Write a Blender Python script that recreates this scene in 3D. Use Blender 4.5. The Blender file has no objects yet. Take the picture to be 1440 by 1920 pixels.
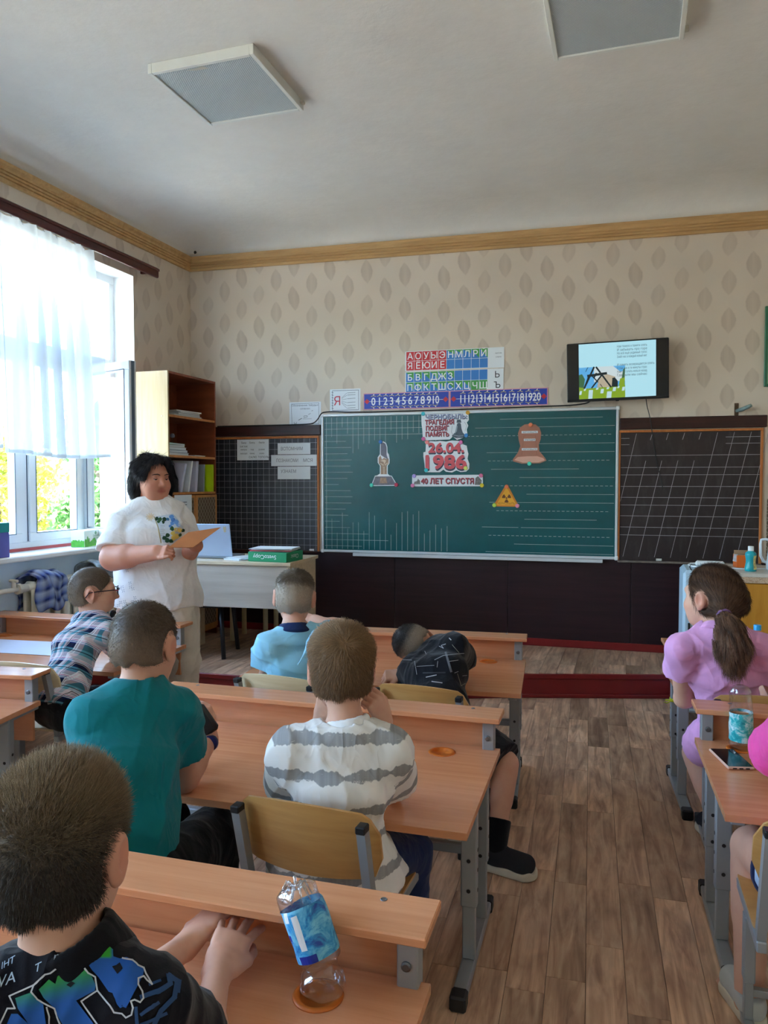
import bpy, bmesh, math, random
import numpy as np
from mathutils import Vector, Matrix, geometry
from mathutils.bvhtree import BVHTree
random.seed(7); RNG = np.random.default_rng(7)
SC = bpy.context.scene; COL = SC.collection
PI = math.pi

# ---------------------------------------------------------------- camera, world, sun, exposure
CAM_F, CAM_H, HOR, VPX = 1420.0, 1.45, 904.0, 1178.0       # focal length in px of the 1440x1920 frame, eye height
PITCH = math.atan((960 - HOR) / CAM_F)
def _ray0(px, py):
    u = (px - 720) / CAM_F; v = (960 - py) / CAM_F
    return np.array([u, math.cos(PITCH) + v*math.sin(PITCH), -math.sin(PITCH) + v*math.cos(PITCH)])
_d = _ray0(VPX, HOR); YAW = math.atan2(_d[0], _d[1])
ROT = np.array([[math.cos(YAW), -math.sin(YAW), 0], [math.sin(YAW), math.cos(YAW), 0], [0, 0, 1.0]])
EYE = np.array([0, 0, CAM_H])
def at(px, py, d):                                          # world point seen at a pixel at a given depth in metres
    return EYE + (ROT @ _ray0(px, py)) * d
cam = bpy.data.cameras.new('camera'); camo = bpy.data.objects.new('camera', cam); COL.objects.link(camo)
camo.location = EYE; camo.rotation_euler = (PI/2 - PITCH, 0, YAW)
cam.sensor_fit = 'VERTICAL'; cam.sensor_height = 24.0; cam.lens = CAM_F / 1920 * 24.0; cam.clip_start = .05
SC.camera = camo

world = bpy.data.worlds.new('world'); SC.world = world; world.use_nodes = True
wn = world.node_tree; bg = wn.nodes['Background']
sky = wn.nodes.new('ShaderNodeTexSky'); sky.sky_type = 'NISHITA'; sky.sun_disc = False
sky.sun_elevation = math.radians(48); sky.sun_rotation = math.radians(100); sky.air_density = 1.0; sky.dust_density = 2.5; sky.ozone_density = 1.0
hsv = wn.nodes.new('ShaderNodeHueSaturation'); hsv.inputs['Saturation'].default_value = .95
wn.links.new(sky.outputs[0], hsv.inputs['Color']); wn.links.new(hsv.outputs[0], bg.inputs['Color'])
bg.inputs['Strength'].default_value = 1.0
sun = bpy.data.lights.new('sun', 'SUN'); sun.energy = 6.0; sun.angle = math.radians(.6); sun.color = (1, .95, .86)
suno = bpy.data.objects.new('sun', sun); COL.objects.link(suno)
suno.rotation_euler = Vector((-.62, .28, -.74)).to_track_quat('-Z', 'Y').to_euler()
SC.view_settings.view_transform = 'Standard'; SC.view_settings.look = 'None'
SC.view_settings.exposure = 2.8; SC.view_settings.gamma = 1.0; SC.view_settings.use_curve_mapping = False
SC.cycles.use_denoising = True
SC.cycles.max_bounces = 10; SC.cycles.diffuse_bounces = 6; SC.cycles.transparent_max_bounces = 16
SC.cycles.caustics_reflective = False; SC.cycles.caustics_refractive = False
SC.cycles.sample_clamp_indirect = 6.0

# ---------------------------------------------------------------- materials
def lin(c):
    r = []
    for v in c:
        v /= 255.0
        r.append(v/12.92 if v <= .04045 else ((v+.055)/1.055)**2.4)
    return tuple(r)
class NG:                                                   # small helper around a material's node tree
    def __init__(s, name, rough=.5, metal=0.0, spec=.5):
        s.m = bpy.data.materials.new(name); s.m.use_nodes = True; s.t = s.m.node_tree
        s.b = s.t.nodes['Principled BSDF']; s.out = s.t.nodes['Material Output']
        s.b.inputs['Roughness'].default_value = rough; s.b.inputs['Metallic'].default_value = metal
        s.b.inputs['Specular IOR Level'].default_value = spec
    def n(s, typ, **kw):
        nd = s.t.nodes.new(typ)
        for k, v in kw.items(): setattr(nd, k, v)
        return nd
    def l(s, a, b): s.t.links.new(a, b)
    def put(s, sock, v):
        if hasattr(v, 'links') or isinstance(v, bpy.types.NodeSocket): s.l(v, sock)
        else: sock.default_value = v
    def m_(s, op, a, b=None, c=None, clamp=False):
        nd = s.n('ShaderNodeMath', operation=op); nd.use_clamp = clamp
        s.put(nd.inputs[0], a)
        if b is not None: s.put(nd.inputs[1], b)
        if c is not None: s.put(nd.inputs[2], c)
        return nd.outputs[0]
    def coord(s, kind='Object', scale=(1, 1, 1), rot=(0, 0, 0)):
        tc = s.n('ShaderNodeTexCoord'); mp = s.n('ShaderNodeMapping')
        mp.inputs['Scale'].default_value = scale; mp.inputs['Rotation'].default_value = rot
        s.l(tc.outputs[kind], mp.inputs['Vector']); return mp.outputs[0]
    def attr(s, name):
        return s.n('ShaderNodeAttribute', attribute_name=name)
    def noise(s, vec, scale=5, detail=4, rough=.55, dist=0.0):
        nd = s.n('ShaderNodeTexNoise'); s.l(vec, nd.inputs['Vector'])
        nd.inputs['Scale'].default_value = scale; nd.inputs['Detail'].default_value = detail
        nd.inputs['Roughness'].default_value = rough; nd.inputs['Distortion'].default_value = dist
        return nd.outputs['Fac']
    def ramp(s, fac, stops):
        nd = s.n('ShaderNodeValToRGB'); s.put(nd.inputs[0], fac); e = nd.color_ramp.elements
        while len(e) < len(stops): e.new(.5)
        for el, (p, c) in zip(e, stops): el.position = p; el.color = (*c[:3], 1)
        return nd.outputs[0]
    def mix(s, fac, a, b, mode='MIX'):
        nd = s.n('ShaderNodeMix', data_type='RGBA', blend_type=mode)
        s.put(nd.inputs['Factor'], fac)
        for k, v in (('A', a), ('B', b)):
            so = [i for i in nd.inputs if i.name == k and i.type == 'RGBA'][0]
            if isinstance(v, (tuple, list)): so.default_value = (*v[:3], 1)
            else: s.l(v, so)
        return [o for o in nd.outputs if o.type == 'RGBA'][0]
    def base(s, c):
        if isinstance(c, (tuple, list)): s.b.inputs['Base Color'].default_value = (*c[:3], 1)
        else: s.l(c, s.b.inputs['Base Color'])
    def bump(s, h, strength=.2, dist=.01):
        nd = s.n('ShaderNodeBump'); nd.inputs['Strength'].default_value = strength; nd.inputs['Distance'].default_value = dist
        s.l(h, nd.inputs['Height']); s.l(nd.outputs[0], s.b.inputs['Normal'])
MATS = {}
def plain(name, c, rough=.5, metal=0.0, spec=.5, var=.06, vs=8.0, bump=0.0, bs=60.0):
    """a plain colour (sRGB 0-255) with slight uneven tone"""
    if name in MATS: return MATS[name]
    g = NG(name, rough, metal, spec); L = lin(c)
    if var:
        f = g.noise(g.coord(), vs, 3)
        g.base(g.ramp(f, [(.3, [v*(1-var) for v in L]), (.7, [min(1, v*(1+var)) for v in L])]))
    else: g.base(L)
    if bump: g.bump(g.noise(g.coord(), bs, 3), bump, .004)
    MATS[name] = g.m; return g.m
def wood(name, c1, c2, scale=(3, 40, 40), rough=.45, rand=.0, bump=.05, spec=.4):
    """grain along the axis whose scale is smallest"""
    if name in MATS: return MATS[name]
    g = NG(name, rough, 0, spec)
    oi = g.n('ShaderNodeObjectInfo'); tc = g.n('ShaderNodeTexCoord')
    ad = g.n('ShaderNodeVectorMath', operation='ADD'); g.l(tc.outputs['Object'], ad.inputs[0])
    sc = g.n('ShaderNodeVectorMath', operation='SCALE'); g.l(oi.outputs['Location'], sc.inputs[0]); sc.inputs['Scale'].default_value = 3.17
    g.l(sc.outputs[0], ad.inputs[1])
    mp = g.n('ShaderNodeMapping'); mp.inputs['Scale'].default_value = scale; g.l(ad.outputs[0], mp.inputs['Vector'])
    f = g.noise(mp.outputs[0], 1.0, 6, .62, .35)
    col = g.ramp(f, [(.28, lin(c2)), (.5, [(a+b)/2 for a, b in zip(lin(c1), lin(c2))]), (.72, lin(c1))])
    g.base(col)
    if bump: g.bump(f, bump, .002)
    MATS[name] = g.m; return g.m
def vcol(name, rough=.6, attr='Col', spec=.3, bump=0.0):
    if name in MATS: return MATS[name]
    g = NG(name, rough, 0, spec); g.base(g.attr(attr).outputs['Color'])
    if bump: g.bump(g.noise(g.coord(), 900, 2), bump, .001)
    MATS[name] = g.m; return g.m

# ---------------------------------------------------------------- mesh building
class MB:
    def __init__(s): s.v = []; s.f = []; s.mi = []; s.c = []; s.cur = 0; s.col = None
    def add(s, vs, fs):
        o = len(s.v); s.v.extend([tuple(map(float, p)) for p in vs])
        for f in fs: s.f.append([o+i for i in f]); s.mi.append(s.cur); s.c.append(s.col)
        return s
    def box(s, lo, hi, bev=0.0, M=None):
        lo = np.minimum(lo, hi).astype(float) if False else np.array(lo, float); hi = np.array(hi, float)
        lo, hi = np.minimum(lo, hi), np.maximum(lo, hi)
        bev = min(bev, .49*float((hi-lo).min()))
        if bev <= 0:
            vs = [(x, y, z) for x in (lo[0], hi[0]) for y in (lo[1], hi[1]) for z in (lo[2], hi[2])]
            fs = [(0, 1, 3, 2), (4, 6, 7, 5), (0, 4, 5, 1), (2, 3, 7, 6), (0, 2, 6, 4), (1, 5, 7, 3)]
        else:
            vs = []; idx = {}
            for i, x in enumerate((0, 1)):
                for y in (0, 1):
                    for z in (0, 1):
                        for a in range(3):
                            p = [0, 0, 0]
                            for k, b in enumerate((x, y, z)):
                                e = (lo, hi)[b][k]; p[k] = e if k == a else e + (bev if b == 0 else -bev)
                            idx[(x, y, z, a)] = len(vs); vs.append(tuple(p))
            fs = []
            for a in range(3):
                b, c = [k for k in range(3) if k != a]
                for e in (0, 1):
                    q = []
                    for (i, j) in ((0, 0), (1, 0), (1, 1), (0, 1)):
                        t = [0, 0, 0]; t[a] = e; t[b] = i; t[c] = j; q.append(idx[(*t, a)])
                    fs.append(q)
                for (i, j) in ((0, 0), (1, 0), (1, 1), (0, 1)):
                    t0 = [0, 0, 0]; t0[b] = i; t0[c] = j; t1 = list(t0); t1[a] = 1
                    fs.append([idx[(*t0, b)], idx[(*t1, b)], idx[(*t1, c)], idx[(*t0, c)]])
            for x in (0, 1):
                for y in (0, 1):
                    for z in (0, 1): fs.append([idx[(x, y, z, k)] for k in range(3)])
        if M is not None: vs = [tuple(M @ Vector(p)) for p in vs]
        return s.add(vs, fs)
    def tube(s, pts, r, n=10, caps=True, flat=None):
        """round tube along a polyline; r scalar or per-point; flat = (a, b) makes a rectangular section"""
        pts = [np.array(p, float) for p in pts]; rr = r if hasattr(r, '__len__') else [r]*len(pts)
        vs = []; up = None
        for i, p in enumerate(pts):
            t = pts[min(i+1, len(pts)-1)] - pts[max(i-1, 0)]; t /= np.linalg.norm(t)+1e-12
            if up is None:
                up = np.array([0, 0, 1.0]) if abs(t[2]) < .9 else np.array([0, 1.0, 0])
            a = np.cross(t, up); a /= np.linalg.norm(a)+1e-12; b = np.cross(a, t); up = b
            if flat:
                for (i2, j2) in ((-1, -1), (1, -1), (1, 1), (-1, 1)): vs.append(p + a*flat[0]*i2 + b*flat[1]*j2)
            else:
                for k in range(n):
                    an = 2*PI*k/n; vs.append(p + (a*math.cos(an) + b*math.sin(an))*rr[i])
        if flat: n = 4
        fs = []
        for i in range(len(pts)-1):
            for k in range(n): fs.append([i*n+k, i*n+(k+1) % n, (i+1)*n+(k+1) % n, (i+1)*n+k])
        if caps: fs.append(list(range(n))[::-1]); fs.append([(len(pts)-1)*n+k for k in range(n)])
        return s.add(vs, fs)
    def lathe(s, prof, n=24, c=(0, 0, 0), M=None):
        vs = []; fs = []
        for (r, z) in prof:
            for k in range(n): vs.append((c[0]+r*math.cos(2*PI*k/n), c[1]+r*math.sin(2*PI*k/n), c[2]+z))
        for i in range(len(prof)-1):
            for k in range(n): fs.append([i*n+k, i*n+(k+1) % n, (i+1)*n+(k+1) % n, (i+1)*n+k])
        if prof[0][0] > 1e-6: fs.append(list(range(n))[::-1])
        if prof[-1][0] > 1e-6: fs.append([(len(prof)-1)*n+k for k in range(n)])
        if M is not None: vs = [tuple(M @ Vector(p)) for p in vs]
        return s.add(vs, fs)
    def prism(s, poly, y0, y1, plane='xz', M=None):
        """extrude a 2D polygon; plane xz -> (x, y, z) with y from y0 (back) to y1"""
        n = len(poly)
        def P(p, d):
            return {'xz': (p[0], d, p[1]), 'xy': (p[0], p[1], d), 'yz': (d, p[0], p[1])}[plane]
        vs = [P(p, y0) for p in poly] + [P(p, y1) for p in poly]
        fs = [list(range(n)), list(range(2*n-1, n-1, -1))] + [[i, n+i, n+(i+1) % n, (i+1) % n] for i in range(n)]
        if M is not None: vs = [tuple(M @ Vector(p)) for p in vs]
        return s.add(vs, fs)
    def flat(s, poly, y, plane='xz'):
        P = (lambda p: (p[0], y, p[1])) if plane == 'xz' else (lambda p: (p[0], p[1], y))
        return s.add([P(p) for p in poly], [list(range(len(poly)))])
    def mesh(s, name, mats, smooth=False, auto=None):
        me = bpy.data.meshes.new(name); me.from_pydata(s.v, [], s.f)
        mats = mats if isinstance(mats, (list, tuple)) else [mats]
        for m in mats: me.materials.append(m)
        if len(mats) > 1: me.polygons.foreach_set('material_index', s.mi)
        bm = bmesh.new(); bm.from_mesh(me); bmesh.ops.recalc_face_normals(bm, faces=bm.faces); bm.to_mesh(me); bm.free()
        if any(c is not None for c in s.c):
            at_ = me.color_attributes.new('Col', 'FLOAT_COLOR', 'CORNER'); buf = []
            for p in me.polygons:
                c = s.c[p.index] or (.5, .5, .5)
                buf.extend([*c[:3], 1.0]*p.loop_total)
            at_.data.foreach_set('color', buf)
        if smooth: me.shade_smooth()
        if auto: me.shade_smooth(); me.set_sharp_from_angle(angle=math.radians(auto))
        return me
def link(name, me, parent=None, loc=(0, 0, 0), rz=0.0, rot=None):
    o = bpy.data.objects.new(name, me); COL.objects.link(o); o.location = loc
    o.rotation_euler = rot if rot is not None else (0, 0, rz)
    if parent is not None: o.parent = parent
    return o
def tag(o, label=None, cat=None, group=None, kind=None):
    if label: o['label'] = label
    if cat: o['category'] = cat
    if group: o['group'] = group
    if kind: o['kind'] = kind
    return o
def thing(name, label, cat, loc=(0, 0, 0), rz=0.0, group=None):
    o = bpy.data.objects.new(name, None); COL.objects.link(o); o.location = loc; o.rotation_euler = (0, 0, rz)
    o.empty_display_size = .05
    return tag(o, label, cat, group)
def part(name, mb, mats, parent, smooth=False, auto=None, label=None, **kw):
    o = link(name, mb.mesh(name, mats, smooth, auto), parent, **kw)
    if label: o['label'] = label
    return o
def struct(name, mb, mats, parent=None, smooth=False, auto=None, **kw):
    o = link(name, mb.mesh(name, mats, smooth, auto), parent, **kw)
    if parent is None: o['kind'] = 'structure'
    return o
def kids(o): return [c for c in COL.objects if c.parent == o]
def dup(root, loc, rz, label=None, group=None):
    r = root.copy(); COL.objects.link(r); r.location = loc; r.rotation_euler = (0, 0, rz)
    if label: r['label'] = label
    if group: r['group'] = group
    for ch in list(root.children):
        c = ch.copy(); COL.objects.link(c); c.parent = r
        for g in list(ch.children):
            d = g.copy(); COL.objects.link(d); d.parent = c
    return r
_tx = {}
def text2d(s, size=1.0, fat=0.0, sx=1.0, align='CENTER', shear=0.0):
    """the flat outline of a string as (vertices, faces), centred on its baseline"""
    key = (s, align, shear)
    if key not in _tx:
        cu = bpy.data.curves.new('t', 'FONT'); cu.body = s; cu.align_x = align; cu.shear = shear
        ob = bpy.data.objects.new('t', cu); COL.objects.link(ob); dg = bpy.context.evaluated_depsgraph_get()
        c = ob.evaluated_get(dg).to_curve(dg); loops = []
        for sp_ in c.splines:
            b = sp_.bezier_points; L = []
            for i in range(len(b)):
                p, q = b[i], b[(i+1) % len(b)]
                pts = geometry.interpolate_bezier(p.co, p.handle_right, q.handle_left, q.co, 5)
                straight = all(abs((h-p.co).cross(q.co-p.co).z) < 1e-5 for h in (p.handle_right, q.handle_left))
                L += [(v.x, v.y) for v in ([pts[0]] if straight else pts[:-1])]
            L = [u for i, u in enumerate(L) if math.dist(u, L[i-1]) > 1e-4]
            if len(L) > 2: loops.append(L)
        ob.to_curve_clear() if False else None
        bpy.data.objects.remove(ob); bpy.data.curves.remove(cu)
        pts = [Vector(u) for L in loops for u in L]; ed = []; o = 0
        for L in loops: ed += [(o+i, o+(i+1) % len(L)) for i in range(len(L))]; o += len(L)
        if not pts: _tx[key] = ([], [])
        else:
            V, E_, T_, *_r = geometry.delaunay_2d_cdt(pts, ed, [], 0, 1e-6)
            V = np.array([(v.x, v.y) for v in V]); T = np.array([list(t) for t in T_]); C = V[T].mean(1)
            A = np.array([pts[i] for i, j in ed]); B = np.array([pts[j] for i, j in ed])
            ay, by = A[None, :, 1] <= C[:, 1, None], B[None, :, 1] <= C[:, 1, None]
            cr = (B-A)[None, :, 0]*(C[:, 1, None]-A[None, :, 1])-(C[:, 0, None]-A[None, :, 0])*(B-A)[None, :, 1]
            w = ((ay & ~by) & (cr > 0)).sum(1)-((~ay & by) & (cr < 0)).sum(1)
            _tx[key] = ([tuple(v) for v in V], [list(t) for t in T[w != 0]])
    vs, fs = _tx[key]
    return [(x*size*sx, y*size) for x, y in vs], fs
def put_text(mb, s, x, z, y, size, fat=0.0, sx=1.0, align='CENTER', width=None, shear=0.0):
    vs, fs = text2d(s, size, 0.0, sx, align, shear)
    if width and vs:
        w = max(p[0] for p in vs) - min(p[0] for p in vs)
        k = width/w; vs = [(a*k, b) for a, b in vs]
        m = (max(p[0] for p in vs)+min(p[0] for p in vs))/2
        if align == 'CENTER': vs = [(a-m, b) for a, b in vs]
    q = fat*size
    for i, (dx, dz) in enumerate([(0, 0)]+([(q, 0), (-q, 0), (0, q), (0, -q), (q*.7, q*.7), (-q*.7, q*.7), (q*.7, -q*.7), (-q*.7, -q*.7)] if fat > 0 else [])):
        mb.add([(x+a+dx, y-.00002*i, z+b+dz) for a, b in vs], fs)
TH = math.radians(2.0); C0 = 6.04*math.cos(TH); UX = np.array([math.cos(TH), math.sin(TH), 0]); UN = np.array([-math.sin(TH), math.cos(TH), 0])
def wallpt(u, z, off=0.0): return tuple(UX*u + UN*(C0-off) + np.array([0, 0, z]))   # a point on (off in front of) the front wall
XL = -3.704                                                 # left (window) wall
# ---------------------------------------------------------------- the setting
def wall_wallpaper(name, axis):
    g = NG(name, .85, 0, .2)
    tc = g.n('ShaderNodeTexCoord'); sp = g.n('ShaderNodeSeparateXYZ'); g.l(tc.outputs['Object'], sp.inputs[0])
    x, z = sp.outputs[axis], sp.outputs['Z']; m = g.m_
    cx = m('DIVIDE', x, .162); ci = m('FLOOR', cx); par = m('MULTIPLY', m('FLOORED_MODULO', ci, 2.0), .5)
    cz = m('ADD', m('DIVIDE', z, .275), m('ADD', par, m('MULTIPLY', ci, .09))); cj = m('FLOOR', cz)
    wnz = g.n('ShaderNodeTexWhiteNoise', noise_dimensions='2D'); cb = g.n('ShaderNodeCombineXYZ')
    g.l(ci, cb.inputs[0]); g.l(cj, cb.inputs[1]); g.l(cb.outputs[0], wnz.inputs['Vector'])
    rnd = wnz.outputs['Value']; r5 = m('SUBTRACT', rnd, .5)
    fx = m('SUBTRACT', m('SUBTRACT', cx, ci), .5); fz = m('SUBTRACT', m('SUBTRACT', cz, cj), .5)
    fx = m('ADD', fx, m('MULTIPLY', fz, m('MULTIPLY', r5, .5)))
    edge = g.noise(g.coord('Object', (1, 1, 1)), 28, 2)
    fx2 = m('ADD', fx, m('MULTIPLY', m('SUBTRACT', edge, .5), .10))
    t = m('DIVIDE', fz, m('ADD', .37, m('MULTIPLY', r5, .08)))
    wid = m('MULTIPLY', m('SUBTRACT', 1.0, m('MULTIPLY', t, t)), .35)
    inside = m('SUBTRACT', wid, m('ABSOLUTE', fx2))
    mask = g.n('ShaderNodeMapRange', interpolation_type='SMOOTHSTEP'); g.l(inside, mask.inputs[0]); mask.inputs[1].default_value = .0; mask.inputs[2].default_value = .09
    vein = m('MULTIPLY', m('ABSOLUTE', fx), 2.4, clamp=True)
    fade = m('MULTIPLY', mask.outputs[0], m('ADD', .45, m('MULTIPLY', vein, .55)))
    streak = g.noise(g.coord('Object', (60, 60, 4)), 1.0, 3)
    fade = m('MULTIPLY', fade, m('ADD', .55, m('MULTIPLY', streak, .9)))
    fade = m('MULTIPLY', fade, m('ADD', .55, m('MULTIPLY', rnd, .45)))
    big = g.noise(g.coord('Object', (1, 1, 1)), 1.2, 3)
    paper = g.ramp(big, [(.3, lin((214, 200, 182))), (.7, lin((224, 211, 195)))])
    g.base(g.mix(fade, paper, lin((190, 174, 158)))); g.bump(streak, .08, .002)
    return g.m
M_WALLX = wall_wallpaper('leaf_wallpaper_front', 'X'); M_WALLY = wall_wallpaper('leaf_wallpaper_side', 'Y')
def ceiling_mat():
    g = NG('ceiling_whitewash', .95, 0, .1)
    a = g.noise(g.coord(), 1.6, 6, .6); b = g.noise(g.coord(), 9, 5, .65)
    c = g.ramp(a, [(.3, lin((226, 224, 218))), (.7, lin((236, 234, 228)))])
    c = g.mix(g.m_('MULTIPLY', b, .35), c, lin((206, 202, 194))); g.base(c)
    h = g.m_('ADD', g.m_('MULTIPLY', a, 3.0), b); g.bump(h, .16, .02); return g.m
M_CEIL = ceiling_mat()
M_WHITE = plain('white_paint', (238, 238, 236), .5, var=.02)
M_PVC = plain('white_pvc', (236, 240, 242), .3, var=.01)
M_SILLP = plain('pale_blue_wall_paint', (198, 214, 226), .5, var=.05)
M_DARK = wood('dark_brown_stain', (52, 30, 36), (34, 19, 24), (2, 30, 30), .35)
M_BEAM = wood('brown_varnished_board', (70, 34, 30), (38, 18, 18), (3, 30, 40), .3)
M_RED = plain('oxblood_floor_paint', (128, 26, 28), .35, var=.12, vs=5)
M_CORN = wood('cornice_wood', (214, 176, 122), (186, 146, 94), (2, 26, 26), .55)

def floor_mat():
    g = NG('floor_plank_print', .42, 0, .35)
    oi = g.n('ShaderNodeObjectInfo'); ge = g.n('ShaderNodeNewGeometry')
    r = g.m_('FRACT', g.m_('ADD', oi.outputs['Random'], ge.outputs['Random Per Island']))
    tc = g.n('ShaderNodeTexCoord'); ad = g.n('ShaderNodeVectorMath', operation='ADD'); g.l(tc.outputs['Object'], ad.inputs[0])
    cb = g.n('ShaderNodeCombineXYZ'); g.l(g.m_('MULTIPLY', r, 37.0), cb.inputs[0]); g.l(g.m_('MULTIPLY', r, 91.0), cb.inputs[1]); g.l(cb.outputs[0], ad.inputs[1])
    mp = g.n('ShaderNodeMapping'); mp.inputs['Scale'].default_value = (26, 2.6, 10); g.l(ad.outputs[0], mp.inputs[0])
    f = g.noise(mp.outputs[0], 1.0, 6, .6, 1.1)
    mp2 = g.n('ShaderNodeMapping'); mp2.inputs['Scale'].default_value = (9, 3.5, 10); g.l(ad.outputs[0], mp2.inputs[0])
    k = g.noise(mp2.outputs[0], 1.0, 3, .6, .6)
    c = g.ramp(f, [(.25, lin((128, 96, 78))), (.48, lin((182, 148, 122))), (.75, lin((214, 186, 158)))])
    c = g.mix(g.m_('MULTIPLY', g.m_('SUBTRACT', 1.0, g.m_('MULTIPLY', k, 1.7, clamp=True)), .9, clamp=True), c, lin((84, 60, 48)))
    tint = g.ramp(r, [(.0, (.86, .82, .78)), (.35, (1.15, 1.12, 1.09)), (.65, (1.36, 1.34, 1.32)), (1.0, (1.62, 1.60, 1.56))])
    g.base(g.mix(1.0, c, tint, 'MULTIPLY')); g.bump(f, .04, .002); return g.m
M_FLOOR = floor_mat()
FR = math.radians(2.6)
# floor: base slab, then every plank laid on it; the 300 that show largest are objects of their own
fl = MB(); fl.box((XL-.5, -3.4, -.12), (3.2, 6.5, -.006)); floor = struct('floor', fl, plain('floor_joint', (70, 52, 42), .8))
PW = .112
def plank_rows(x0, x1, y0, y1, rng):
    out = []
    i0, i1 = int(math.floor(x0/PW)), int(math.ceil(x1/PW))
    for i in range(i0, i1):
        y = y0 - rng.uniform(0, .9)
        while y < y1:
            L = rng.choice([.42, .55, .7, .85, 1.0]); out.append((i, y, L)); y += L
    return out
rows = plank_rows(-4.4, 3.3, -3.4, 6.4, RNG)
def vis_rank(p):
    i, y, L = p; x = (i+.5)*PW; yc = y+L/2
    w = (x*math.cos(FR) - yc*math.sin(FR), x*math.sin(FR) + yc*math.cos(FR))
    dep = w[1]*math.cos(YAW) - w[0]*math.sin(YAW)
    if dep < 1.6: return 99
    sx = 720 + CAM_F*(w[0]*math.cos(YAW)+w[1]*math.sin(YAW))/dep
    if sx < -60 or sx > 1500: return 99
    hid = 0 if sx > 780 else 1.6
    return dep + hid
rows.sort(key=vis_rank)
_pm = {}
def plank_mesh(L):
    if L not in _pm:
        m = MB(); m.box((-PW/2+.0006, -L/2+.0006, -.006), (PW/2-.0006, L/2-.0006, 0), .0007); _pm[L] = m.mesh('plank', M_FLOOR)
    return _pm[L]
holder_rot = Matrix.Rotation(FR, 4, 'Z')
rest = MB()
for n, (i, y, L) in enumerate(rows):
    c = holder_rot @ Vector(((i+.5)*PW, y+L/2, 0))
    if n < 300:
        o = link('plank', plank_mesh(float(L)), floor, c, FR)
    else:
        M = Matrix.Translation(c) @ holder_rot
        rest.box((-PW/2+.0006, -L/2+.0006, -.006), (PW/2-.0006, L/2-.0006, 0), 0, M)
o = part('planking', rest, M_FLOOR, floor); o['kind'] = 'stuff'
# raised platform before the boards: painted front with mouldings and its own planks
PZ = .163
edge = [(XL, 4.42), (-2.30, 4.475), (-.70, 5.085), (.26, 5.37), (1.75, 5.80)]
end_back = [(1.75, 6.3), (XL, 6.3)]
pl = MB(); pl.prism(edge+end_back, .0005, PZ-.008, 'xy'); plat = struct('platform', pl, M_RED); plat['kind'] = 'structure'
mold = MB(); lip = MB()
for z0, z1, out in ((PZ-.034, PZ-.001, .014), (.0005, .024, .016)):
    tgt = mold
    for a, b in zip(edge[:-1], edge[1:]):
        a = np.array([*a, 0.0]); b = np.array([*b, 0.0]); t = (b-a)/np.linalg.norm(b-a); nrm = np.array([t[1], -t[0], 0])
        L = np.linalg.norm(b-a); M = Matrix(((t[0], nrm[0], 0, a[0]), (t[1], nrm[1], 0, a[1]), (0, 0, 1, 0), (0, 0, 0, 1)))
        tgt.box((-.004, -.004, z0), (L+.004, out, z1), .004, M)
part('edge_moulding', mold, M_RED, plat)
def poly_clip(x, y):                                        # inside the platform outline?
    for (xa, ya), (xb, yb) in zip(edge[:-1], edge[1:]):
        if xa <= x <= xb: return y > ya + (yb-ya)*(x-xa)/(xb-xa)
    return False
restp = MB(); n = 0
prow = plank_rows(XL, 1.75, 4.3, 6.1, RNG); prow.sort(key=lambda p: -p[0])
for (i, y, L) in prow:
    x0, x1 = i*PW+.0006, (i+1)*PW-.0006
    if x0 < XL+.01 or x1 > 1.74: continue
    ylo = max(np.interp((x0), [e[0] for e in edge], [e[1] for e in edge]), np.interp((x1), [e[0] for e in edge], [e[1] for e in edge]))-.002
    yhi = 6.04 + (x0)*math.tan(TH) - .012
    a, b = max(y+.0006, ylo), min(y+L-.0006, yhi)
    if b-a < .02: continue
    n += 1
    if n <= 120:
        m = MB(); m.box((x0-(x0+x1)/2, -(b-a)/2, -.008), (x1-(x0+x1)/2, (b-a)/2, 0), .0007)
        link('plank', m.mesh('plank', M_FLOOR), plat, ((x0+x1)/2, (a+b)/2, PZ))
    else: restp.box((x0, a, PZ-.008), (x1, b, PZ))
if restp.v: o = part('planking', restp, M_FLOOR, plat); o['kind'] = 'stuff'

# front wall (turned 2 degrees), side walls, back wall
CE = 3.55
w = MB(); w.box((-3.9, 0, -.1), (2.9, .25, CE+.1)); wf = struct('wall_front', w, M_WALLX, loc=wallpt(0, 0), rz=TH)
XR = 2.5
w = MB(); w.box((XR, -3.3, -.1), (XR+.2, 6.5, CE+.1)); struct('wall_right', w, M_WALLY)
w = MB(); w.box((XL-.3, -3.4, -.1), (XR+.2, -3.2, CE+.1)); struct('wall_back', w, plain('back_wall_paint', (220, 210, 190), .85))
WZ0, WZ1 = .985, 3.062
WINS = [(2.78, 5.10), (-.35, 1.97), (-3.0, -1.15)]
w = MB(); T = .34
ys = [-3.4]+[v for win in sorted(WINS) for v in win]+[6.3]
w.cur = 0
for a, b in zip(ys[0::2], ys[1::2]): w.box((XL-T, a, -.1), (XL, b, CE+.1))
for a, b in WINS:
    w.box((XL-T, a, WZ1), (XL, b, CE+.1)); w.box((XL-T, a, -.1), (XL, b, WZ0-.03))
wl = struct('wall_left', w, M_WALLY)
rv = MB()
for a, b in WINS:                                           # plastered white reveals
    rv.box((XL-.30, b-.004, WZ0), (XL+.002, b+.0005, WZ1)); rv.box((XL-.30, a-.0005, WZ0), (XL+.002, a+.004, WZ1)); rv.box((XL-.30, a, WZ1-.004), (XL+.002, b, WZ1+.0005))
part('reveal', rv, M_WHITE, wl)
dd = MB(); dd.box((XL, -3.2, .1), (XL+.004, 5.15, .955)); part('dado', dd, M_SILLP, wl)
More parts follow.
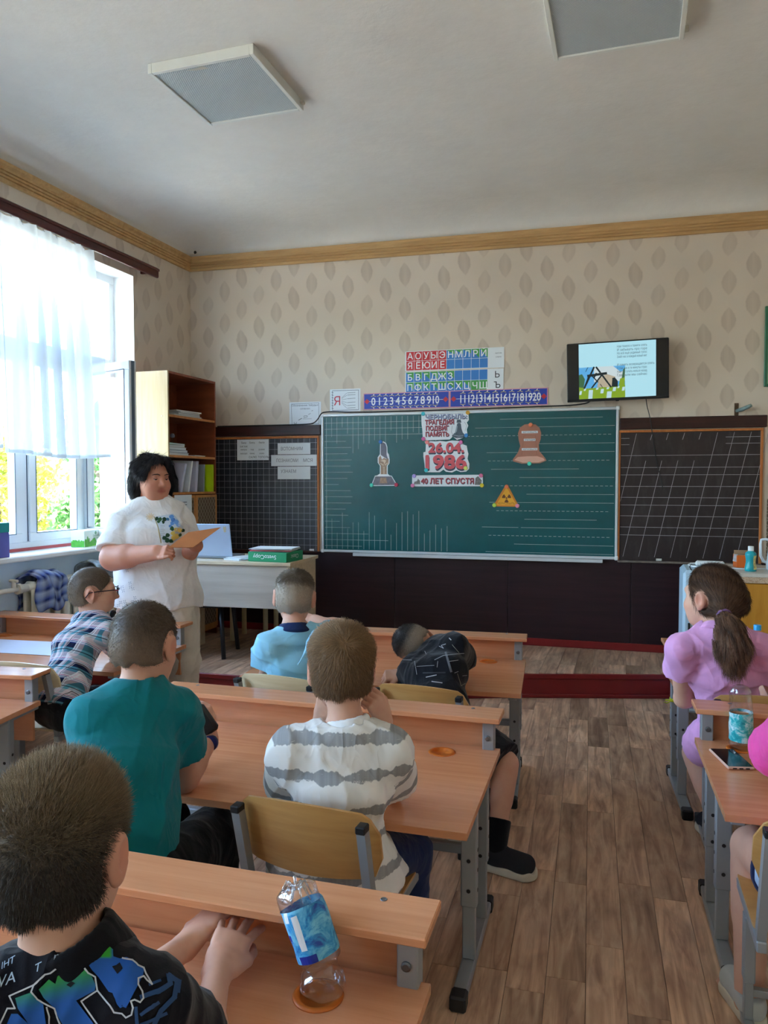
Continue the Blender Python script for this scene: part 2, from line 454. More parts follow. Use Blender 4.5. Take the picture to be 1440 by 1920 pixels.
# ceiling with a cove that springs from the cornice
g = MB(); R = .36
xa, xb, ya = XL, XR, -3.2
ux0, ux1 = -3.9, 2.75
prof = [(R*(1-math.cos(t)), math.sin(t)) for t in np.linspace(0, PI/2, 9)]
def cz(x): return 3.424 - .0092*(x+3.7)
front = []; xs = np.linspace(xa, xb, 12)
ring = []
for k, (dx, s) in enumerate(prof):
    row = []
    yb = lambda x: 6.04 + x*math.tan(TH)
    for yv in np.linspace(ya, yb(xa+dx)-dx, 10): row.append((xa+dx, yv, 3.424+(CE-3.424)*s))
    for xv in np.linspace(xa+dx, xb, 10)[1:]: row.append((xv, yb(xv)-dx, cz(xv)+(CE-cz(xv))*s))
    ring.append(row)
nr = len(ring[0]); g.add([p for r_ in ring for p in r_], [(k*nr+i, k*nr+i+1, (k+1)*nr+i+1, (k+1)*nr+i) for k in range(8) for i in range(nr-1)])
x0, x1 = xa+R, xb
g.add([(x0, ya, CE), (x1, ya, CE), (x1, 6.04+x1*math.tan(TH)-R, CE), (x0, 6.04+x0*math.tan(TH)-R, CE)], [(0, 1, 2, 3)])
ce = struct('ceiling', g, M_CEIL, auto=60)
s_ = MB(); s_.box((XL-.6, -3.6, CE+.02), (XR+.5, 6.6, CE+.3)); part('slab', s_, M_CEIL, ce)
# wooden cornice strips with three grooves
def cornice(name, p0, p1, nrm):
    p0, p1 = np.array(p0), np.array(p1); t = (p1-p0); L = np.linalg.norm(t); t /= L; nrm = np.array(nrm, float); up = np.cross(nrm, t); up /= np.linalg.norm(up)
    if up[2] < 0: up = -up
    pr = [(0, 0), (.018, .002)]
    for zc in (.024, .046, .068): pr += [(.020, zc-.006), (.011, zc-.002), (.011, zc+.002), (.020, zc+.006)]
    pr += [(.022, .09), (.034, .104), (.036, .122), (0, .124)]
    vs = [tuple(p + nrm*o + up*z) for p in (p0, p1) for o, z in pr]; k = len(pr)
    m = MB(); m.add(vs, [(i, i+1, k+i+1, k+i) for i in range(k-1)] + [list(range(k))[::-1], list(range(k, 2*k))])
    return struct(name, m, M_CORN)
c0 = (XL, 6.04+XL*math.tan(TH)-.01, 3.301)
cornice('trim_1', (XL, -3.2, 3.301), c0, (1, 0, 0))
pA = wallpt(-3.49, 3.301, .001); pB = wallpt(2.6, 3.301-.0092*6.1, .001); cornice('trim_2', pA, pB, -UN)
# red skirting under the boards and dark panelling
def wl_local(): return dict(loc=wallpt(0, 0), rz=TH)
b = MB(); b.box((-3.45, -.018, PZ), (1.75, 0, .222), .004); struct('baseboard_front', b, M_RED, **wl_local())
b = MB()
for k in range(5):
    u0 = -3.48+k*.93
    b.box((u0, -.012, .222), (u0+.928, 0, .862), .002)
pan = struct('trim_3', b, M_DARK, **wl_local())
b = MB(); b.box((1.17, -.006, .222), (2.6, 0, 1.33)); 
def lattice_mat():
    g = NG('lattice_wallpaper', .8, 0, .2); tc = g.n('ShaderNodeTexCoord'); sp = g.n('ShaderNodeSeparateXYZ'); g.l(tc.outputs['Object'], sp.inputs[0]); m = g.m_
    a = m('MULTIPLY', m('ADD', sp.outputs['X'], sp.outputs['Y']), 1.0); z = m('MULTIPLY', sp.outputs['Z'], .8)
    def line(v): return m('LESS_THAN', m('ABSOLUTE', m('SUBTRACT', m('FRACT', m('DIVIDE', v, .042)), .5)), .07)
    k = m('MAXIMUM', line(m('ADD', a, z)), line(m('SUBTRACT', a, z)))
    g.base(g.mix(k, lin((112, 94, 78)), lin((168, 152, 132)))); return g.m
M_LAT = lattice_mat(); struct('trim_4', b, M_LAT, **wl_local())

# ---------------------------------------------------------------- windows: white plastic frames, one sash standing open
M_GLASS = None
def glass_mat(name='window_glass', tint=(1, 1, 1), rough=.02):
    m = bpy.data.materials.new(name); m.use_nodes = True; t = m.node_tree; t.nodes.clear()
    o = t.nodes.new('ShaderNodeOutputMaterial'); tr = t.nodes.new('ShaderNodeBsdfTransparent'); tr.inputs[0].default_value = (*tint, 1)
    gl = t.nodes.new('ShaderNodeBsdfGlossy'); gl.inputs['Roughness'].default_value = rough
    fr = t.nodes.new('ShaderNodeFresnel'); fr.inputs[0].default_value = 1.45; mx = t.nodes.new('ShaderNodeMixShader')
    ge = t.nodes.new('ShaderNodeNewGeometry'); mu = t.nodes.new('ShaderNodeMath'); mu.operation = 'MULTIPLY_ADD'
    mu.inputs[1].default_value = -1.0; mu.inputs[2].default_value = 1.0; t.links.new(ge.outputs['Backfacing'], mu.inputs[0])
    m2 = t.nodes.new('ShaderNodeMath'); m2.operation = 'MULTIPLY'; t.links.new(mu.outputs[0], m2.inputs[0]); t.links.new(fr.outputs[0], m2.inputs[1])
    t.links.new(m2.outputs[0], mx.inputs[0]); t.links.new(tr.outputs[0], mx.inputs[1]); t.links.new(gl.outputs[0], mx.inputs[2]); t.links.new(mx.outputs[0], o.inputs[0])
    return m
M_GLASS = glass_mat(tint=(.93, .97, .97))
M_GASK = plain('grey_gasket', (92, 108, 124), .5, var=0)
M_METAL = plain('steel', (170, 174, 178), .35, 1.0, var=.03)
def sash(frame_parent, W_, H_, loc, rz, name='sash', nm_handle=True):
    s = MB(); w_ = .062
    s.box((0, -.03, 0), (W_, .03, w_), .004); s.box((0, -.03, H_-w_), (W_, .03, H_), .004)
    s.box((0, -.03, w_), (w_, .03, H_-w_), .004); s.box((W_-w_, -.03, w_), (W_, .03, H_-w_), .004)
    so = part(name, s, M_PVC, frame_parent, loc=loc, rz=rz)
    gk = MB()
    for (a, b) in (((0, .0305, .004), (.0, .0, 0)),):
        gk.box((w_-.006, -.033, w_-.006), (W_-w_+.006, -.029, w_)); gk.box((w_-.006, -.033, H_-w_), (W_-w_+.006, -.029, H_-w_+.006))
        gk.box((w_-.006, -.033, w_), (w_, -.029, H_-w_)); gk.box((W_-w_, -.033, w_), (W_-w_+.006, -.029, H_-w_))
        gk.box((W_-.001, -.012, .004), (W_+.0035, .012, H_-.004)); gk.box((-.0035, -.012, .004), (.001, .012, H_-.004))
    part('gasket', gk, M_GASK, so)
    p = MB(); p.box((w_-.005, -.009, w_-.005), (W_-w_+.005, .009, H_-w_+.005)); part('pane', p, M_GLASS, so)
    if nm_handle:
        h = MB(); h.box((W_-.045, -.045, H_*.5-.03), (W_-.02, -.03, H_*.5+.03), .004); h.box((W_-.042, -.06, H_*.5-.015), (W_-.022, -.045, H_*.5+.1), .005)
        part('handle', h, M_PVC, so)
    return so
XF = XL-.215                                                # plane of the window frames
for wi, (ya_, yb_) in enumerate(WINS):
    f = MB(); xo, xi = XF-.035, XF+.035; TR = 2.36          # transom height
    f.box((xo, ya_, WZ0), (xi, yb_, WZ0+.06), .004); f.box((xo, ya_, WZ1-.06), (xi, yb_, WZ1), .004)
    f.box((xo, ya_, WZ0+.06), (xi, ya_+.06, WZ1-.06), .004); f.box((xo, yb_-.06, WZ0+.06), (xi, yb_, WZ1-.06), .004)
    f.box((xo, ya_+.06, TR-.05), (xi, yb_-.06, TR+.05), .004)
    if wi == 0: mull = [3.05, 3.60, 4.115, 4.70]
    else: mull = list(np.linspace(ya_, yb_, 5)[1:-1])
    for k, y in enumerate(mull):
        hw = .05 if (wi == 0 and k == 3) else .034
        f.box((xo-.003, y-hw, WZ0+.06), (xi+.003, y+hw, WZ1-.06), .004)
    fo = struct('window_%d' % (wi+1), f, M_PVC)
    e = [ya_+.03]+mull+[yb_-.03]
    for k, (a, b) in enumerate(zip(e[:-1], e[1:])):
        p = MB(); p.box((XF-.008, a+.02, TR+.045), (XF+.008, b-.02, WZ1-.055)); part('pane', p, M_GLASS, fo)
        if wi == 0 and k == len(e)-2: continue
        sash(fo, b-a-.07, TR-.05-WZ0-.06, (XF+.03, a+.035, WZ0+.06), PI/2)
    if wi == 0:
        dirv = np.array([-3.325+3.885, 4.545-4.74]); ang = math.atan2(dirv[1], dirv[0])
        so = sash(fo, .60, TR-.05-WZ0-.075, (-3.885, 4.745, WZ0+.068), ang, nm_handle=False)
    s = MB(); s.box((XL-.21, ya_-.04, WZ0-.035), (XL+.085, yb_+.04, WZ0+.0), .008); part('sill', s, M_WHITE, fo)
    # light portal: only tells the renderer where daylight enters, it gives none of its own
    la = bpy.data.lights.new('window_portal', 'AREA'); la.shape = 'RECTANGLE'; la.size = WZ1-WZ0; la.size_y = yb_-ya_; la.cycles.is_portal = True
    lo = bpy.data.objects.new('window_portal', la); COL.objects.link(lo); lo.location = (XL-.30, (ya_+yb_)/2, (WZ0+WZ1)/2)
    lo.rotation_euler = (0, -PI/2, 0)
# red painted strip under the frame, in view below the first window
b = MB(); b.box((XL-.195, 2.80, WZ0), (XL-.17, 4.62, WZ0+.02), .003); struct('trim_5', b, plain('red_strip', (200, 90, 92), .5))

# outside: pale yard for bounce light, and trees
def leaf_tree(loc, h, cr, rz, seed, col, label):
    rng = np.random.default_rng(seed)
    t = thing('tree', label, 'tree', loc)
    b = MB(); b.tube([(0, 0, -.1), (.05, .03, h*.3), (-.05, .06, h*.55), (.02, 0, h*.85)], [.16, .13, .09, .03], 10)
    for k in range(9):
        a = rng.uniform(0, 6.28); z = h*rng.uniform(.25, .7); r = cr*rng.uniform(.5, .8)
        b.tube([(0, 0, z), (r*.5*math.cos(a), r*.5*math.sin(a), z+.35), (r*math.cos(a), r*math.sin(a), z+.9)], [.06, .04, .012], 6)
    part('trunk', b, plain('bark', (96, 84, 70), .9, bump=.6, bs=30), t, True)
    N = 9000
    cl = rng.normal(size=(70, 3)); cl /= np.linalg.norm(cl, axis=1)[:, None]; cl *= rng.uniform(.35, 1, (70, 1))**.6
    cl = cl*np.array([cr, cr, h*.48]) + np.array([0, 0, h*.56])
    ci = rng.integers(0, 70, N); p = cl[ci] + rng.normal(size=(N, 3))*cr*.17
    d = rng.normal(size=(N, 3)); d /= np.linalg.norm(d, axis=1)[:, None]; e = rng.normal(size=(N, 3)); e -= d*(d*e).sum(1)[:, None]; e /= np.linalg.norm(e, axis=1)[:, None]
    n_ = np.cross(d, e); s = rng.uniform(.05, .10, (N, 1))
    V = np.stack([p-d*s, p+e*s*.55+n_*s*.12, p+d*s*1.1, p-e*s*.55+n_*s*.12], 1).reshape(-1, 3)
    me = bpy.data.meshes.new('foliage'); me.from_pydata(V.tolist(), [], np.arange(4*N).reshape(-1, 4).tolist())
    me.materials.append(col); o = link('foliage', me, t); o['kind'] = 'stuff'
    return t
def leaf_mat(name, c1, c2):
    g = NG(name, .5, 0, .3); ge = g.n('ShaderNodeNewGeometry')
    c = g.ramp(ge.outputs['Random Per Island'], [(.0, lin(c1)), (1.0, lin(c2))]); g.base(c)
    tr = g.n('ShaderNodeBsdfTranslucent'); g.l(c, tr.inputs[0]); mx = g.n('ShaderNodeMixShader'); mx.inputs[0].default_value = .4
    g.l(g.b.outputs[0], mx.inputs[1]); g.l(tr.outputs[0], mx.inputs[2]); g.l(mx.outputs[0], g.out.inputs[0]); return g.m
LF1 = leaf_mat('leaf_yellow_green', (106, 118, 36), (166, 170, 66)); LF2 = leaf_mat('leaf_green', (60, 108, 52), (104, 146, 84))
gr = MB(); gr.box((-60, -40, -2.3), (XL-1.2, 60, -2.2)); struct('ground', gr, plain('pale_bounce_yard', (176, 168, 152), .9, var=.12, vs=.6))  # invented pale paving, coloured to bounce warm neutral light onto the ceiling
leaf_tree((-12.6, 12.6, -2.2), 4.9, 1.5, 0, 3, LF1, 'yellow-green tree seen through the panes behind the bare mullion')
leaf_tree((-17.0, 9.6, -2.2), 4.8, 1.35, 0, 4, LF2, 'deep green tree outside, seen below the curtain at the window edge')
leaf_tree((-9.6, 12.4, -2.2), 5.4, .9, 0, 5, LF2, 'narrow green tree outside beside the open window sash')

# curtain rail and voile curtain
M_RAIL = wood('brown_rail', (96, 42, 34), (60, 24, 22), (30, 2, 30), .3)
r = thing('curtain_rail', 'dark red-brown wooden curtain rail under the left cornice', 'curtain rail', (XL+.10, 3.0, 3.10))
m = MB(); m.box((-.012, -1.2, -.02), (.012, 2.28, .058), .006); m.box((.012, -1.2, .03), (.02, 2.28, .05), .003); part('fascia', m, M_RAIL, r)
for y in (-1.0, .6, 2.2):
    m = MB(); m.box((-.10, y-.012, .0), (-.012, y+.012, .03), .003); part('bracket', m, M_RAIL, r)
m = MB(); m.tube([(-.03, -1.2, .0), (-.03, 2.24, .0)], .005, 8); part('track', m, M_METAL, r)
def voile():
    m = bpy.data.materials.new('white_voile'); m.use_nodes = True; t = m.node_tree; t.nodes.clear(); o = t.nodes.new('ShaderNodeOutputMaterial')
    d = t.nodes.new('ShaderNodeBsdfDiffuse'); d.inputs[0].default_value = (.6, .64, .68, 1); tl = t.nodes.new('ShaderNodeBsdfTranslucent'); tl.inputs[0].default_value = (.44, .49, .53, 1)
    tr = t.nodes.new('ShaderNodeBsdfTransparent'); a = t.nodes.new('ShaderNodeMixShader'); b = t.nodes.new('ShaderNodeMixShader')
    a.inputs[0].default_value = .5; b.inputs[0].default_value = .14
    t.links.new(d.outputs[0], a.inputs[1]); t.links.new(tl.outputs[0], a.inputs[2]); t.links.new(a.outputs[0], b.inputs[1]); t.links.new(tr.outputs[0], b.inputs[2]); t.links.new(b.outputs[0], o.inputs[0])
    return m
M_VOILE = voile()
def curtain(y0, y1b, y1t, zb, label, seed, shear=0.0, npl=11):
    rng = np.random.default_rng(seed); t = thing('curtain', label, 'curtain', (XL+.085, y0, 3.09))
    nu, nz = 150, 40; vs = []; ph = rng.uniform(0, 6.28, 4)
    for j in range(nz+1):
        k = j/nz; z = (zb-3.09)*k
        for i in range(nu+1):
            s = i/nu; wid = (y1t*(1-k)+y1b*k)-y0
            y = s*wid + shear*k
            amp = .016+.03*min(1, k*2)
            x = amp*math.sin(s*npl*6.28+ph[0]+.7*math.sin(s*9+ph[1])+.5*k) + .35*amp*math.sin(s*npl*13+ph[2]+1.2*k) + .05*k
            z2 = z + (.018*math.sin(s*npl*6.28+ph[3])*(1 if k < .02 else 0)) + (.012*math.sin(s*5+ph[1]) if j == nz else 0)
            vs.append((x, y, z2))
    fs = [(j*(nu+1)+i, j*(nu+1)+i+1, (j+1)*(nu+1)+i+1, (j+1)*(nu+1)+i) for j in range(nz) for i in range(nu)]
    m = MB(); m.add(vs, fs); part('voile', m, M_VOILE, t, True)
    hm = MB(); row = [vs[nz*(nu+1)+i] for i in range(nu+1)]
    hm.add([(a+.002, b, c+.022) for a, b, c in row]+[(a+.002, b, c-.001) for a, b, c in row], [(i, i+1, nu+2+i, nu+1+i) for i in range(nu)]); part('hem', hm, M_VOILE, t, True)
    hk = MB()
    for i in range(0, nu+1, 10): x, y, z = vs[i]; hk.tube([(x, y, z-.01), (x-.01, y, z+.015), (-.02, y, z+.03)], .003, 6)
    o = part('hooks', hk, M_METAL, t); o['kind'] = 'stuff'
    return t
curtain(3.66, 4.555, 4.51, 1.62, 'long white voile curtain pulled across the middle of the near window', 2, 0.0, 6)
curtain(2.45, 3.62, 3.70, 1.66, 'white voile curtain at the extreme edge with a slanting side hem', 5, 0.0, 7)
# ---------------------------------------------------------------- school desks
M_BEECH = wood('beech_laminate', (222, 158, 116), (206, 138, 96), (2.2, 45, 45), .21, spec=.5, bump=.015)
M_BEECHE = plain('beech_edge_band', (200, 132, 92), .4, var=.05)
M_TUBE = plain('grey_painted_tube', (158, 164, 168), .4, .35, var=.03)
M_BLACK = plain('black_plastic', (20, 20, 22), .45, var=.1)
M_HOLE = plain('brown_plastic_ring', (204, 110, 40), .35, var=.05)
M_BOLT = plain('bolt_steel', (120, 124, 128), .4, .9, var=0)
def desk(label, loc, rz, cup=True, tape=None):
    """origin on the floor under the middle of the pupil-side edge; y runs towards the boards"""
    t = thing('school_desk', label, 'desk', loc, rz, 'beech school desks')
    m = MB(); n = 32; hy, hr = .565, .036                        # worktop with a round cup hole near each far corner
    X0, X1, Y0, Y1, z0, z1 = -.65, .65, 0, .652, .520, .540; HX = (-.515, .465)
    for a_, b_ in ((X0, HX[0]-.06), (HX[0]+.06, HX[1]-.06), (HX[1]+.06, X1)): m.box((a_, Y0, z0), (b_, Y1, z1))
    for hx in HX:
        m.box((hx-.06, Y0, z0), (hx+.06, hy-.06, z1)); m.box((hx-.06, hy+.06, z0), (hx+.06, Y1, z1))
        ring = [(hx+hr*math.cos(2*PI*k/n), hy+hr*math.sin(2*PI*k/n)) for k in range(n)]; sq = []
        for k in range(n):
            a = 2*PI*k/n; c, s = math.cos(a), math.sin(a); q = .06/max(abs(c), abs(s)); sq.append((hx+q*c, hy+q*s))
        vs = [(x, y, z1) for x, y in ring]+[(x, y, z1) for x, y in sq]+[(x, y, z0) for x, y in ring]
        m.add(vs, [(k, (k+1) % n, n+(k+1) % n, n+k) for k in range(n)]+[(k, 2*n+k, 2*n+(k+1) % n, (k+1) % n) for k in range(n)])
    part('worktop', m, M_BEECH, t)
    for hx in HX:
        r = MB(); prof = [(hr-.012, -.014), (hr-.004, .001), (hr+.001, .004), (hr+.009, .002), (hr+.010, 0)]
        r.lathe([(a, z1+b) for a, b in prof], 28, (hx, hy, 0)); r.lathe([(hr-.012, z1-.014), (hr-.011, z0-.03)], 28, (hx, hy, 0))
        r.lathe([(1e-7, z0-.03), (hr-.011, z0-.03)], 28, (hx, hy, 0))
        part('cup_ring', r, M_HOLE, t, True)
    m = MB(); m.box((-.655, .588, .642), (.655, .720, .660), .0025); sh = part('shelf', m, M_BEECH, t)
    b = MB()
    for x in (-.53, .55): b.lathe([(.007, .0), (.006, .0012), (.004, .0004), (1e-6, .0002)], 12, (x, .69, .6602))
    part('screw', b, M_BOLT, sh)
    m = MB(); m.box((-.60, .668, .36), (.60, .684, .642), .001); part('modesty_panel', m, M_BEECH, t)
    for s in (-1, 1):
        x = s*.612
        m = MB(); m.box((x-.02, .628, .50), (x+.02, .667, .642), .003); pt = part('post', m, M_TUBE, t)
        b = MB(); b.lathe([(.0095, 0), (.0095, .003), (.006, .0045), (1e-6, .0045)], 12, M=Matrix.Translation((x-s*.002, .628, .58)) @ Matrix.Rotation(PI/2, 4, 'X')); part('bolt', b, M_BOLT, pt)
        f = MB(); f.box((x-.02, .10, .012), (x+.02, .60, .042), .004); ft = part('foot', f, M_TUBE, t)
        for y0, y1 in ((.075, .125), (.575, .625)):
            c = MB(); c.box((x-.023, y0, 0), (x+.023, y1, .045), .006); part('foot_cap', c, M_BLACK, ft)
        for y in (.265, .485):
            u = MB(); u.box((x-.024, y-.016, .20 if y < .3 else .23), (x+.024, y+.016, .52), .004); lg = part('leg', u, M_TUBE, t)
            l = MB(); l.box((x-.019, y-.012, .042), (x+.019, y+.012, .24), .003); part('leg_inner', l, M_TUBE, lg)
            b = MB()
            for z in (.25, .31, .37): b.lathe([(.006, 0), (.006, .0008), (1e-6, .001)], 10, M=Matrix.Translation((x+s*.0245, y, z)) @ Matrix.Rotation(s*PI/2, 4, 'Y'))
            for z in (.25, .34): b.lathe([(.006, 0), (.006, .0008), (1e-6, .001)], 10, M=Matrix.Translation((x, y-.0165, z)) @ Matrix.Rotation(PI/2, 4, 'X'))
            o = part('hole', b, M_BLACK, lg); o['kind'] = 'stuff'
        b = MB(); b.box((x-.018, .03, .500), (x+.018, .66, .520), .002); part('bracket', b, M_TUBE, t)
    m = MB(); m.box((-.60, .470, .245), (.60, .500, .275), .004); part('crossbar', m, M_TUBE, t)
    return t
d1 = desk('school desk under the pale-blue boy and the boy asleep, first in the middle row', (-1.075, 3.185, 0), math.radians(5.4))
desks = [d1]
def put_desk(label, loc, rz): d = dup(d1, loc, math.radians(rz), label); desks.append(d); return d
def from_nr(x, y, rz):                                      # place a desk by its near right corner
    a = math.radians(rz); return (x-.65*math.cos(a), y-.65*math.sin(a), 0)
d2 = put_desk('school desk with an empty orange cup ring before the white-striped boy', from_nr(-.387, 1.90, 1.6), 1.6)
d3 = put_desk('nearest school desk, a squashed water bottle standing on its cup ring', from_nr(-.312, .65, 1.6), 1.6)
a4 = math.radians(1.5)
d4 = put_desk('window-side school desk the plaid-shirted boy leans on', (-3.02+.04, 3.0, 0), 1.5)
d5 = put_desk('window-side school desk behind the plaid-shirted boy, only its right end in view', from_nr(-2.225, 1.89, 8.5), 8.5)
def from_nl(x, y, rz):
    a = math.radians(rz); return (x+.65*math.cos(a), y+.65*math.sin(a), 0)
d6 = put_desk('school desk before the girl with the ponytail, first in the right row', from_nl(.229, 3.353, 4.5), 4.5)
d7 = put_desk('school desk with a phone lying on it at the right edge', from_nl(.264, 2.23, 2.4), 2.4)

# bits tied to desk legs: bright yellow-green tape
M_TAPE = plain('yellow_green_tape', (206, 214, 48), .5, var=.1)
def tape(name, label, dk, x, y, z):
    M = Matrix.LocRotScale(dk.location, dk.rotation_euler, None); c = M @ Vector((x, y, z))
    o = MB(); o.box((-.027, -.019, -.008), (.027, .019, .008), .002); o.box((-.05, -.02, -.003), (.05, -.017, .004), .001); o.tube([(-.02, -.02, 0), (-.045, -.026, -.012), (-.055, -.03, -.006)], .0025, 6)
    ob = link(name, o.mesh(name, M_TAPE), None, c, dk.rotation_euler.z); return tag(ob, label, 'tape', 'tape tied on desk legs')
tape('leg_tape', 'yellow-green tape tied round the desk leg at the left, behind the plaid shirt', d5, .612, .265, .30)
tape('leg_tape', 'yellow-green tape tied round the desk leg beside the lilac shirt', d6, -.612, .485, .41)

# ---------------------------------------------------------------- pupils' chairs
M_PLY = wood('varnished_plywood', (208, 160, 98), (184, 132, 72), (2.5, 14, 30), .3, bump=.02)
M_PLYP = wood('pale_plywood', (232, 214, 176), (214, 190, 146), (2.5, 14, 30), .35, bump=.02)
def chair_back(mat, t):
    m = MB(); n = 20; vs = []; fs = []
    W_, zb, zt, th = .192, .470, .672, .009
    outl = []
    for k in range(n+1):
        x = -W_ + 2*W_*k/n; e = abs(x)/W_
        top = zt - .022*e**2 - (.050*max(0, (e-.80)/.20)**2); bot = zb + .014*e**2 + (.05*max(0, (e-.86)/.14)**2)
        bow = -.172 - .0 + .035*(1-e**2)*-1 + .028
        outl.append((x, top, bot, bow))
    rows = 6
    for side in (0, 1):
        for x, top, bot, bow in outl:
            for j in range(rows+1):
                z = bot+(top-bot)*j/rows; vs.append((x, bow - .022 - .26*(z-.55) + side*th, z))
    N = (n+1)*(rows+1); q = rows+1
    for k in range(n):
        for j in range(rows):
            a = k*q+j; fs.append((a, a+1, a+q+1, a+q)); fs.append((N+a, N+a+q, N+a+q+1, N+a+1))
        fs.append((k*q, (k+1)*q, N+(k+1)*q, N+k*q)); fs.append((k*q+rows, N+k*q+rows, N+(k+1)*q+rows, (k+1)*q+rows))
    for j in range(rows): fs.append((j, N+j, N+j+1, j+1)); b = n*q+j; fs.append((b, b+1, N+b+1, N+b))
    m.add(vs, fs); return part('backrest', m, mat, t, auto=50)
def chair_seat(mat, t):
    m = MB(); n = 12; vs = []; fs = []
    for side in (0, 1):
        for k in range(n+1):
            y = -.165+.365*k/n; e = k/n
            z = .345 - .006*math.sin(e*PI) + (-.022*max(0, (e-.8)/.2)**2) + .012*max(0, (.2-e)/.2)**2
            w_ = .178 - .02*max(0, (.15-e)/.15)**2 - .025*max(0, (e-.88)/.12)**2
            for i in range(7): vs.append((-w_+2*w_*i/6, y, z + side*.010))
    N = (n+1)*7
    for k in range(n):
        for i in range(6): a = k*7+i; fs.append((a, a+1, a+8, a+7)); fs.append((N+a, N+a+7, N+a+8, N+a+1))
        fs.append((k*7, k*7+7, N+k*7+7, N+k*7)); fs.append((k*7+6, N+k*7+6, N+k*7+13, k*7+13))
    for i in range(6): fs.append((i, N+i, N+i+1, i+1)); b = n*7+i; fs.append((b, b+1, N+b+1, N+b))
    m.add(vs, fs); return part('seat', m, mat, t, auto=50)
def chair(label, loc, rz, mat):
    t = thing('school_chair', label, 'chair', loc, rz, 'plywood school chairs')
    chair_back(mat, t); chair_seat(mat, t)
    for s in (-1, 1):
        x = s*.168
        m = MB(); m.tube([(x, -.232, .638), (x, -.152, .335)], 1, flat=(.011, .014)); po = part('back_post', m, M_TUBE, t)
        c = MB(); c.box((x-.0125, -.249, .628), (x+.0125, -.216, .647), .003); part('post_cap', c, M_BLACK, po)
        m = MB(); m.box((x-.012, -.175, .315), (x+.012, .17, .343), .003); part('seat_rail', m, M_TUBE, t)
        m = MB(); m.box((x-.014, -.02, .14), (x+.014, .02, .316), .003); lg = part('leg', m, M_TUBE, t)
        m = MB(); m.box((x-.011, -.015, .04), (x+.011, .015, .15), .002); part('leg_inner', m, M_TUBE, lg)
        m = MB(); m.box((x-.014, -.17, .012), (x+.014, .18, .04), .004); ft = part('foot', m, M_TUBE, t)
        for y0, y1 in ((-.19, -.15), (.16, .20)):
            c = MB(); c.box((x-.016, y0, 0), (x+.016, y1, .043), .004); part('foot_cap', c, M_BLACK, ft)
    m = MB(); m.box((-.16, -.012, .322), (.16, .012, .342), .002); m.box((-.16, -.01, .10), (.16, .01, .12), .002); part('crossbar', m, M_TUBE, t)
    return t
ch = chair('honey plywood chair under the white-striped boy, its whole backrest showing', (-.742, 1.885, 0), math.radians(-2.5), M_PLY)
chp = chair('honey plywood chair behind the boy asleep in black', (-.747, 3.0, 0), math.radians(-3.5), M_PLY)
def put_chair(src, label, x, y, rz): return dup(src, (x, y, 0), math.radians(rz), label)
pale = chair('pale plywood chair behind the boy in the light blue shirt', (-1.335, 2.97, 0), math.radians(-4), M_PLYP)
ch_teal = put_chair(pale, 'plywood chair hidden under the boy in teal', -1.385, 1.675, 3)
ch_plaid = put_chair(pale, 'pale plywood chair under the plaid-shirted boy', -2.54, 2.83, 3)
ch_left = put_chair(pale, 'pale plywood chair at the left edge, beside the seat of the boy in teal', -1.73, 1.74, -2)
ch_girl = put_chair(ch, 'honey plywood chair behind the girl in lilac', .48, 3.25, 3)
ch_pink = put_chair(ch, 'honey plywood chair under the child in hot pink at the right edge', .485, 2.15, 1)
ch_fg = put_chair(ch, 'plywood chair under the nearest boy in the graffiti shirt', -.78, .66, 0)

# ---------------------------------------------------------------- chalkboards on the front wall
M_GREEN = None
def board_mat(name, c, rough, chalk):
    g = NG(name, rough, 0, .5); f = g.noise(g.coord('Object', (1, 1, 2)), 2.2, 5, .6); h = g.noise(g.coord('Object', (3, 3, 1)), 5, 5, .7)
    L = lin(c); g.base(g.mix(g.m_('MULTIPLY', g.m_('SUBTRACT', h, .48, clamp=True), chalk, clamp=True), g.ramp(f, [(.3, [v*.88 for v in L]), (.7, [v*1.12 for v in L])]), lin((150, 150, 150)))); return g.m
M_GREEN = board_mat('green_enamel', (8, 86, 90), .26, .06)
M_BLKB = board_mat('black_chalkboard_bluish', (38, 38, 46), .4, .5)
M_BRNB = board_mat('black_chalkboard_brownish', (44, 32, 32), .45, .25)
M_ALU = plain('white_aluminium', (214, 220, 224), .35, .3, var=.02)
M_ORW = wood('orange_frame_wood', (204, 128, 66), (170, 96, 44), (30, 30, 2), .45)
M_CHALK = plain('chalk_line_paint', (176, 204, 202), .8, var=.1, vs=30)
M_CHALKG = plain('grey_line_paint', (168, 164, 170), .8, var=.1, vs=30)
def on_wall(name, label, cat, u, z, off=0.0, group=None):
    return thing(name, label, cat, wallpt(u, z, off), TH, group)
gb = on_wall('green_chalkboard', 'wide green chalkboard with a white frame in the middle of the wall', 'chalkboard', -1.06, 1.44)
GW, GH = 1.198, .580
m = MB(); m.box((-GW+.01, -.022, -GH+.01), (GW-.01, 0, GH-.01)); part('writing_surface', m, M_GREEN, gb)
m = MB()
m.box((-GW, -.030, GH-.022), (GW, 0, GH), .004); m.box((-GW, -.030, -GH), (GW, 0, -GH+.022), .004)
m.box((-GW, -.030, -GH+.022), (-GW+.02, 0, GH-.022), .004); m.box((GW-.02, -.030, -GH+.022), (GW, 0, GH-.022), .004)
part('frame', m, M_ALU, gb)
for sx in (-1, 1):
    for sz in (-1, 1):
        m = MB(); m.box((sx*GW-.014-sx*.008, -.034, sz*GH-.016-sz*.01), (sx*GW+.014-sx*.008, -.002, sz*GH+.016-sz*.01), .006); part('corner_cap', m, M_PVC, gb)
m = MB(); m.box((-.90, -.085, -GH-.022), (1.09, 0, -GH-.004), .004); m.box((-.90, -.088, -GH-.022), (1.09, -.08, -GH+.004), .002); part('chalk_tray', m, M_ALU, gb)
m = MB(); yl = -.0225
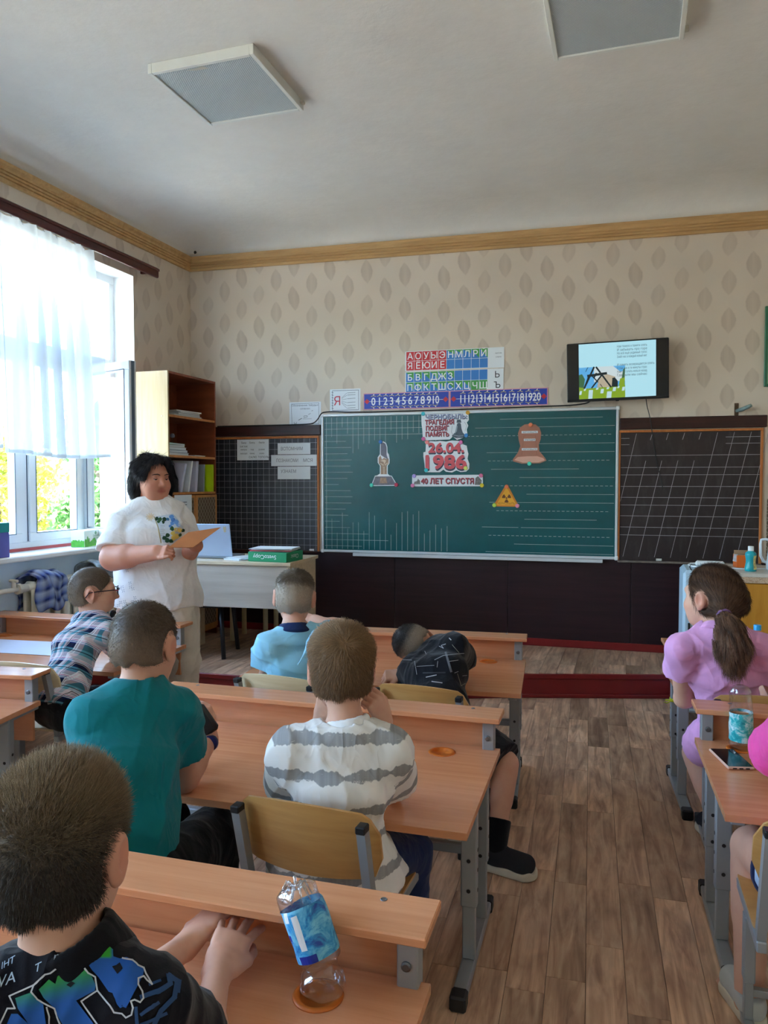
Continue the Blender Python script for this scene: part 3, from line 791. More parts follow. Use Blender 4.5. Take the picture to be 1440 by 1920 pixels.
def hl(x0, x1, z, t=.0022): m.add([(x0, yl, z-t/2), (x1, yl, z-t/2), (x1, yl, z+t/2), (x0, yl, z+t/2)], [(0, 1, 2, 3)])
def vl(x, z0, z1, t=.0022): m.add([(x-t/2, yl, z0), (x+t/2, yl, z0), (x+t/2, yl, z1), (x-t/2, yl, z1)], [(0, 1, 2, 3)])
rr = random.Random(3); G0 = -GW+.045
for k in range(25):
    x = G0+.047*k
    if x > -.09: break
    full = k in (0,); top = rr.uniform(.08, .30); bot = rr.uniform(.12, .34)
    if full: vl(x, -GH+.03, GH-.03, .003)
    else: vl(x, GH-.03-top*(1 if k < 12 else .8), GH-.03); vl(x, -GH+.03, -GH+.03+bot)
for j in range(22):
    z = GH-.075-.0515*j
    if z < -GH+.03: break
    full = j < 3; L = 1.15 if j == 0 else rr.uniform(.1, .25)
    if j in (1, 2): L = 1.0
    hl(-GW+.03, -GW+.03+L, z)
    if j > 17: hl(-GW+.03, -GW+.03+rr.uniform(.3, .6), z)
for j in range(17):                                          # writing lines on the right half: two solid, one dashed
    z = GH-.075-.0655*j
    if z < -GH+.03: break
    x0, x1 = (.16 if j > 3 else .0)+rr.uniform(0, .12), GW-.03
    if j % 3 == 2:
        x = x0
        while x < x1-.03: hl(x, x+.022, z, .0026); x += .036
    else:
        hl(x0+rr.uniform(0, .5), x1-(rr.uniform(0, .3) if rr.random() < .3 else 0), z)
        if rr.random() < .5: hl(x0, x0+rr.uniform(.1, .4), z)
o = part('ruled_lines', m, M_CHALK, gb); o['kind'] = 'stuff'
# left blackboard
lb = on_wall('left_blackboard', 'black grid chalkboard left of the green board behind the teacher desk', 'chalkboard', -2.89, 1.355)
m = MB(); m.box((-.62, -.012, -.492), (.595, 0, .485)); part('writing_surface', m, M_BLKB, lb)
m = MB(); m.box((.592, -.022, -.50), (.608, 0, .487), .003); m.box((-.62, -.024, .468), (.608, 0, .487), .003); part('frame', m, M_ORW, lb)
m = MB(); m.box((-.62, -.034, -.512), (.62, 0, -.492), .003); part('chalk_ledge', m, M_BEAM, lb)
m = MB(); m.box((-.62, -.028, .492), (.625, 0, .578), .004); part('top_board', m, M_BEAM, lb)
m = MB(); yl = -.0128
for k in range(23): vl(-.60+.0535*k, -.485, .465, .0028)
for j in range(17): hl(-.615, .59, .43-.0545*j, .0028)
o = part('grid_lines', m, M_CHALKG, lb); o['kind'] = 'stuff'
rb = on_wall('right_blackboard', 'brown-black chalkboard with slanted grid right of the green board', 'chalkboard', .635, 1.355)
m = MB(); m.box((-.49, -.012, -.50), (.485, 0, .485)); part('writing_surface', m, M_BRNB, rb)
m = MB(); m.box((-.497, -.022, -.50), (-.483, 0, .487), .003); m.box((.482, -.022, -.50), (.500, 0, .487), .003); m.box((-.497, -.024, .468), (.50, 0, .485), .003); part('frame', m, M_ORW, rb)
m = MB(); m.box((-.497, -.05, -.512), (.50, 0, -.498), .003); part('chalk_ledge', m, plain('chalky_ledge', (120, 108, 100), .7, var=.3, vs=25), rb)
m = MB(); m.box((-.49, -.030, .492), (.522, 0, .578), .004); part('top_board', m, M_BEAM, rb)
m = MB()
for j, z in enumerate([.425, .378, .295, .205, .150, .063, -.02, -.078, -.160, -.245, -.305]): hl(-.48, .48, z, .003) if j not in (0, 1) else (hl(-.48, -.42, z, .003), hl(.25, .48, z, .003))
for k in range(9):
    xt = -.37+.113*k
    p, q = (xt, .46), (xt-.20, -.47)
    lo = 0.0
    if q[0] < -.48: lo = (-.48-q[0])/(p[0]-q[0])
    a = (q[0]+(p[0]-q[0])*lo, q[1]+(p[1]-q[1])*lo)
    if k in (1, 2, 3, 4):
        b = (p[0]-.2*.22, p[1]-.93*.22)
        m.add([(p[0]-.002, yl, p[1]), (p[0]+.002, yl, p[1]), (p[0]-.012, yl, p[1]-.05), (p[0]-.016, yl, p[1]-.05)], [(0, 1, 2, 3)]); p = b
    m.add([(a[0]-.0016, yl, a[1]), (a[0]+.0016, yl, a[1]), (p[0]+.0016, yl, p[1]), (p[0]-.0016, yl, p[1])], [(0, 1, 2, 3)])
o = part('grid_lines', m, M_CHALKG, rb); o['kind'] = 'stuff'
def pebble(name, label, loc, mat, r=.012):
    m = MB(); m.tube([(-r*1.6, 0, r*.8), (r*1.6, r*.4, r*.8)], r*.8, 10); o = link(name, m.mesh(name, mat, auto=40), None, loc); return tag(o, label, 'chalk', 'pieces of chalk')
pebble('chalk', 'white chalk piece on the ledge under the left black chalkboard', wallpt(-2.35, .863, .02), M_WHITE)
pebble('chalk', 'white chalk piece on the ledge under the right chalkboard', wallpt(.435, .858, .03), M_WHITE)

# ---------------------------------------------------------------- flat paper: sheets, cut-outs, posters
M_PAPER = plain('white_paper', (232, 238, 242), .7, var=.01)
M_INK = plain('black_ink', (36, 38, 46), .7, var=0); M_INKB = plain('grey_ink', (96, 104, 116), .7, var=0); M_INKR = plain('red_ink', (196, 58, 76), .7, var=0)
def sheet(name, label, cat, u0, u1, z0, z1, off, group=None, mat=None, th=.0012):
    """a rectangular sheet on the wall; returns the thing, its printed layer depth and a mapper"""
    uc, zc_ = (u0+u1)/2, (z0+z1)/2
    t = on_wall(name, label, cat, uc, zc_, off, group)
    m = MB(); m.box((u0-uc, -th, z0-zc_), (u1-uc, 0, z1-zc_)); part('paper', m, mat or M_PAPER, t)
    return t
def lettering(t, items, mat, y, name='lettering', fat=.0):
    m = MB()
    for it in items: put_text(m, it[0], it[1], it[2], y, it[3], it[5] if len(it) > 5 else fat, it[6] if len(it) > 6 else 1.0, 'CENTER', it[4] if len(it) > 4 else None, it[7] if len(it) > 7 else 0)
    return part(name, m, mat, t)
def strokes(m, pts, w_, y):
    for a, b in zip(pts[:-1], pts[1:]):
        a = np.array(a, float); b = np.array(b, float); d = b-a; L = np.linalg.norm(d)+1e-9; d /= L; n_ = np.array([-d[1], d[0]])*w_/2; a = a-d*w_*.3; b = b+d*w_*.3
        m.add([(*(p),) for p in [(a[0]-n_[0], y, a[1]-n_[1]), (b[0]-n_[0], y, b[1]-n_[1]), (b[0]+n_[0], y, b[1]+n_[1]), (a[0]+n_[0], y, a[1]+n_[1])]], [(0, 1, 2, 3)])
off_b = .013
t = sheet('word_sheet', 'white sheet with small columns of words on the left black chalkboard', 'paper', -3.044, -2.745, 1.640, 1.820, off_b, 'word sheets on the left chalkboard')
lettering(t, [('Быш', -.085, .055, .022), ('Бись', -.005, .055, .022), ('была', .085, .055, .022), ('БАГАЖ', -.085, .022, .02), ('метро', -.085, -.004, .02), ('тир', -.005, -.004, .02), ('ролик', .085, -.004, .02),
              ('вокзал', -.085, -.038, .02), ('окно', -.005, -.038, .02), ('село', .085, -.038, .02), ('САЛЮ', .0, -.072, .024), ('ТОПОЛЬ', .1, -.072, .024)], M_INK, -.0016)
t = sheet('word_sheet', 'upper short white sheet reading ВСПОМНИМ on the left chalkboard', 'paper', -2.66, -2.361, 1.688, 1.783, off_b, 'word sheets on the left chalkboard')
lettering(t, [('ВСПОМНИМ', -.02, -.014, .04, .20)], M_INKB, -.0016)
t = sheet('word_sheet', 'long white sheet reading ПОЗНАКОМИМСЯ on the left chalkboard', 'paper', -2.721, -2.303, 1.588, 1.683, off_b+.0015, 'word sheets on the left chalkboard')
lettering(t, [('ПОЗНАКОМИ', -.06, -.014, .04, .20), ('МСЯ', .13, -.014, .04)], M_INKB, -.0016)
t = sheet('word_sheet', 'lowest white sheet reading УЗНАЕМ on the left chalkboard', 'paper', -2.662, -2.362, 1.475, 1.583, off_b, 'word sheets on the left chalkboard')
lettering(t, [('УЗНАЕМ', -.05, .0, .04, .14)], M_INKB, -.0016)
# sheets above the boards
t = sheet('diagram_sheet', 'faint white printed sheet with a small diagram, above the left chalkboard', 'paper', -2.555, -2.268, 1.935, 2.130, .002)
lettering(t, [('Обозначение твёрдых', .0, .062, .024, .24), ('согласных', .0, .035, .022, .09)], M_INKB, -.0016)
m = MB()
strokes(m, [(-.125, .083), (.125, .087), (.125, -.09), (-.12, -.095), (-.125, .083)], .003, -.0015)
strokes(m, [(-.10, -.07), (-.10, -.085), (-.08, -.085), (-.08, -.07)], .003, -.0015); strokes(m, [(-.06, -.055), (-.03, -.04)], .005, -.0015); strokes(m, [(-.01, -.02), (.02, -.02), (.02, -.03), (-.01, -.035), (-.01, -.02)], .003, -.0015)
strokes(m, [(.03, -.01), (.05, .0)], .003, -.0015); strokes(m, [(.06, .02), (.07, .025)], .003, -.0015); strokes(m, [(-.02, -.045), (.06, -.045)], .002, -.0015)
part('drawing', m, M_INKB, t)
t = sheet('letter_sheet', 'white sheet with a large red letter Я and ruled rays, above the green board', 'paper', -2.187, -1.918, 2.040, 2.228, .002)
m = MB(); put_text(m, 'Я', -.068, -.04, -.0018, .105, 0.0); part('letter', m, M_INKR, t)
m = MB(); strokes(m, [(-.112, .082), (.118, .082), (.118, -.082), (-.112, -.082), (-.112, .082)], .0035, -.0016)
for k, z in enumerate((.06, .042, .012, -.02, -.045, -.066)):
    strokes(m, [(-.03, -.0+z*.35), (.015, z)], .002, -.0016); strokes(m, [(.02, z), (.09, z+.003)], .003, -.0016)
for k in range(7): strokes(m, [(-.118, .07-.022*k), (-.104, .066-.022*k)], .004, -.0016)
part('ruling', m, M_INKB, t)
# syllable table
def cell(m, x0, x1, z0, z1, y): m.add([(x0, y, z0), (x1, y, z0), (x1, y, z1), (x0, y, z1)], [(0, 1, 2, 3)])
pr_red = plain('print_red', (206, 48, 58), .4, var=0); pr_blue = plain('print_blue', (56, 128, 204), .4, var=0); pr_green = plain('print_green', (70, 160, 76), .4, var=0)
pr_navy = plain('print_royal_blue', (36, 66, 172), .35, var=0); pr_white = plain('print_white', (240, 242, 244), .5, var=0); pr_pink = plain('print_pink', (222, 150, 170), .5, var=0); pr_yel = plain('print_yellow', (226, 204, 96), .5, var=0)
def letters(name, label, u0, u1, z0, z1, rows, kind):
    t = sheet(name, label, 'poster', u0, u1, z0, z1, .003, 'two strips of the letter chart'); W_ = u1-u0; H_ = z1-z0
    return t, W_, H_
t, W_, H_ = letters('letter_chart', 'upper strip of the coloured letter chart: red vowels, green-blue consonants', -1.534, -.731, 2.352, 2.513, None, 0)
cw = .0667; x0 = -W_/2+.008; ch_ = H_/2-.004; mr, mb_, mg, ml = MB(), MB(), MB(), MB()
for r_, s in enumerate(('АОУЫЭНМЛРЙ', 'ЯЁЮИЕ     ')):
    for c, L in enumerate(s):
        xa_ = x0+c*cw; zb_ = H_/2-.003-(r_+1)*ch_
        if c < 5: cell(mr, xa_+.0015, xa_+cw-.0015, zb_+.0015, zb_+ch_-.0015, -.0015)
        else:
            cell(mb_, xa_+.0015, xa_+cw-.0015, zb_+.0015, zb_+ch_-.0015, -.0015)
            if r_ == 0: mg.add([(xa_+.0015, -.0017, zb_+ch_-.0015), (xa_+cw-.0015, -.0017, zb_+ch_-.0015), (xa_+cw-.0015, -.0017, zb_+.0015+(ch_*.5 if c < 8 else 0))], [(0, 1, 2)])
        if L != ' ': put_text(ml, L, xa_+cw/2, zb_+.014, -.002, .072, .012)
part('red_cells', mr, pr_red, t); part('blue_cells', mb_, pr_blue, t); part('green_corners', mg, pr_green, t); part('letters', ml, pr_white, t)
m = MB(); put_text(m, 'карточки', W_/2-.045, .03, -.002, .016, 0, 1, 'CENTER', .05); put_text(m, 'слоги', W_/2-.045, .0, -.002, .016); part('small_print', m, M_INKB, t)
t, W_, H_ = letters('letter_chart', 'lower strip of the coloured letter chart with black Ь and Ъ at its end', -1.534, -.735, 2.176, 2.346, None, 1)
ch_ = H_/2-.003; mb_, mg, ml, mk, me_ = MB(), MB(), MB(), MB(), MB()
for r_, s in enumerate(('БВГДЖЗ    ', 'ПФКТШСХЦЧЩ')):
    for c, L in enumerate(s):
        xa_ = x0+c*cw; zb_ = H_/2-.002-(r_+1)*ch_
        green = (r_ == 1 and c in (8, 9))
        cell(mg if green else mb_, xa_+.0015, xa_+cw-.0015, zb_+.0015, zb_+ch_-.0015, -.0015)
        if L != ' ' and not green: mg.add([(xa_+.0015, -.0017, zb_+ch_-.0015), (xa_+cw-.0015, -.0017, zb_+ch_-.0015), (xa_+cw-.0015, -.0017, zb_+.02)], [(0, 1, 2)])
        if L != ' ': put_text(ml, L, xa_+cw/2, zb_+.014, -.002, .072, .012)
    put_text(mk, 'ЬЪ'[r_], W_/2-.05, H_/2-.07-r_*ch_, -.002, .07, .004)
part('blue_cells', mb_, pr_blue, t); part('green_corners', mg, pr_green, t); part('letters', ml, pr_white, t); part('black_letters', mk, M_INK, t)
# number strips
def numstrip(label, u0, u1, nums, flip):
    t = sheet('number_strip', label, 'poster', u0, u1, 2.049, 2.184, .004, 'two number strips', pr_pink); W_ = u1-u0
    m = MB(); cell(m, -W_/2+.006, W_/2-.006, -.061, .061, -.0015); part('blue_field', m, pr_navy, t)
    ml, my, mr = MB(), MB(), MB(); n = len(nums); a = -W_/2+.085; b = W_/2-.085-.03*(not flip)
    if flip: a += .02
    strokes(ml, [(-W_/2+.03, 0), (W_/2-.03, 0)], .003, -.0017)
    for k, s in enumerate(nums):
        x = a+(b-a)*k/(n-1); put_text(ml, s, x, -.031, -.002, .088, .016, .74 if len(s) > 1 else .85)
        if k < n:
            for sg in (-1, 1):
                strokes(my, [(x-.02, sg*.041), (x, sg*.048), (x+.02, sg*.041)], .004, -.0018); strokes(ml, [(x, sg*.052), (x+.006, sg*.058)], .006, -.0018)
    for sg in (-1, 1):
        xx = sg*(W_/2-.03); mr.add([(xx-.022, -.002, 0), (xx, -.002, .022), (xx+.022, -.002, 0), (xx, -.002, -.022)], [(0, 1, 2, 3)])
    part('numerals', ml, pr_white, t); part('arcs', my, pr_yel, t); part('red_arrows', mr, pr_red, t)
numstrip('left blue number strip, zero to ten, nearer the letter Я sheet', -1.890, -1.168, [str(k) for k in range(11)], False)
numstrip('right blue number strip, eleven to twenty, nearer the television', -1.163, -.392, [str(k) for k in range(11, 21)], True)

# cut-outs on the green board
def outline_off(u, z): return u, z
def cut(name, label, cat, uc, zc_, poly, mat=None, off=.0235):
    t = on_wall(name, label, cat, uc, zc_, off)
    m = MB(); m.prism(poly, 0, -.0015); part('paper', m, mat or M_PAPER, t); return t
def magnet(name, label, u, z, c, r=.0165):
    t = on_wall(name, label, 'magnet', u, z, .0253, 'round board magnets')
    m = MB(); M = Matrix.Rotation(PI/2, 4, 'X'); m.lathe([(r, 0), (r, .005), (r*.8, .009), (r*.4, .0085), (1e-6, .008)], 18, M=M)
    part('disc', m, plain('magnet_%d_%d_%d' % c, c, .35, var=0), t, auto=40)
g1, g2, g3 = (58, 206, 196), (236, 194, 60), (218, 110, 170)
pr_salmon = plain('print_salmon', (218, 96, 104), .6, var=.1, vs=20); pr_shade = plain('print_slate', (62, 70, 88), .6, var=0); pr_lil = plain('print_greyblue', (150, 162, 196), .6, var=.1, vs=20); pr_brick = plain('print_brick', (176, 76, 84), .6, var=.15, vs=20)
title = cut('title_cutout', 'white cut-out with title lettering and a small bell, at the top of the green board', 'cut-out', -1.2, 1.90, [(-.195, .108), (.14, .113), (.16, .106), (.19, .106), (.195, .045), (.178, .025), (.190, .0), (.178, -.03), (.185, -.075), (.14, -.10), (.10, -.112), (.065, -.085), (.04, -.108), (-.18, -.112), (-.186, -.02), (-.192, .02)])
def shadowed(t, items, mat, y=-.002, dx=.0035, dz=-.005):
    lettering(t, [(i[0], i[1]+dx, i[2]+dz, *i[3:]) for i in items], pr_shade, y, 'letter_shade'); lettering(t, items, mat, y-.0006, 'lettering')
shadowed(title, [('ЧЕРНОБЫЛЬ:', .01, .058, .05, .335, .03)], pr_lil)
shadowed(title, [('ТРАГЕДИЯ', -.045, .016, .05, .235, .03), ('ПОДВИГ', -.062, -.032, .05, .185, .03), ('ПАМЯТЬ', -.062, -.08, .05, .190, .03)], pr_brick)
def bell_poly(cx_, cz_, s): return [(cx_+s*a, cz_+s*b) for a, b in [(-.18, 1.0), (.18, 1.0), (.28, .8), (.36, .2), (.55, -.35), (.95, -.75), (.9, -.95), (.3, -1.08), (-.4, -1.05), (-.95, -.85), (-.95, -.7), (-.55, -.3), (-.36, .25), (-.28, .8)]]
m = MB(); m.flat(bell_poly(.115, -.035, .058), -.0021); m.flat([(.095, .025), (.135, .025), (.128, .05), (.10, .05)], -.0021); strokes(m, [(.06, .0), (.055, -.05), (.075, -.09), (.115, -.106)], .002, -.0019); strokes(m, [(.16, .03), (.178, .0), (.165, -.04)], .002, -.0019); part('bell_print', m, plain('print_bell_grey', (70, 86, 98), .5, var=.2, vs=30), title)
m = MB(); m.flat([(.095, .0), (.105, .0), (.098, -.045), (.08, -.065)], -.0024); m.flat([(.07, -.074), (.11, -.085), (.15, -.082), (.15, -.078), (.11, -.08), (.07, -.069)], -.0024); part('bell_highlight', m, plain('print_bell_pale', (150, 166, 176), .5, var=0), title)
date = cut('date_cutout', 'white cut-out reading 26.04. 1986 in red numerals under the title', 'cut-out', -1.19, 1.656, [(-.165, .118), (-.13, .126), (-.085, .122), (-.05, .126), (.0, .12), (.05, .128), (.10, .124), (.135, .118), (.14, .095), (.168, .085), (.176, .04), (.182, .02), (.175, -.02), (.19, -.06), (.188, -.10), (.165, -.122), (.12, -.125), (.085, -.112), (.05, -.128), (.0, -.122), (-.02, -.105), (-.05, -.126), (-.17, -.126), (-.178, -.05), (-.186, .0), (-.186, .035), (-.168, .04)])
shadowed(date, [('26.04.', -.0, .035, .105, .285, .045)], pr_salmon, dz=-.012)
shadowed(date, [('1986', .0, -.095, .15, .325, .045)], pr_salmon, dz=-.014)
ban = cut('banner_cutout', 'long white strip reading 40 ЛЕТ СПУСТЯ under the red date', 'cut-out', -1.18, 1.463, [(-.29, .042), (.288, .046), (.29, -.046), (-.29, -.048)])
shadowed(ban, [('40 ЛЕТ СПУСТЯ', -.0, -.024, .06, .43, .03)], pr_brick)
m = MB(); m.flat([(-.275, -.03), (-.22, -.03), (-.225, .0), (-.24, .015), (-.25, -.005), (-.27, -.01)], -.002); m.flat([(.225, -.035), (.275, -.035), (.28, .0), (.25, .035), (.23, .02)], -.002); part('corner_prints', m, plain('print_murky', (120, 118, 116), .6, var=.4, vs=60), ban)
mon = cut('monument_cutout', 'white-edged cut-out of a raised stone fist monument at the left of the green board', 'cut-out', -1.708, 1.605, [(-.034, .175), (-.022, .186), (.0, .178), (.018, .165), (.028, .135), (.030, .09), (.042, .07), (.048, .03), (.046, .0), (.032, -.02), (.032, -.085), (.046, -.1), (.066, -.103), (.116, -.185), (-.114, -.188), (-.078, -.102), (-.06, -.1), (-.036, -.085), (-.036, -.02), (-.054, .005), (-.054, .05), (-.036, .075)])
y_ = -.002; m = MB(); m.flat([(-.028, .165), (-.005, .17), (.012, .16), (.022, .13), (.022, .07), (.036, .03), (-.0, .05), (-.028, .07)], y_); m.flat([(-.075, -.108), (.062, -.108), (.105, -.178), (-.102, -.18)], y_); part('print_grey', m, plain('print_stone_grey', (112, 110, 122), .6, var=.2, vs=40), mon)
m = MB(); m.flat([(-.045, .045), (-.03, .065), (-.018, .03), (.0, .045), (.02, .035), (.04, .04), (.04, .0), (.024, -.02), (.024, -.09), (-.028, -.09), (-.028, -.02), (-.045, .0)], y_-.0002); m.flat([(-.03, -.118), (.018, -.118), (.028, -.165), (-.038, -.165)], y_-.0003); part('print_tan', m, plain('print_stone_tan', (168, 140, 118), .6, var=.25, vs=50), mon)
m = MB(); m.flat([(-.03, .02), (.0, .032), (.018, .022), (.005, -.008), (-.005, .012)], y_-.0005); strokes(m, [(-.03, .0), (-.005, -.016)], .006, y_-.0005); strokes(m, [(.0, -.03), (.0, -.085)], .006, y_-.0005); strokes(m, [(.03, -.0), (.008, -.014)], .006, y_-.0005); part('print_pale', m, plain('print_stone_pale', (222, 206, 184), .6, var=.1, vs=50), mon)
bc = [(-.04, .148), (.0, .152), (.045, .146), (.075, .12), (.088, .08), (.084, .03), (.07, -.01), (.075, -.06), (.12, -.115), (.13, -.135), (.08, -.155), (-.06, -.158), (-.125, -.14), (-.13, -.125), (-.09, -.07), (-.072, -.02), (-.085, .03), (-.09, .08), (-.075, .125)]
bell = cut('bell_cutout', 'brown paper bell cut-out with three glued word strips on the green board', 'cut-out', -.527, 1.752, bc, plain('kraft_brown', (176, 120, 98), .7, var=.06))
m = MB(); m.flat([(-.118, -.128), (-.09, -.105), (-.02, -.10), (.06, -.10), (.105, -.115), (.118, -.132), (.07, -.148), (-.05, -.15)], -.002); part('bell_mouth', m, plain('bell_mouth_pink', (226, 178, 156), .7, var=.05), bell)
m = MB(); strokes(m, [(-.045, .06), (-.06, -.09)], .002, -.0019); strokes(m, [(.045, .06), (.055, -.09)], .002, -.0019); strokes(m, [(-.045, .06), (.045, .06)], .002, -.0019); part('drawn_lines', m, plain('bell_line', (140, 88, 70), .7, var=0), bell)
for (x, z, w_, s) in ((.0, .088, .125, 'ЧЕРНОБЫЛЬ'), (-.0, .028, .09, 'ТРАГЕДИЯ'), (.0, -.045, .12, 'ЧЕРНОБЫЛЯ')):
    m = MB(); m.box((x-w_/2, -.0028, z-.009), (x+w_/2, -.0016, z+.009)); q = part('word_strip', m, M_PAPER, bell)
    m = MB(); put_text(m, s, x, z-.006, -.0031, .016, .006, 1, 'CENTER', w_*.9); part('lettering', m, M_INK, q)
tri = cut('radiation_sign', 'yellow triangular radiation warning cut-out low on the green board', 'sign', -.705, 1.332, [(-.008, .092), (.012, .092), (.096, -.065), (.09, -.076), (-.094, -.074), (-.098, -.062)], plain('sign_border', (214, 132, 40), .6, var=.05))
m = MB(); m.flat([(.002, .078), (.082, -.064), (-.082, -.064)], -.0018); part('yellow_field', m, plain('sign_yellow', (236, 172, 44), .55, var=.05), tri)
m = MB()
for k in range(3):
    a0 = PI/2+2*PI*k/3+PI; p = []
    for aa in np.linspace(a0-.5, a0+.5, 7): p.append((.002+.036*math.cos(aa), -.008+.036*math.sin(aa)))
    for aa in np.linspace(a0+.5, a0-.5, 5): p.append((.002+.011*math.cos(aa), -.008+.011*math.sin(aa)))
    m.flat(p, -.0022)
m.flat([(.002+.007*math.cos(2*PI*k/12), -.008+.007*math.sin(2*PI*k/12)) for k in range(12)], -.0022); part('trefoil', m, plain('sign_brown', (108, 62, 24), .6, var=0), tri)
m = MB(); put_text(m, 'ЧЕРНОБЫЛЬ', .0, -.058, -.0022, .024, .002, 1, 'CENTER', .135); part('lettering', m, plain('sign_letter', (160, 96, 30), .6, var=0), tri)
for (u, z, c, s) in [(-1.378, 2.003, (60, 196, 206), 'turquoise magnet at the top left corner of the title cut-out'), (-1.014, 2.003, (216, 160, 40), 'amber magnet at the top right corner of the title cut-out'), (-1.375, 1.800, (214, 100, 160), 'pink magnet at the bottom left of the title cut-out'), (-1.025, 1.822, (40, 130, 200), 'blue magnet beside the printed bell'),
    (-1.345, 1.772, (236, 140, 140), 'salmon magnet at the top left of the red date'), (-1.068, 1.768, (214, 110, 170), 'pink magnet at the top right of the red date'), (-1.352, 1.547, (58, 196, 206), 'turquoise magnet at the bottom left of the red date'), (-1.030, 1.562, (216, 226, 110), 'lime magnet at the bottom right of the red date'),
    (-1.452, 1.500, (180, 160, 226), 'lilac magnet at the upper left end of the long strip'), (-.906, 1.502, (224, 120, 160), 'pink magnet at the upper right end of the long strip'), (-1.465, 1.422, (222, 130, 180), 'pink magnet at the lower left end of the long strip'), (-.898, 1.424, (230, 208, 50), 'yellow magnet at the lower right end of the long strip'),
    (-1.737, 1.782, (30, 110, 190), 'blue magnet on the tip of the fist monument'), (-1.815, 1.425, (70, 214, 190), 'mint magnet at the left foot of the monument'), (-1.603, 1.428, (200, 50, 80), 'crimson magnet at the right foot of the monument'),
    (-.520, 1.896, (236, 128, 84), 'coral magnet at the top of the paper bell'), (-.527, 1.594, (74, 214, 184), 'mint magnet under the paper bell'), (-.703, 1.414, (236, 128, 84), 'coral magnet on the apex of the yellow triangle'), (-.798, 1.268, (196, 226, 90), 'lime magnet at the left corner of the yellow triangle'), (-.618, 1.264, (236, 150, 180), 'pink magnet at the right corner of the yellow triangle')]:
    magnet('magnet', s, u, z, c)

# ---------------------------------------------------------------- television
def emit(name, c, k):
    g = NG(name, .4); L = lin(c); g.base((0, 0, 0)); g.b.inputs['Emission Color'].default_value = (*L, 1); g.b.inputs['Emission Strength'].default_value = k*EMI; return g.m
EMI = 1.0/2**SC.view_settings.exposure
tv = on_wall('television', 'wall-mounted flat television showing a slide, right of the posters', 'television', .118, 2.277, .122)
tv.rotation_euler = (math.radians(4), math.radians(-1.1), TH)
W2, H2 = .362, .218
m = MB(); m.box((-W2, 0, -H2), (W2, .03, H2), .006); m.box((-.25, .03, -.15), (.25, .06, .13), .01); part('casing', m, M_BLACK, tv)
g = NG('dark_screen', .12, 0, .6); g.base((.004, .005, .01)); M_SCR = g.m
m = MB(); m.box((-W2+.006, -.002, -H2+.018), (W2-.006, .001, H2-.007)); part('screen', m, M_SCR, tv)
m = MB(); m.box((-W2, -.004, -H2), (W2, 0, -H2+.017), .002); m.box((-.012, -.003, -H2-.006), (.012, .01, -H2)); part('bezel', m, M_BLACK, tv)
m = MB(); m.box((-.05, .06, -.09), (.05, .105, .05), .004); part('wall_bracket', m, M_METAL, tv)
sx0, sx1, sz0, sz1 = -.275, .272, -H2+.020, H2-.010
m = MB(); cell(m, sx0, sx1, sz0, sz1, -.003); part('slide', m, emit('slide_pale_blue', (176, 226, 240), .95), tv)
def sp(a, b): return (sx0+(sx1-sx0)*a, sz0+(sz1-sz0)*b)
def spoly(m, pts, y): m.flat([sp(a, b) for a, b in pts], y)
m = MB(); spoly(m, [(0, 0), (.605, 0), (.605, .575), (0, .575)], -.0033); part('photo_sky', m, emit('slide_sky', (94, 176, 232), .9), tv)
m = MB(); spoly(m, [(.2, .575), (.45, .575), (.55, .46), (.605, .5), (.605, .3), (.2, .3)], -.0035); spoly(m, [(.25, .22), (.45, .22), (.46, .42), (.28, .42)], -.0035); part('photo_clouds', m, emit('slide_cloud', (206, 222, 226), .9), tv)
m = MB(); spoly(m, [(.24, .2), (.46, .2), (.48, .38), (.36, .44), (.26, .36)], -.0037); part('photo_wall', m, emit('slide_wall', (196, 184, 160), .8), tv)
m = MB(); spoly(m, [(0, 0), (.605, 0), (.605, .22), (.5, .2), (.3, .2), (.1, .19), (0, .22)], -.0039); spoly(m, [(.52, .2), (.6, .2), (.6, .36), (.54, .34)], -.0039); part('photo_grass', m, emit('slide_grass', (140, 176, 40), .8), tv)
m = MB(); spoly(m, [(0, .2), (.06, .2), (.08, .36), (.04, .46), (0, .44)], -.0038); spoly(m, [(.56, .34), (.60, .36), (.605, .54), (.58, .5)], -.0038); part('photo_trees', m, emit('slide_tree', (70, 120, 80), .7), tv)
m = MB(); K = -.0042
for a, b, w_ in (((.07, .2), (.2, .57), .013), ((.07, .2), (.13, .4), .012), ((.23, .57), (.42, .2), .012), ((.12, .42), (.36, .45), .018), ((.17, .2), (.3, .42), .011), ((.17, .42), (.25, .3), .008), ((.2, .38), (.23, .46), .01), ((.28, .26), (.31, .2), .005), ((.12, .575), (.09, .5), .004)):
    strokes(m, [sp(*a), sp(*b)], w_, K)
spoly(m, [(.43, .2), (.51, .2), (.51, .3), (.47, .37), (.44, .36)], K); part('photo_beams', m, emit('slide_dark', (26, 40, 44), .8), tv)
m = MB()
for (a, b, w_, h_) in ((.12, .0, .055, .16), (.36, .0, .062, .12), (.28, .09, .04, .08), (.44, .12, .04, .07), (.56, .12, .035, .07), (.0, .08, .03, .07), (.22, .16, .03, .035), (.36, .16, .03, .035), (.06, .15, .025, .04), (.5, .17, .025, .035)): spoly(m, [(a, b), (a+w_, b), (a+w_+.01, b+h_), (a+.01, b+h_)], -.0041)
part('photo_slabs', m, emit('slide_slab', (190, 222, 230), .9), tv)
m = MB()
for k, s in enumerate(('Нам тяжело к памяти опять', 'И забывать про горе', 'Но всё ещё родимый голос', 'Зовёт нас в каждый новый миг', '', 'И память возвращается опять', 'О том, как в те минуты страх', 'Нам отступать нельзя назад', 'Где были мы сейчас')):
    if s: x, z = sp(.5, .9-.062*k-(.02 if k > 4 else 0)); put_text(m, s, x, z, -.0044, .025, .002, 1, 'LEFT', .21 if k != 5 else .26)
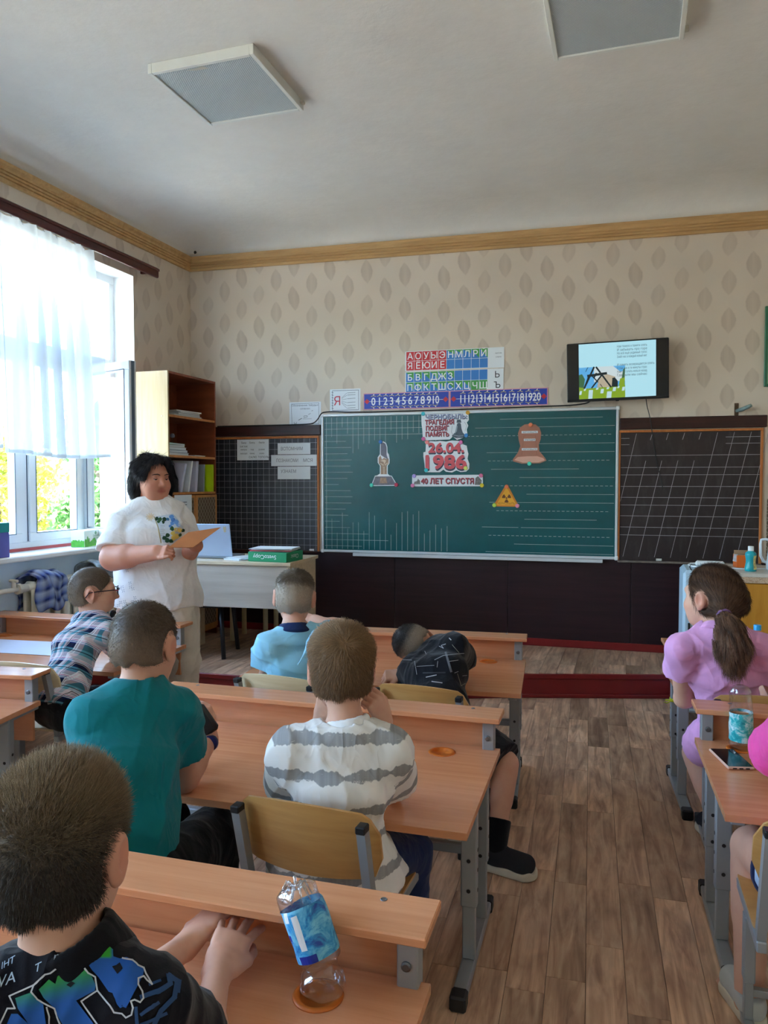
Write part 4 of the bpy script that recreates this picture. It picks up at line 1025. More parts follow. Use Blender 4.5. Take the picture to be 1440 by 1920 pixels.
part('slide_text', m, emit('slide_text_dark', (60, 84, 96), .8), tv)
# cables on the wall
M_CABLE = plain('black_cable', (24, 24, 26), .5, var=0)
def cable(name, label, pts, r=.0035, mat=None):
    P_ = [np.array(wallpt(*p)) for p in pts]; o = np.array(P_[0]); Q = []
    for a, b in zip(P_[:-1], P_[1:]):
        for k in range(5): Q.append(a+(b-a)*k/5 - o)
    Q.append(P_[-1]-o)
    for _ in range(3): Q = [Q[0]]+[(Q[i-1]+2*Q[i]+Q[i+1])/4 for i in range(1, len(Q)-1)]+[Q[-1]]
    m = MB(); m.tube(Q, r, 8); ob = link(name, m.mesh(name, mat or M_CABLE, True), None, o); return tag(ob, label, 'cable')
cable('signal_cable', 'black cable running along the top of the boards up to the television', [(-3.22, 1.936, .036), (-2.9, 1.937, .036), (-2.6, 1.937, .036), (-2.33, 1.938, .036), (-2.285, 1.975, .036), (-2.25, 2.035, .036), (-2.16, 2.040, .036), (-1.95, 2.027, .036), (-1.2, 2.028, .036), (-.45, 2.035, .036), (-.2, 2.038, .036), (-.09, 2.05, .04), (-.05, 2.09, .05)], .005)
cable('hanging_cable', 'thin black cable hanging from the television over the right chalkboard', [(.325, 2.09, .05), (.335, 2.02, .035), (.36, 1.93, .034), (.385, 1.75, .026), (.41, 1.60, .026), (.445, 1.46, .026), (.457, 1.40, .026)], .003)
# iron wall hook, right poster
M_IRON = plain('old_painted_iron', (126, 148, 150), .6, .4, var=.3, vs=40)
t = on_wall('wall_bracket', 'old iron bracket with a blue-grey arm above the right chalkboard', 'bracket', .955, 1.98)
m = MB(); m.box((-.014, -.006, -.045), (.014, 0, .045), .002); part('plate', m, plain('rusty_plate', (96, 74, 56), .7, .4, var=.3, vs=60), t)
m = MB(); m.tube([(0, -.005, -.012), (.03, -.04, -.005), (.07, -.07, .012), (.085, -.08, .02)], [.012, .015, .014, .012], 10); part('arm', m, M_IRON, t, True)
t = on_wall('wall_poster', 'tall green framed poster cut by the right edge of the photo', 'poster', 1.42, 2.42, .006)
m = MB(); m.box((-.29, -.02, -.285), (.29, 0, .29), .004); part('frame', m, plain('green_frame', (52, 110, 84), .4, var=.1), t)
m = MB(); m.box((-.27, -.0215, -.265), (.27, -.018, .27)); part('print', m, plain('poster_print', (128, 156, 120), .5, var=.25, vs=6), t)
m = MB(); cell(m, -.265, .265, .16, .255, -.022); part('title_band', m, plain('poster_blue', (96, 150, 186), .5, var=.1), t)

# ---------------------------------------------------------------- ceiling lamps
def lamp(label, x, y, rz=0):
    t = thing('ceiling_lamp', label, 'lamp', (x, y, CE), rz, 'square ceiling lamps')
    h = .295; m = MB(); m.box((-h, -h, -.05), (-h+.022, h, 0), .002); m.box((h-.022, -h, -.05), (h, h, 0), .002); m.box((-h+.022, -h, -.05), (h-.022, -h+.022, 0), .002); m.box((-h+.022, h-.022, -.05), (h-.022, h, 0), .002); part('frame', m, plain('lamp_frame', (226, 228, 222), .45, var=.02), t)
    g = NG('prismatic_diffuser', .35, 0, .4); tc = g.n('ShaderNodeTexCoord'); sp_ = g.n('ShaderNodeSeparateXYZ'); g.l(tc.outputs['Object'], sp_.inputs[0])
    fx = g.m_('SINE', g.m_('MULTIPLY', sp_.outputs['X'], 520)); fy = g.m_('SINE', g.m_('MULTIPLY', sp_.outputs['Y'], 520)); hh = g.m_('MULTIPLY', fx, fy)
    g.base(g.ramp(hh, [(.2, lin((176, 186, 190))), (.8, lin((206, 214, 216)))])); g.bump(hh, .4, .003)
    m = MB(); m.box((-h+.02, -h+.02, -.042), (h-.02, h-.02, -.038)); part('diffuser', m, g.m, t)
    m = MB(); m.add([(-h+.30, -h+.022, -.0505), (-h+.20, -h+.03, -.0505), (-h+.24, -h+.046, -.0505), (-h+.32, -h+.05, -.0505)], [(0, 1, 2, 3)])
    m.box((h-.002, h-.05, -.03), (h+.02, h-.02, -.012), .003); part('clip', m, plain('lamp_clip', (200, 196, 184), .5, var=.1), t)
    m = MB(); m.box((-h+.012, -h+.012, -.014), (h-.012, h-.012, -.002)); part('tray', m, M_WHITE, t)
    return t
l1 = lamp('square ceiling lamp over the windows side, whole in view', -2.028, 3.633)
dup(l1, (-.075, 3.555, CE), 0, 'square ceiling lamp cut by the top edge of the photo')
hk = MB(); hk.lathe([(.012, 0), (.012, .01), (.006, .014), (1e-6, .014)], 10); hk.tube([(0, 0, .01), (0, 0, .025), (.008, 0, .03)], .003, 6); o = link('ceiling_plug', hk.mesh('ceiling_plug', M_BLACK), None, wallpt(-3.40, 3.449, .07), rot=(PI*.75, 0, 0)); tag(o, 'tiny dark plug in the plaster above the cornice corner', 'plug')
# ---------------------------------------------------------------- teacher's desk and what lies on it
M_OAK = wood('pale_oak_laminate', (226, 208, 178), (206, 184, 150), (2, 30, 30), .4, bump=.02)
M_OAKG = wood('greyed_oak_laminate', (206, 198, 186), (184, 174, 160), (1.6, 22, 22), .4, bump=.02)
td = thing('teacher_desk', 'pale oak teacher desk on the platform behind the teacher', 'desk', (-2.745, 4.76, PZ), math.radians(4.5))
m = MB(); m.box((-.45, -.012, .700), (.52, .60, .724), .002); part('worktop', m, M_OAK, td)
m = MB(); m.box((-.42, .012, .395), (.485, .03, .700), .001); part('front_panel', m, M_OAKG, td)
for x in (-.43, .50):
    m = MB(); m.box((x-.011, .0, 0), (x+.011, .56, .700), .001); part('side_panel', m, M_OAK, td)
def stool(name, label, cat, loc, rz, mat, seat, h, spread, r, back=False):
    t = thing(name, label, cat, loc, rz)
    m = MB(); m.box((-.17, -.17, h-.03), (.17, .17, h), .012); part('seat', m, seat, t)
    for sx in (-1, 1):
        for sy in (-1, 1):
            m = MB(); m.tube([(sx*.14, sy*.14, h-.02), (sx*(.14+spread), sy*(.14+spread), 0)], r, 10); part('leg', m, mat, t, True)
    if back:
        m = MB(); m.tube([(-.15, -.15, h), (-.16, -.2, h+.40)], r*.8, 10); m.tube([(.15, -.15, h), (.16, -.2, h+.40)], r*.8, 10); o = part('back_frame', m, mat, t, True); o['kind'] = 'stuff'
        m = MB(); m.box((-.17, -.215, h+.22), (.17, -.19, h+.42), .01); part('backrest', m, seat, t)
    return t
stool('office_chair', 'black-legged chair tucked under the teacher desk', 'chair', (-2.985, 4.975, PZ), .2, plain('black_leg', (24, 26, 34), .4), plain('black_seat', (30, 30, 34), .7), .40, .03, .017)
stool('stool', 'pale wooden stool under the teacher desk near the wall', 'stool', (-2.93, 5.60, PZ), .15, plain('cream_wood', (206, 196, 158), .5), plain('cream_wood', (206, 196, 158), .5), .42, .0, .021)
def on_td(x, y): return Matrix.LocRotScale(td.location, td.rotation_euler, None) @ Vector((x, y, .724))
lp = thing('laptop', 'open silver-blue laptop seen from behind its lid, on the teacher desk', 'laptop', on_td(-.185, .17), math.radians(6))
m = MB(); m.box((-.185, .0, .002), (.185, .24, .018), .004); part('base', m, plain('laptop_grey', (150, 158, 170), .35, .5), lp)
g = NG('laptop_lid', .35, .4, .5); g.base(lin((178, 196, 224))); M_LID = g.m
m = MB(); M = Matrix.Translation((0, .004, .016)) @ Matrix.Rotation(math.radians(12), 4, 'X'); m.box((-.185, -.005, .0), (.185, .003, .248), .004, M); part('lid', m, M_LID, lp)
m = MB(); m.box((-.178, .0032, .008), (.178, .0036, .24), 0, M); part('screen', m, M_SCR, lp)
m = MB()
for (x, z, r) in ((.145, .213, .013), (.138, .226, .005), (.152, .226, .005), (.145, .196, .010)): m.add([tuple(M @ Vector((x+r*math.cos(2*PI*k/14), -.0056, z+r*math.sin(2*PI*k/14)))) for k in range(14)], [tuple(range(14))])
part('round_sticker', m, plain('sticker_beige', (190, 176, 150), .6), lp)
gbx = thing('paper_box', 'green copier paper box with white lettering upside down on the teacher desk', 'box', on_td(.345, .15), math.radians(-3))
gc = plain('green_card', (24, 146, 96), .45, var=.03)
m = MB(); m.box((-.155, -.12, 0), (.155, .13, .068), .003); part('tray', m, gc, gbx)
m = MB(); vs, fs = text2d('SvetoCopy', .042, .008); m.add([(-x-.02, -.1205, .048-z) for x, z in vs], fs)
vs, fs = text2d('Classic', .042, .006); m.add([(.1555, -y*1.0-.0, .05-z) for y, z in vs], fs); part('lettering', m, pr_white, gbx)
def papers(name, label, loc, rz, n, w_, h_, mats, cat='papers', jit=.03, group=None, th=.004, seed=1, base=0.0):
    rng = random.Random(seed); t = thing(name, label, cat, loc, rz, group); z = base
    for k in range(n):
        M = Matrix.Translation((rng.uniform(-jit, jit), rng.uniform(-jit, jit), z)) @ Matrix.Rotation(rng.uniform(-.12, .12)*(jit*20), 4, 'Z')
        m = MB(); m.box((-w_/2, -h_/2, 0), (w_/2, h_/2, th), min(.0008, th*.3), M); part('sheet', m, mats[k % len(mats)], t); z += th+.0003
    return t
M_REDC = plain('red_cover', (206, 60, 74), .5); M_BLUEP = plain('bluish_paper', (206, 218, 240), .6, var=.02)
papers('paper_stack', 'loose white sheets and red-edged folders lying in the green box', on_td(.34, .16)+Vector((0, 0, .0685)), .15, 5, .30, .21, [M_PAPER, M_REDC, M_PAPER, M_BLUEP], jit=.018, th=.005)
papers('paper_stack', 'small heap of white sheets between the laptop and the green box', on_td(.09, .19), -.3, 4, .16, .21, [M_BLUEP, M_PAPER], jit=.02, seed=4)

# ---------------------------------------------------------------- bookcase against the window wall
M_BCS = wood('birch_panel', (206, 184, 144), (190, 164, 120), (30, 30, 2), .45, bump=.03)
M_BCI = wood('red_brown_panel', (146, 78, 46), (118, 58, 34), (3, 20, 20), .5, bump=.02)
M_BCE = wood('orange_edge', (214, 150, 88), (186, 122, 66), (20, 20, 3), .45)
bc_ = thing('bookcase', 'tall birch-sided bookcase between the open window and the left chalkboard', 'bookcase', (XL+.004, 4.985, PZ), 0)
BW, BD, BH = .70, .372, 2.296-PZ                              # along y, depth along x
m = MB(); m.box((0, 0, 0), (BD, .018, BH), .001); part('side_panel', m, M_BCS, bc_)
m = MB(); m.box((0, BW-.018, 0), (BD, BW, BH), .001); part('side_panel', m, M_BCI, bc_)
m = MB(); m.box((0, .018, BH-.018), (BD, BW-.018, BH), .001); part('top_panel', m, M_BCI, bc_)
m = MB(); m.box((0, .018, .04), (.006, BW-.018, BH-.018)); part('back_panel', m, M_BCI, bc_)
for zz in (1.958-PZ, 1.650-PZ, 1.362-PZ, .06):
    m = MB(); m.box((.006, .018, zz-.009), (BD-.004, BW-.018, zz+.009), .001); s_ = part('shelf', m, M_BCI, bc_)
    e = MB(); e.box((BD-.004, .018, zz-.009), (BD, BW-.018, zz+.009)); part('edge_band', e, M_BCE, s_)
for k in range(2):
    y0 = .02+k*.331
    m = MB(); m.box((BD, y0, .07), (BD+.018, y0+.327, 1.345-PZ), .002); d_ = part('door', m, M_BCE, bc_)
    m = MB(); m.box((BD+.018, y0+.03, .11), (BD+.020, y0+.297, 1.325-PZ)); part('lattice_panel', m, lattice_mat(), d_)
    m = MB(); m.tube([(BD+.018, y0+.30-.27*k, .7), (BD+.036, y0+.30-.27*k, .7)], .011, 12); part('knob', m, M_METAL, d_)
m = MB()
for y in (.10, .30, .58):
    for z in (.7, 1.49, 1.79): pass
for z in (1.48-.02, 1.79): 
    for x in (.05, .32): m.lathe([(.007, 0), (.006, .003), (1e-6, .004)], 8, M=Matrix.Translation((x, 0, z)) @ Matrix.Rotation(PI/2, 4, 'X'))
o = part('screw_caps', m, plain('cap_cream', (240, 222, 176), .5), bc_); o['kind'] = 'stuff'
def bcp(x, y, z): return (XL+.004+x, 4.985+y, z)
def book(name, label, x, y, z, w_, d_, h_, mat, rz=0.0, group=None, cat='book'):
    t = thing(name, label, cat, bcp(x, y, z), rz, group)
    m = MB(); m.box((-w_/2, -d_/2, 0), (w_/2, d_/2, h_*.12), .0005); m.box((-w_/2, -d_/2, h_*.88), (w_/2, d_/2, h_), .0005); m.box((-w_/2, -d_/2, h_*.12), (-w_/2+.003, d_/2, h_*.88)); part('cover', m, mat, t)
    m = MB(); m.box((-w_/2+.004, -d_/2+.004, h_*.12), (w_/2-.004, d_/2-.004, h_*.88)); part('pages', m, M_PAPER, t)
    return t
zs1 = 1.9675; cols = [plain('mag_white', (214, 216, 214), .5), plain('mag_grey', (150, 154, 156), .5), plain('mag_cream', (222, 212, 190), .5), plain('mag_green', (40, 140, 104), .5), plain('mag_blue', (120, 150, 180), .5)]
z = zs1
for k, (w_, d_, h_, y, rz, c, lab) in enumerate([(.22, .44, .006, .33, .02, 2, 'cream magazine lowest in the pile on the top bookcase shelf'), (.21, .38, .008, .34, -.03, 0, 'white magazine second in the pile on the top bookcase shelf'), (.20, .33, .014, .36, .02, 1, 'grey book third in the pile on the top bookcase shelf'), (.20, .31, .012, .37, .05, 0, 'white book fourth in the pile on the top bookcase shelf'), (.21, .33, .010, .36, -.08, 2, 'cream booklet lying askew on top of the pile on the top bookcase shelf')]):
    book('magazine', lab, .235, y, z, w_, d_, h_, cols[c], rz, 'pile on the top bookcase shelf'); z += h_+.0006
z = 1.6595
for k, (w_, d_, h_, y, rz, c, lab) in enumerate([(.22, .30, .022, .19, .02, 0, 'white book lowest in the pile on the second bookcase shelf'), (.21, .29, .020, .18, -.05, 4, 'blue-grey book second in the pile on the second bookcase shelf'), (.21, .27, .022, .18, .04, 0, 'white book third in the pile on the second bookcase shelf'), (.20, .25, .016, .17, -.04, 2, 'cream book fourth in the pile on the second bookcase shelf'), (.20, .27, .014, .18, .12, 3, 'green book topmost in the pile on the second bookcase shelf')]):
    book('book', lab, .23, y, z, w_, d_, h_, cols[c], rz, 'pile on the second bookcase shelf'); z += h_+.0006
book('booklet', 'thin cream booklet lying flat right of the pile on the second bookcase shelf', .27, .50, 1.6595, .14, .20, .010, cols[2], .1, None)
for k, (x, y, lab) in enumerate([(.10, .36, 'clear glass cone flask behind the pile on the second bookcase shelf'), (.12, .44, 'second clear glass flask, nearer the wall, on the second bookcase shelf')]):
    t = thing('flask', lab, 'flask', bcp(x, y, 1.6595), 0, 'glass flasks in the bookcase')
    m = MB(); m.lathe([(.03, 0), (.034, .004), (.03, .03), (.012, .10), (.010, .15), (.013, .155), (.010, .152), (.008, .10), (.027, .03), (.03, .006)], 18); part('glass', m, M_GLASS, t, True)
    m = MB(); m.lathe([(.0, .155), (.017, .16), (.02, .175), (.012, .19), (1e-6, .192)], 14); part('stopper', m, plain('stopper_grey', (150, 160, 190), .3), t, True)
# upright files and papers on the lowest open shelf
def upright(name, label, x0, y, w_, h_, th, mat, tilt=0, cat='folder', curve=.0, lean=0):
    t = thing(name, label, cat, bcp(0, y, 1.3715), 0, 'upright papers on the lowest open bookcase shelf')
    m = MB(); n = 8; vs = []
    for s in (0, 1):
        for i in range(n+1):
            for j in range(n+1):
                a, b = i/n, j/n; vs.append((x0+a*w_, s*th+curve*math.sin(a*PI*.5)*b+lean*b, b*h_-tilt*a*b))
    N = (n+1)**2; q = n+1; fs = []
    for i in range(n):
        for j in range(n): a = i*q+j; fs += [(a, a+1, a+q+1, a+q), (N+a, N+a+q, N+a+q+1, N+a+1)]
        fs += [(i*q, (i+1)*q, N+(i+1)*q, N+i*q), (i*q+n, N+i*q+n, N+(i+1)*q+n, (i+1)*q+n)]
    for j in range(n): fs += [(j, N+j, N+j+1, j+1), (n*q+j, n*q+j+1, N+n*q+j+1, N+n*q+j)]
    m.add(vs, fs); part('cover', m, mat, t, auto=40); return t
mfb = plain('black_file', (22, 26, 36), .4); M_LIL = plain('lilac_paper', (206, 204, 224), .6, var=.03)
t = thing('magazine_file', 'black open magazine file at the near end of the lowest open shelf', 'file', bcp(.06, .07, 1.3715), 0)
poly = [(0, 0), (.30, 0), (.30, .10), (.28, .14), (.26, .21), (.18, .225), (.0, .225)]
for y in (0, .075):
    m = MB(); m.add([(a, y, b) for a, b in poly]+[(a, y+.004, b) for a, b in poly], [tuple(range(7)), tuple(range(13, 6, -1))]+[(i, 7+i, 7+(i+1) % 7, (i+1) % 7) for i in range(7)]); part('side', m, mfb, t)
m = MB(); m.box((0, .004, 0), (.30, .075, .004)); part('floor', m, mfb, t); m = MB(); m.box((.296, .004, .004), (.30, .075, .10)); part('front', m, mfb, t)
upright('folder', 'curled sheaf of lilac-white paper beside the black file', .05, .19, .30, .255, .03, M_LIL, .03, 'papers', .05, .02)
upright('folder', 'second sheaf of white paper leaning behind the curled one', .05, .30, .30, .26, .02, M_PAPER, .01, 'papers', .03, .03)
upright('folder', 'stack of greyish lilac sheets standing near the lime folder', .04, .40, .31, .25, .035, M_LIL, .0, 'papers', .0, .03)
upright('folder', 'pale grey folder beside the lime-green folder', .04, .51, .32, .225, .02, cols[1], .0, 'folder', .0, .015)
upright('folder', 'lime-green folder sticking out at the far end of the lowest open shelf', .06, .57, .345, .225, .03, plain('lime_plastic', (184, 214, 20), .35), .0, 'folder', .0, .005)
t = thing('notice_sheet', 'white sheet hung on the lower bookcase door behind the teacher', 'paper', bcp(BD+.0225, .06, .95), 0)
m = MB(); m.box((0, -.02, 0), (.0015, .22, .40)); part('paper', m, M_PAPER, t)
m = MB()
for k in range(4): m.box((.0016, .08-.02*(k % 2), .34-.02*k), (.0019, .15, .346-.02*k))
part('print', m, M_INKB, t)

# ---------------------------------------------------------------- radiator, coats, things on the sill
M_RAD = plain('cream_radiator_enamel', (226, 222, 206), .4, var=.04)
rad = thing('radiator', 'cream cast-iron radiator below the window sill', 'radiator', (XL+.10, 3.83, .22), 0)
sec = MB()
sec.box((-.05, .006, .03), (.05, .075, .075), .02); sec.box((-.05, .006, .53), (.05, .075, .60), .025)
for x in (-.032, .032): sec.box((x-.017, .012, .05), (x+.017, .069, .56), .012)
sec.box((-.02, -.012, .045), (.02, .093, .06+.02), .008); sec.box((-.02, -.012, .545), (.02, .093, .585), .008)
sm_ = sec.mesh('section', M_RAD, auto=50)
for k in range(12): link('section', sm_, rad, (0, .0925*k, 0))
m = MB(); m.tube([(0, -.05, .565), (0, .0, .565)], .026, 14); m.tube([(0, -.075, .565), (0, -.05, .565)], .034, 8); m.tube([(0, -.9, .565), (0, -.06, .565)], .015, 12); m.tube([(0, -.1, .565), (0, -.1, .62)], .014, 10); m.tube([(-.03, -.1, .62), (.03, -.1, .62)], .01, 8)
o = part('valve_pipe', m, plain('old_white_pipe', (206, 200, 186), .5, var=.12), rad, auto=40)
m = MB(); m.box((-.02, .0, -.222), (.02, .03, .05), .004); o = part('leg', m, M_RAD, rad); o2 = o.copy(); COL.objects.link(o2); o2.location.y = 1.0
def plaid(name, cols, period, axes=('U', 'V'), thin=None):
    """woven check from a 2D point attribute called pat (metres)"""
    g = NG(name, .85, 0, .15); sp_ = g.n('ShaderNodeSeparateXYZ'); g.l(g.attr('pat').outputs['Vector'], sp_.inputs[0]); m_ = g.m_
    def bands(v, per, tbl):
        return g.ramp(m_('FRACT', m_('DIVIDE', v, per)), tbl)
    return g, sp_.outputs[0], sp_.outputs[1], bands
def blank_coat(name, label, y0, wid, front, back, mat, seed, ztop=.835):
    """a garment thrown over the radiator: a sheet folded over the top with rumples and thickness"""
    rng = np.random.default_rng(seed); t = thing(name, label, 'clothes', (XL+.10, y0, 0), 0)
    n, k = 46, 40; P = np.zeros((n+1, k+1, 3)); pat = np.zeros((n+1, k+1, 3))
    ph = rng.uniform(0, 6.28, 8)
    L = front+.13+back
    for i in range(n+1):
        s = i/n*L
        for j in range(k+1):
            y = (j/k-.5)*wid; fl = front*(1+.25*math.sin(3*j/k+ph[0])+.16*math.sin(11*j/k+ph[1]))
            rel = s/L
            if rel < front/L: f = rel*L/front; x, z = .075+.02*(1-f), ztop-fl*(1-f)
            elif rel < (front+.13)/L: f = (rel*L-front)/.13; x, z = .075-.15*f, ztop+.03*math.sin(f*PI)
            else: f = (rel*L-front-.13)/back; x, z = -.078, ztop-back*f
            w_ = 1 if rel < front/L else .6
            fold = .5*math.sin(y*55+ph[2]+s*6)+.5*math.sin(y*34+ph[3]-s*11)
            x += .022*fold*w_*(1 if rel < (front+.1)/L else .1); z += .012*math.sin(y*41+ph[4]+s*9)*w_ + .014*math.sin(y*23+ph[5])*w_
            y += .018*math.sin(s*25+ph[6]+j*.2)
            P[i, j] = (x, y, z); pat[i, j] = (j/k*wid, s, 0)
    du = np.gradient(P, axis=0); dv = np.gradient(P, axis=1); N = np.cross(du, dv); N /= np.linalg.norm(N, axis=2)[:, :, None]+1e-9
    if N[3, 10, 0] < 0: N = -N
    Q = P+N*.014; V = np.concatenate([P.reshape(-1, 3), Q.reshape(-1, 3)]); q = k+1; M0 = (n+1)*q; fs = []
    for i in range(n):
        for j in range(k): a = i*q+j; fs += [(a, a+q, a+q+1, a+1), (M0+a, M0+a+1, M0+a+q+1, M0+a+q)]
        fs += [(i*q, M0+i*q, M0+(i+1)*q, (i+1)*q), (i*q+k, (i+1)*q+k, M0+(i+1)*q+k, M0+i*q+k)]
    for j in range(k): fs += [(j, j+1, M0+j+1, M0+j), (n*q+j, M0+n*q+j, M0+n*q+j+1, n*q+j+1)]
    m = MB(); m.add(V, fs); me = m.mesh(name+'_cloth', mat, True)
    at_ = me.attributes.new('pat', 'FLOAT_VECTOR', 'POINT'); at_.data.foreach_set('vector', np.concatenate([pat.reshape(-1, 3)]*2).astype(np.float32).ravel())
    link('cloth', me, t); return t
g, u_, v_, bands = plaid('blue_check_flannel', None, .1)
cu = bands(u_, .055, [(0, lin((44, 62, 128))), (.3, lin((120, 142, 186))), (.55, lin((140, 150, 170))), (.8, lin((30, 42, 84)))])
cv = bands(v_, .06, [(0, lin((40, 60, 140))), (.35, lin((150, 160, 180))), (.6, lin((176, 184, 200))), (.85, lin((28, 40, 96)))])
g.base(g.mix(.5, cu, cv)); M_FLAN = g.m
blank_coat('checked_jacket', 'blue checked flannel jacket thrown over the radiator end', 3.97, .25, .17, .2, M_FLAN, 3)
blank_coat('grey_jacket', 'grey and white jacket heaped on the radiator behind the boy with glasses', 4.56, .34, .10, .2, plain('grey_camouflage', (138, 148, 152), .85, var=.55, vs=18), 6, .85)
t = thing('carton', 'white carton printed with green grass and trees on the window sill', 'box', (XL-.045, 4.60, WZ0+.0005), math.radians(12))
m = MB(); m.box((-.05, -.165, 0), (.05, .165, .118), .002); part('card', m, plain('carton_white', (234, 240, 226), .5, var=.02), t)
m = MB(); rr = random.Random(2); pts = [(-.162, .003)]
for k in range(34): pts.append((-.162+.324*k/33, .038+.018*rr.random()+.012*math.sin(k*.6)))
pts.append((.162, .003)); m.add([(.0503, a, b) for a, b in pts], [tuple(range(len(pts)))])
for (y, h_) in ((-.12, .05), (-.10, .035), (.075, .05), (.10, .07), (.125, .055), (.145, .05), (.055, .03), (-.14, .03)):
    m.add([(.0505, y-.011, .03), (.0505, y+.011, .03), (.0505, y+.008, .03+h_*.8), (.0505, y, .03+h_), (.0505, y-.008, .03+h_*.8)], [(0, 1, 2, 3, 4)])
m.add([(-.049+.098*k/16, -.1653, .038+.018*rr.random()) for k in range(17)]+[(.049, -.1653, .003), (-.049, -.1653, .003)], [tuple(range(19))])
part('grass_print', m, plain('carton_green', (92, 186, 60), .5, var=.2, vs=30), t)
m = MB(); m.add([(.0506, -.0+.015*math.cos(2*PI*k/16), .096+.012*math.sin(2*PI*k/16)) for k in range(16)], [tuple(range(16))])
for s, z in (('Природа', .07), ('России', .053), ('ДОМИК', .018)):
    vs, fs = text2d(s, .020, .004); m.add([(.0507, a, z+b) for a, b in vs], fs)
part('print', m, plain('carton_print', (116, 160, 120), .6, var=0), t)
t = thing('file_box', 'teal and violet box standing on the sill at the left edge', 'box', (XL+.0, 3.66, WZ0+.0005), 0)
m = MB(); m.box((-.07, -.10, 0), (.06, .085, .155), .003); part('body', m, plain('violet_card', (104, 108, 190), .5), t)
m = MB(); m.box((-.0715, -.1015, .155), (.0615, .0865, .215), .003); part('lid', m, plain('teal_card', (30, 160, 156), .5), t)
t = thing('cloth_bag', 'mauve cloth bag hanging below the sill at the left edge', 'bag', (XL+.035, 3.60, .60), 0)
m = MB(); m.box((-.025, -.10, -.05), (.02, .05, .34), .01); part('cloth', m, plain('mauve_cloth', (92, 82, 102), .9, var=.2), t)
m = MB(); m.tube([(.0, .0, .33), (-.005, .03, .385), (-.01, .06, .38), (-.008, .065, .36)], .006, 8); part('hook', m, M_BLACK, t)

# ---------------------------------------------------------------- cabinets at the right
M_YEL = wood('amber_veneer', (214, 156, 62), (190, 128, 40), (22, 22, 2), .4, bump=.03)
cb = thing('cabinet', 'amber wood cabinet with a pale top at the right edge', 'cabinet', (.61, 4.95, 0), math.radians(1))
m = MB(); m.box((.0, .012, .02), (.92, .46, .885), .002); part('body', m, M_YEL, cb)
for k in range(2):
    m = MB(); m.box((.008+.456*k, -.006, .06), (.456+.456*k, .012, .845), .002); d_ = part('door', m, M_YEL, cb)
    m = MB(); m.tube([(.43+.052*k, -.006, .5), (.43+.052*k, -.024, .5)], .010, 12); part('knob', m, M_METAL, d_)
m = MB(); m.box((-.012, -.02, .886), (.94, .50, .908), .002); part('top', m, plain('pale_table_top', (206, 204, 194), .4, var=.08, vs=40), cb)
def band_mat():
    g = NG('patterned_band', .5); f = g.noise(g.coord('Object', (40, 1, 60)), 1.2, 4, .6, 1.5); g.base(g.ramp(f, [(.35, lin((176, 140, 112))), (.5, lin((216, 196, 170))), (.65, lin((184, 150, 120)))])); return g.m
m = MB(); m.box((-.012, -.022, .850), (.94, -.006, .886), .002); part('edge_band', m, band_mat(), cb)
bl = thing('metal_cabinet', 'small pale blue metal cabinet with rounded corners beside the amber cabinet', 'cabinet', (.325, 4.90, 0), 0)
M_PB = plain('pale_blue_enamel', (188, 216, 234), .35, var=.02)
m = MB(); m.box((0, .02, .04), (.265, .40, .915), .022); part('body', m, M_PB, bl)
m = MB(); m.box((.0, -.006, .05), (.265, .022, .912), .020); d_ = part('door', m, M_PB, bl)
m = MB(); m.box((.028, -.02, .54), (.04, -.004, .60), .003); part('latch', m, M_BLACK, d_)
for sx in (.03, .235):
    for sy in (.05, .36): m = MB(); m.tube([(sx, sy, 0), (sx, sy, .045)], .014, 10); part('foot', m, M_BLACK, bl)
ps = thing('power_strip', 'white power strip on the pale blue cabinet behind the ponytail girl', 'power strip', (.50, 5.20, .9155), math.radians(-6))
m = MB(); m.box((-.085, -.025, 0), (.085, .025, .034), .010); part('case', m, M_PVC, ps)
m = MB()
for k in range(3): m.lathe([(.017, .0342), (.017, .0345), (1e-6, .0345)], 14, c=(-.052+.052*k, 0, 0))
o = part('sockets', m, plain('socket_grey', (190, 194, 196), .5), ps); o['kind'] = 'stuff'
m = MB(); m.tube([(-.085, 0, .015), (-.115, 0, .013), (-.125, -.03, .008), (-.10, -.09, .005), (-.02, -.13, .005), (.07, -.12, .005), (.095, -.06, .006)], .0055, 8); part('cord', m, M_PVC, ps, True)
m = MB(); m.tube([(0, 0, 0), (-.012, 0, .022), (0, 0, .045), (.014, 0, .022), (.002, 0, .002)], .003, 8)
o = link('cable_loop', m.mesh('cable_loop', M_CABLE, True), None, (.372, 4.925, .915)); tag(o, 'small black cable loop on the corner of the pale blue cabinet', 'cable')
m = MB(); m.tube([(.62, 5.16, .9115), (.70, 5.15, .9115), (.80, 5.20, .9115), (.90, 5.22, .9115)], .0035, 8); o = link('white_cord', m.mesh('white_cord', M_PVC, True), None); tag(o, 'thin white cord lying on the pale top of the amber cabinet', 'cable')
ob = thing('orange_box', 'orange carton with an open kraft flap on the amber cabinet', 'box', (.71, 5.28, .9085), math.radians(8))
ORG = plain('orange_card', (232, 112, 36), .5)
m = MB(); m.box((-.055, -.035, 0), (.055, .05, .078), .002); part('body', m, ORG, ob)
m = MB(); m.box((-.052, .04, .078), (.055, .046, .105), .001); m.box((-.055, -.03, .0785), (.055, .05, .082), .001); part('flap', m, plain('kraft_card', (168, 140, 112), .7), ob)
m = MB(); m.box((-.083, -.03, .028), (-.058, -.027, .075), .001, Matrix.Rotation(.15, 4, 'Y')); part('card_tongue', m, plain('printed_card', (214, 214, 226), .6, var=.15, vs=60), ob)
tb = thing('teal_bottle', 'turquoise plastic bottle with a white cap on the amber cabinet', 'bottle', (.715, 5.06, .9085), 0)
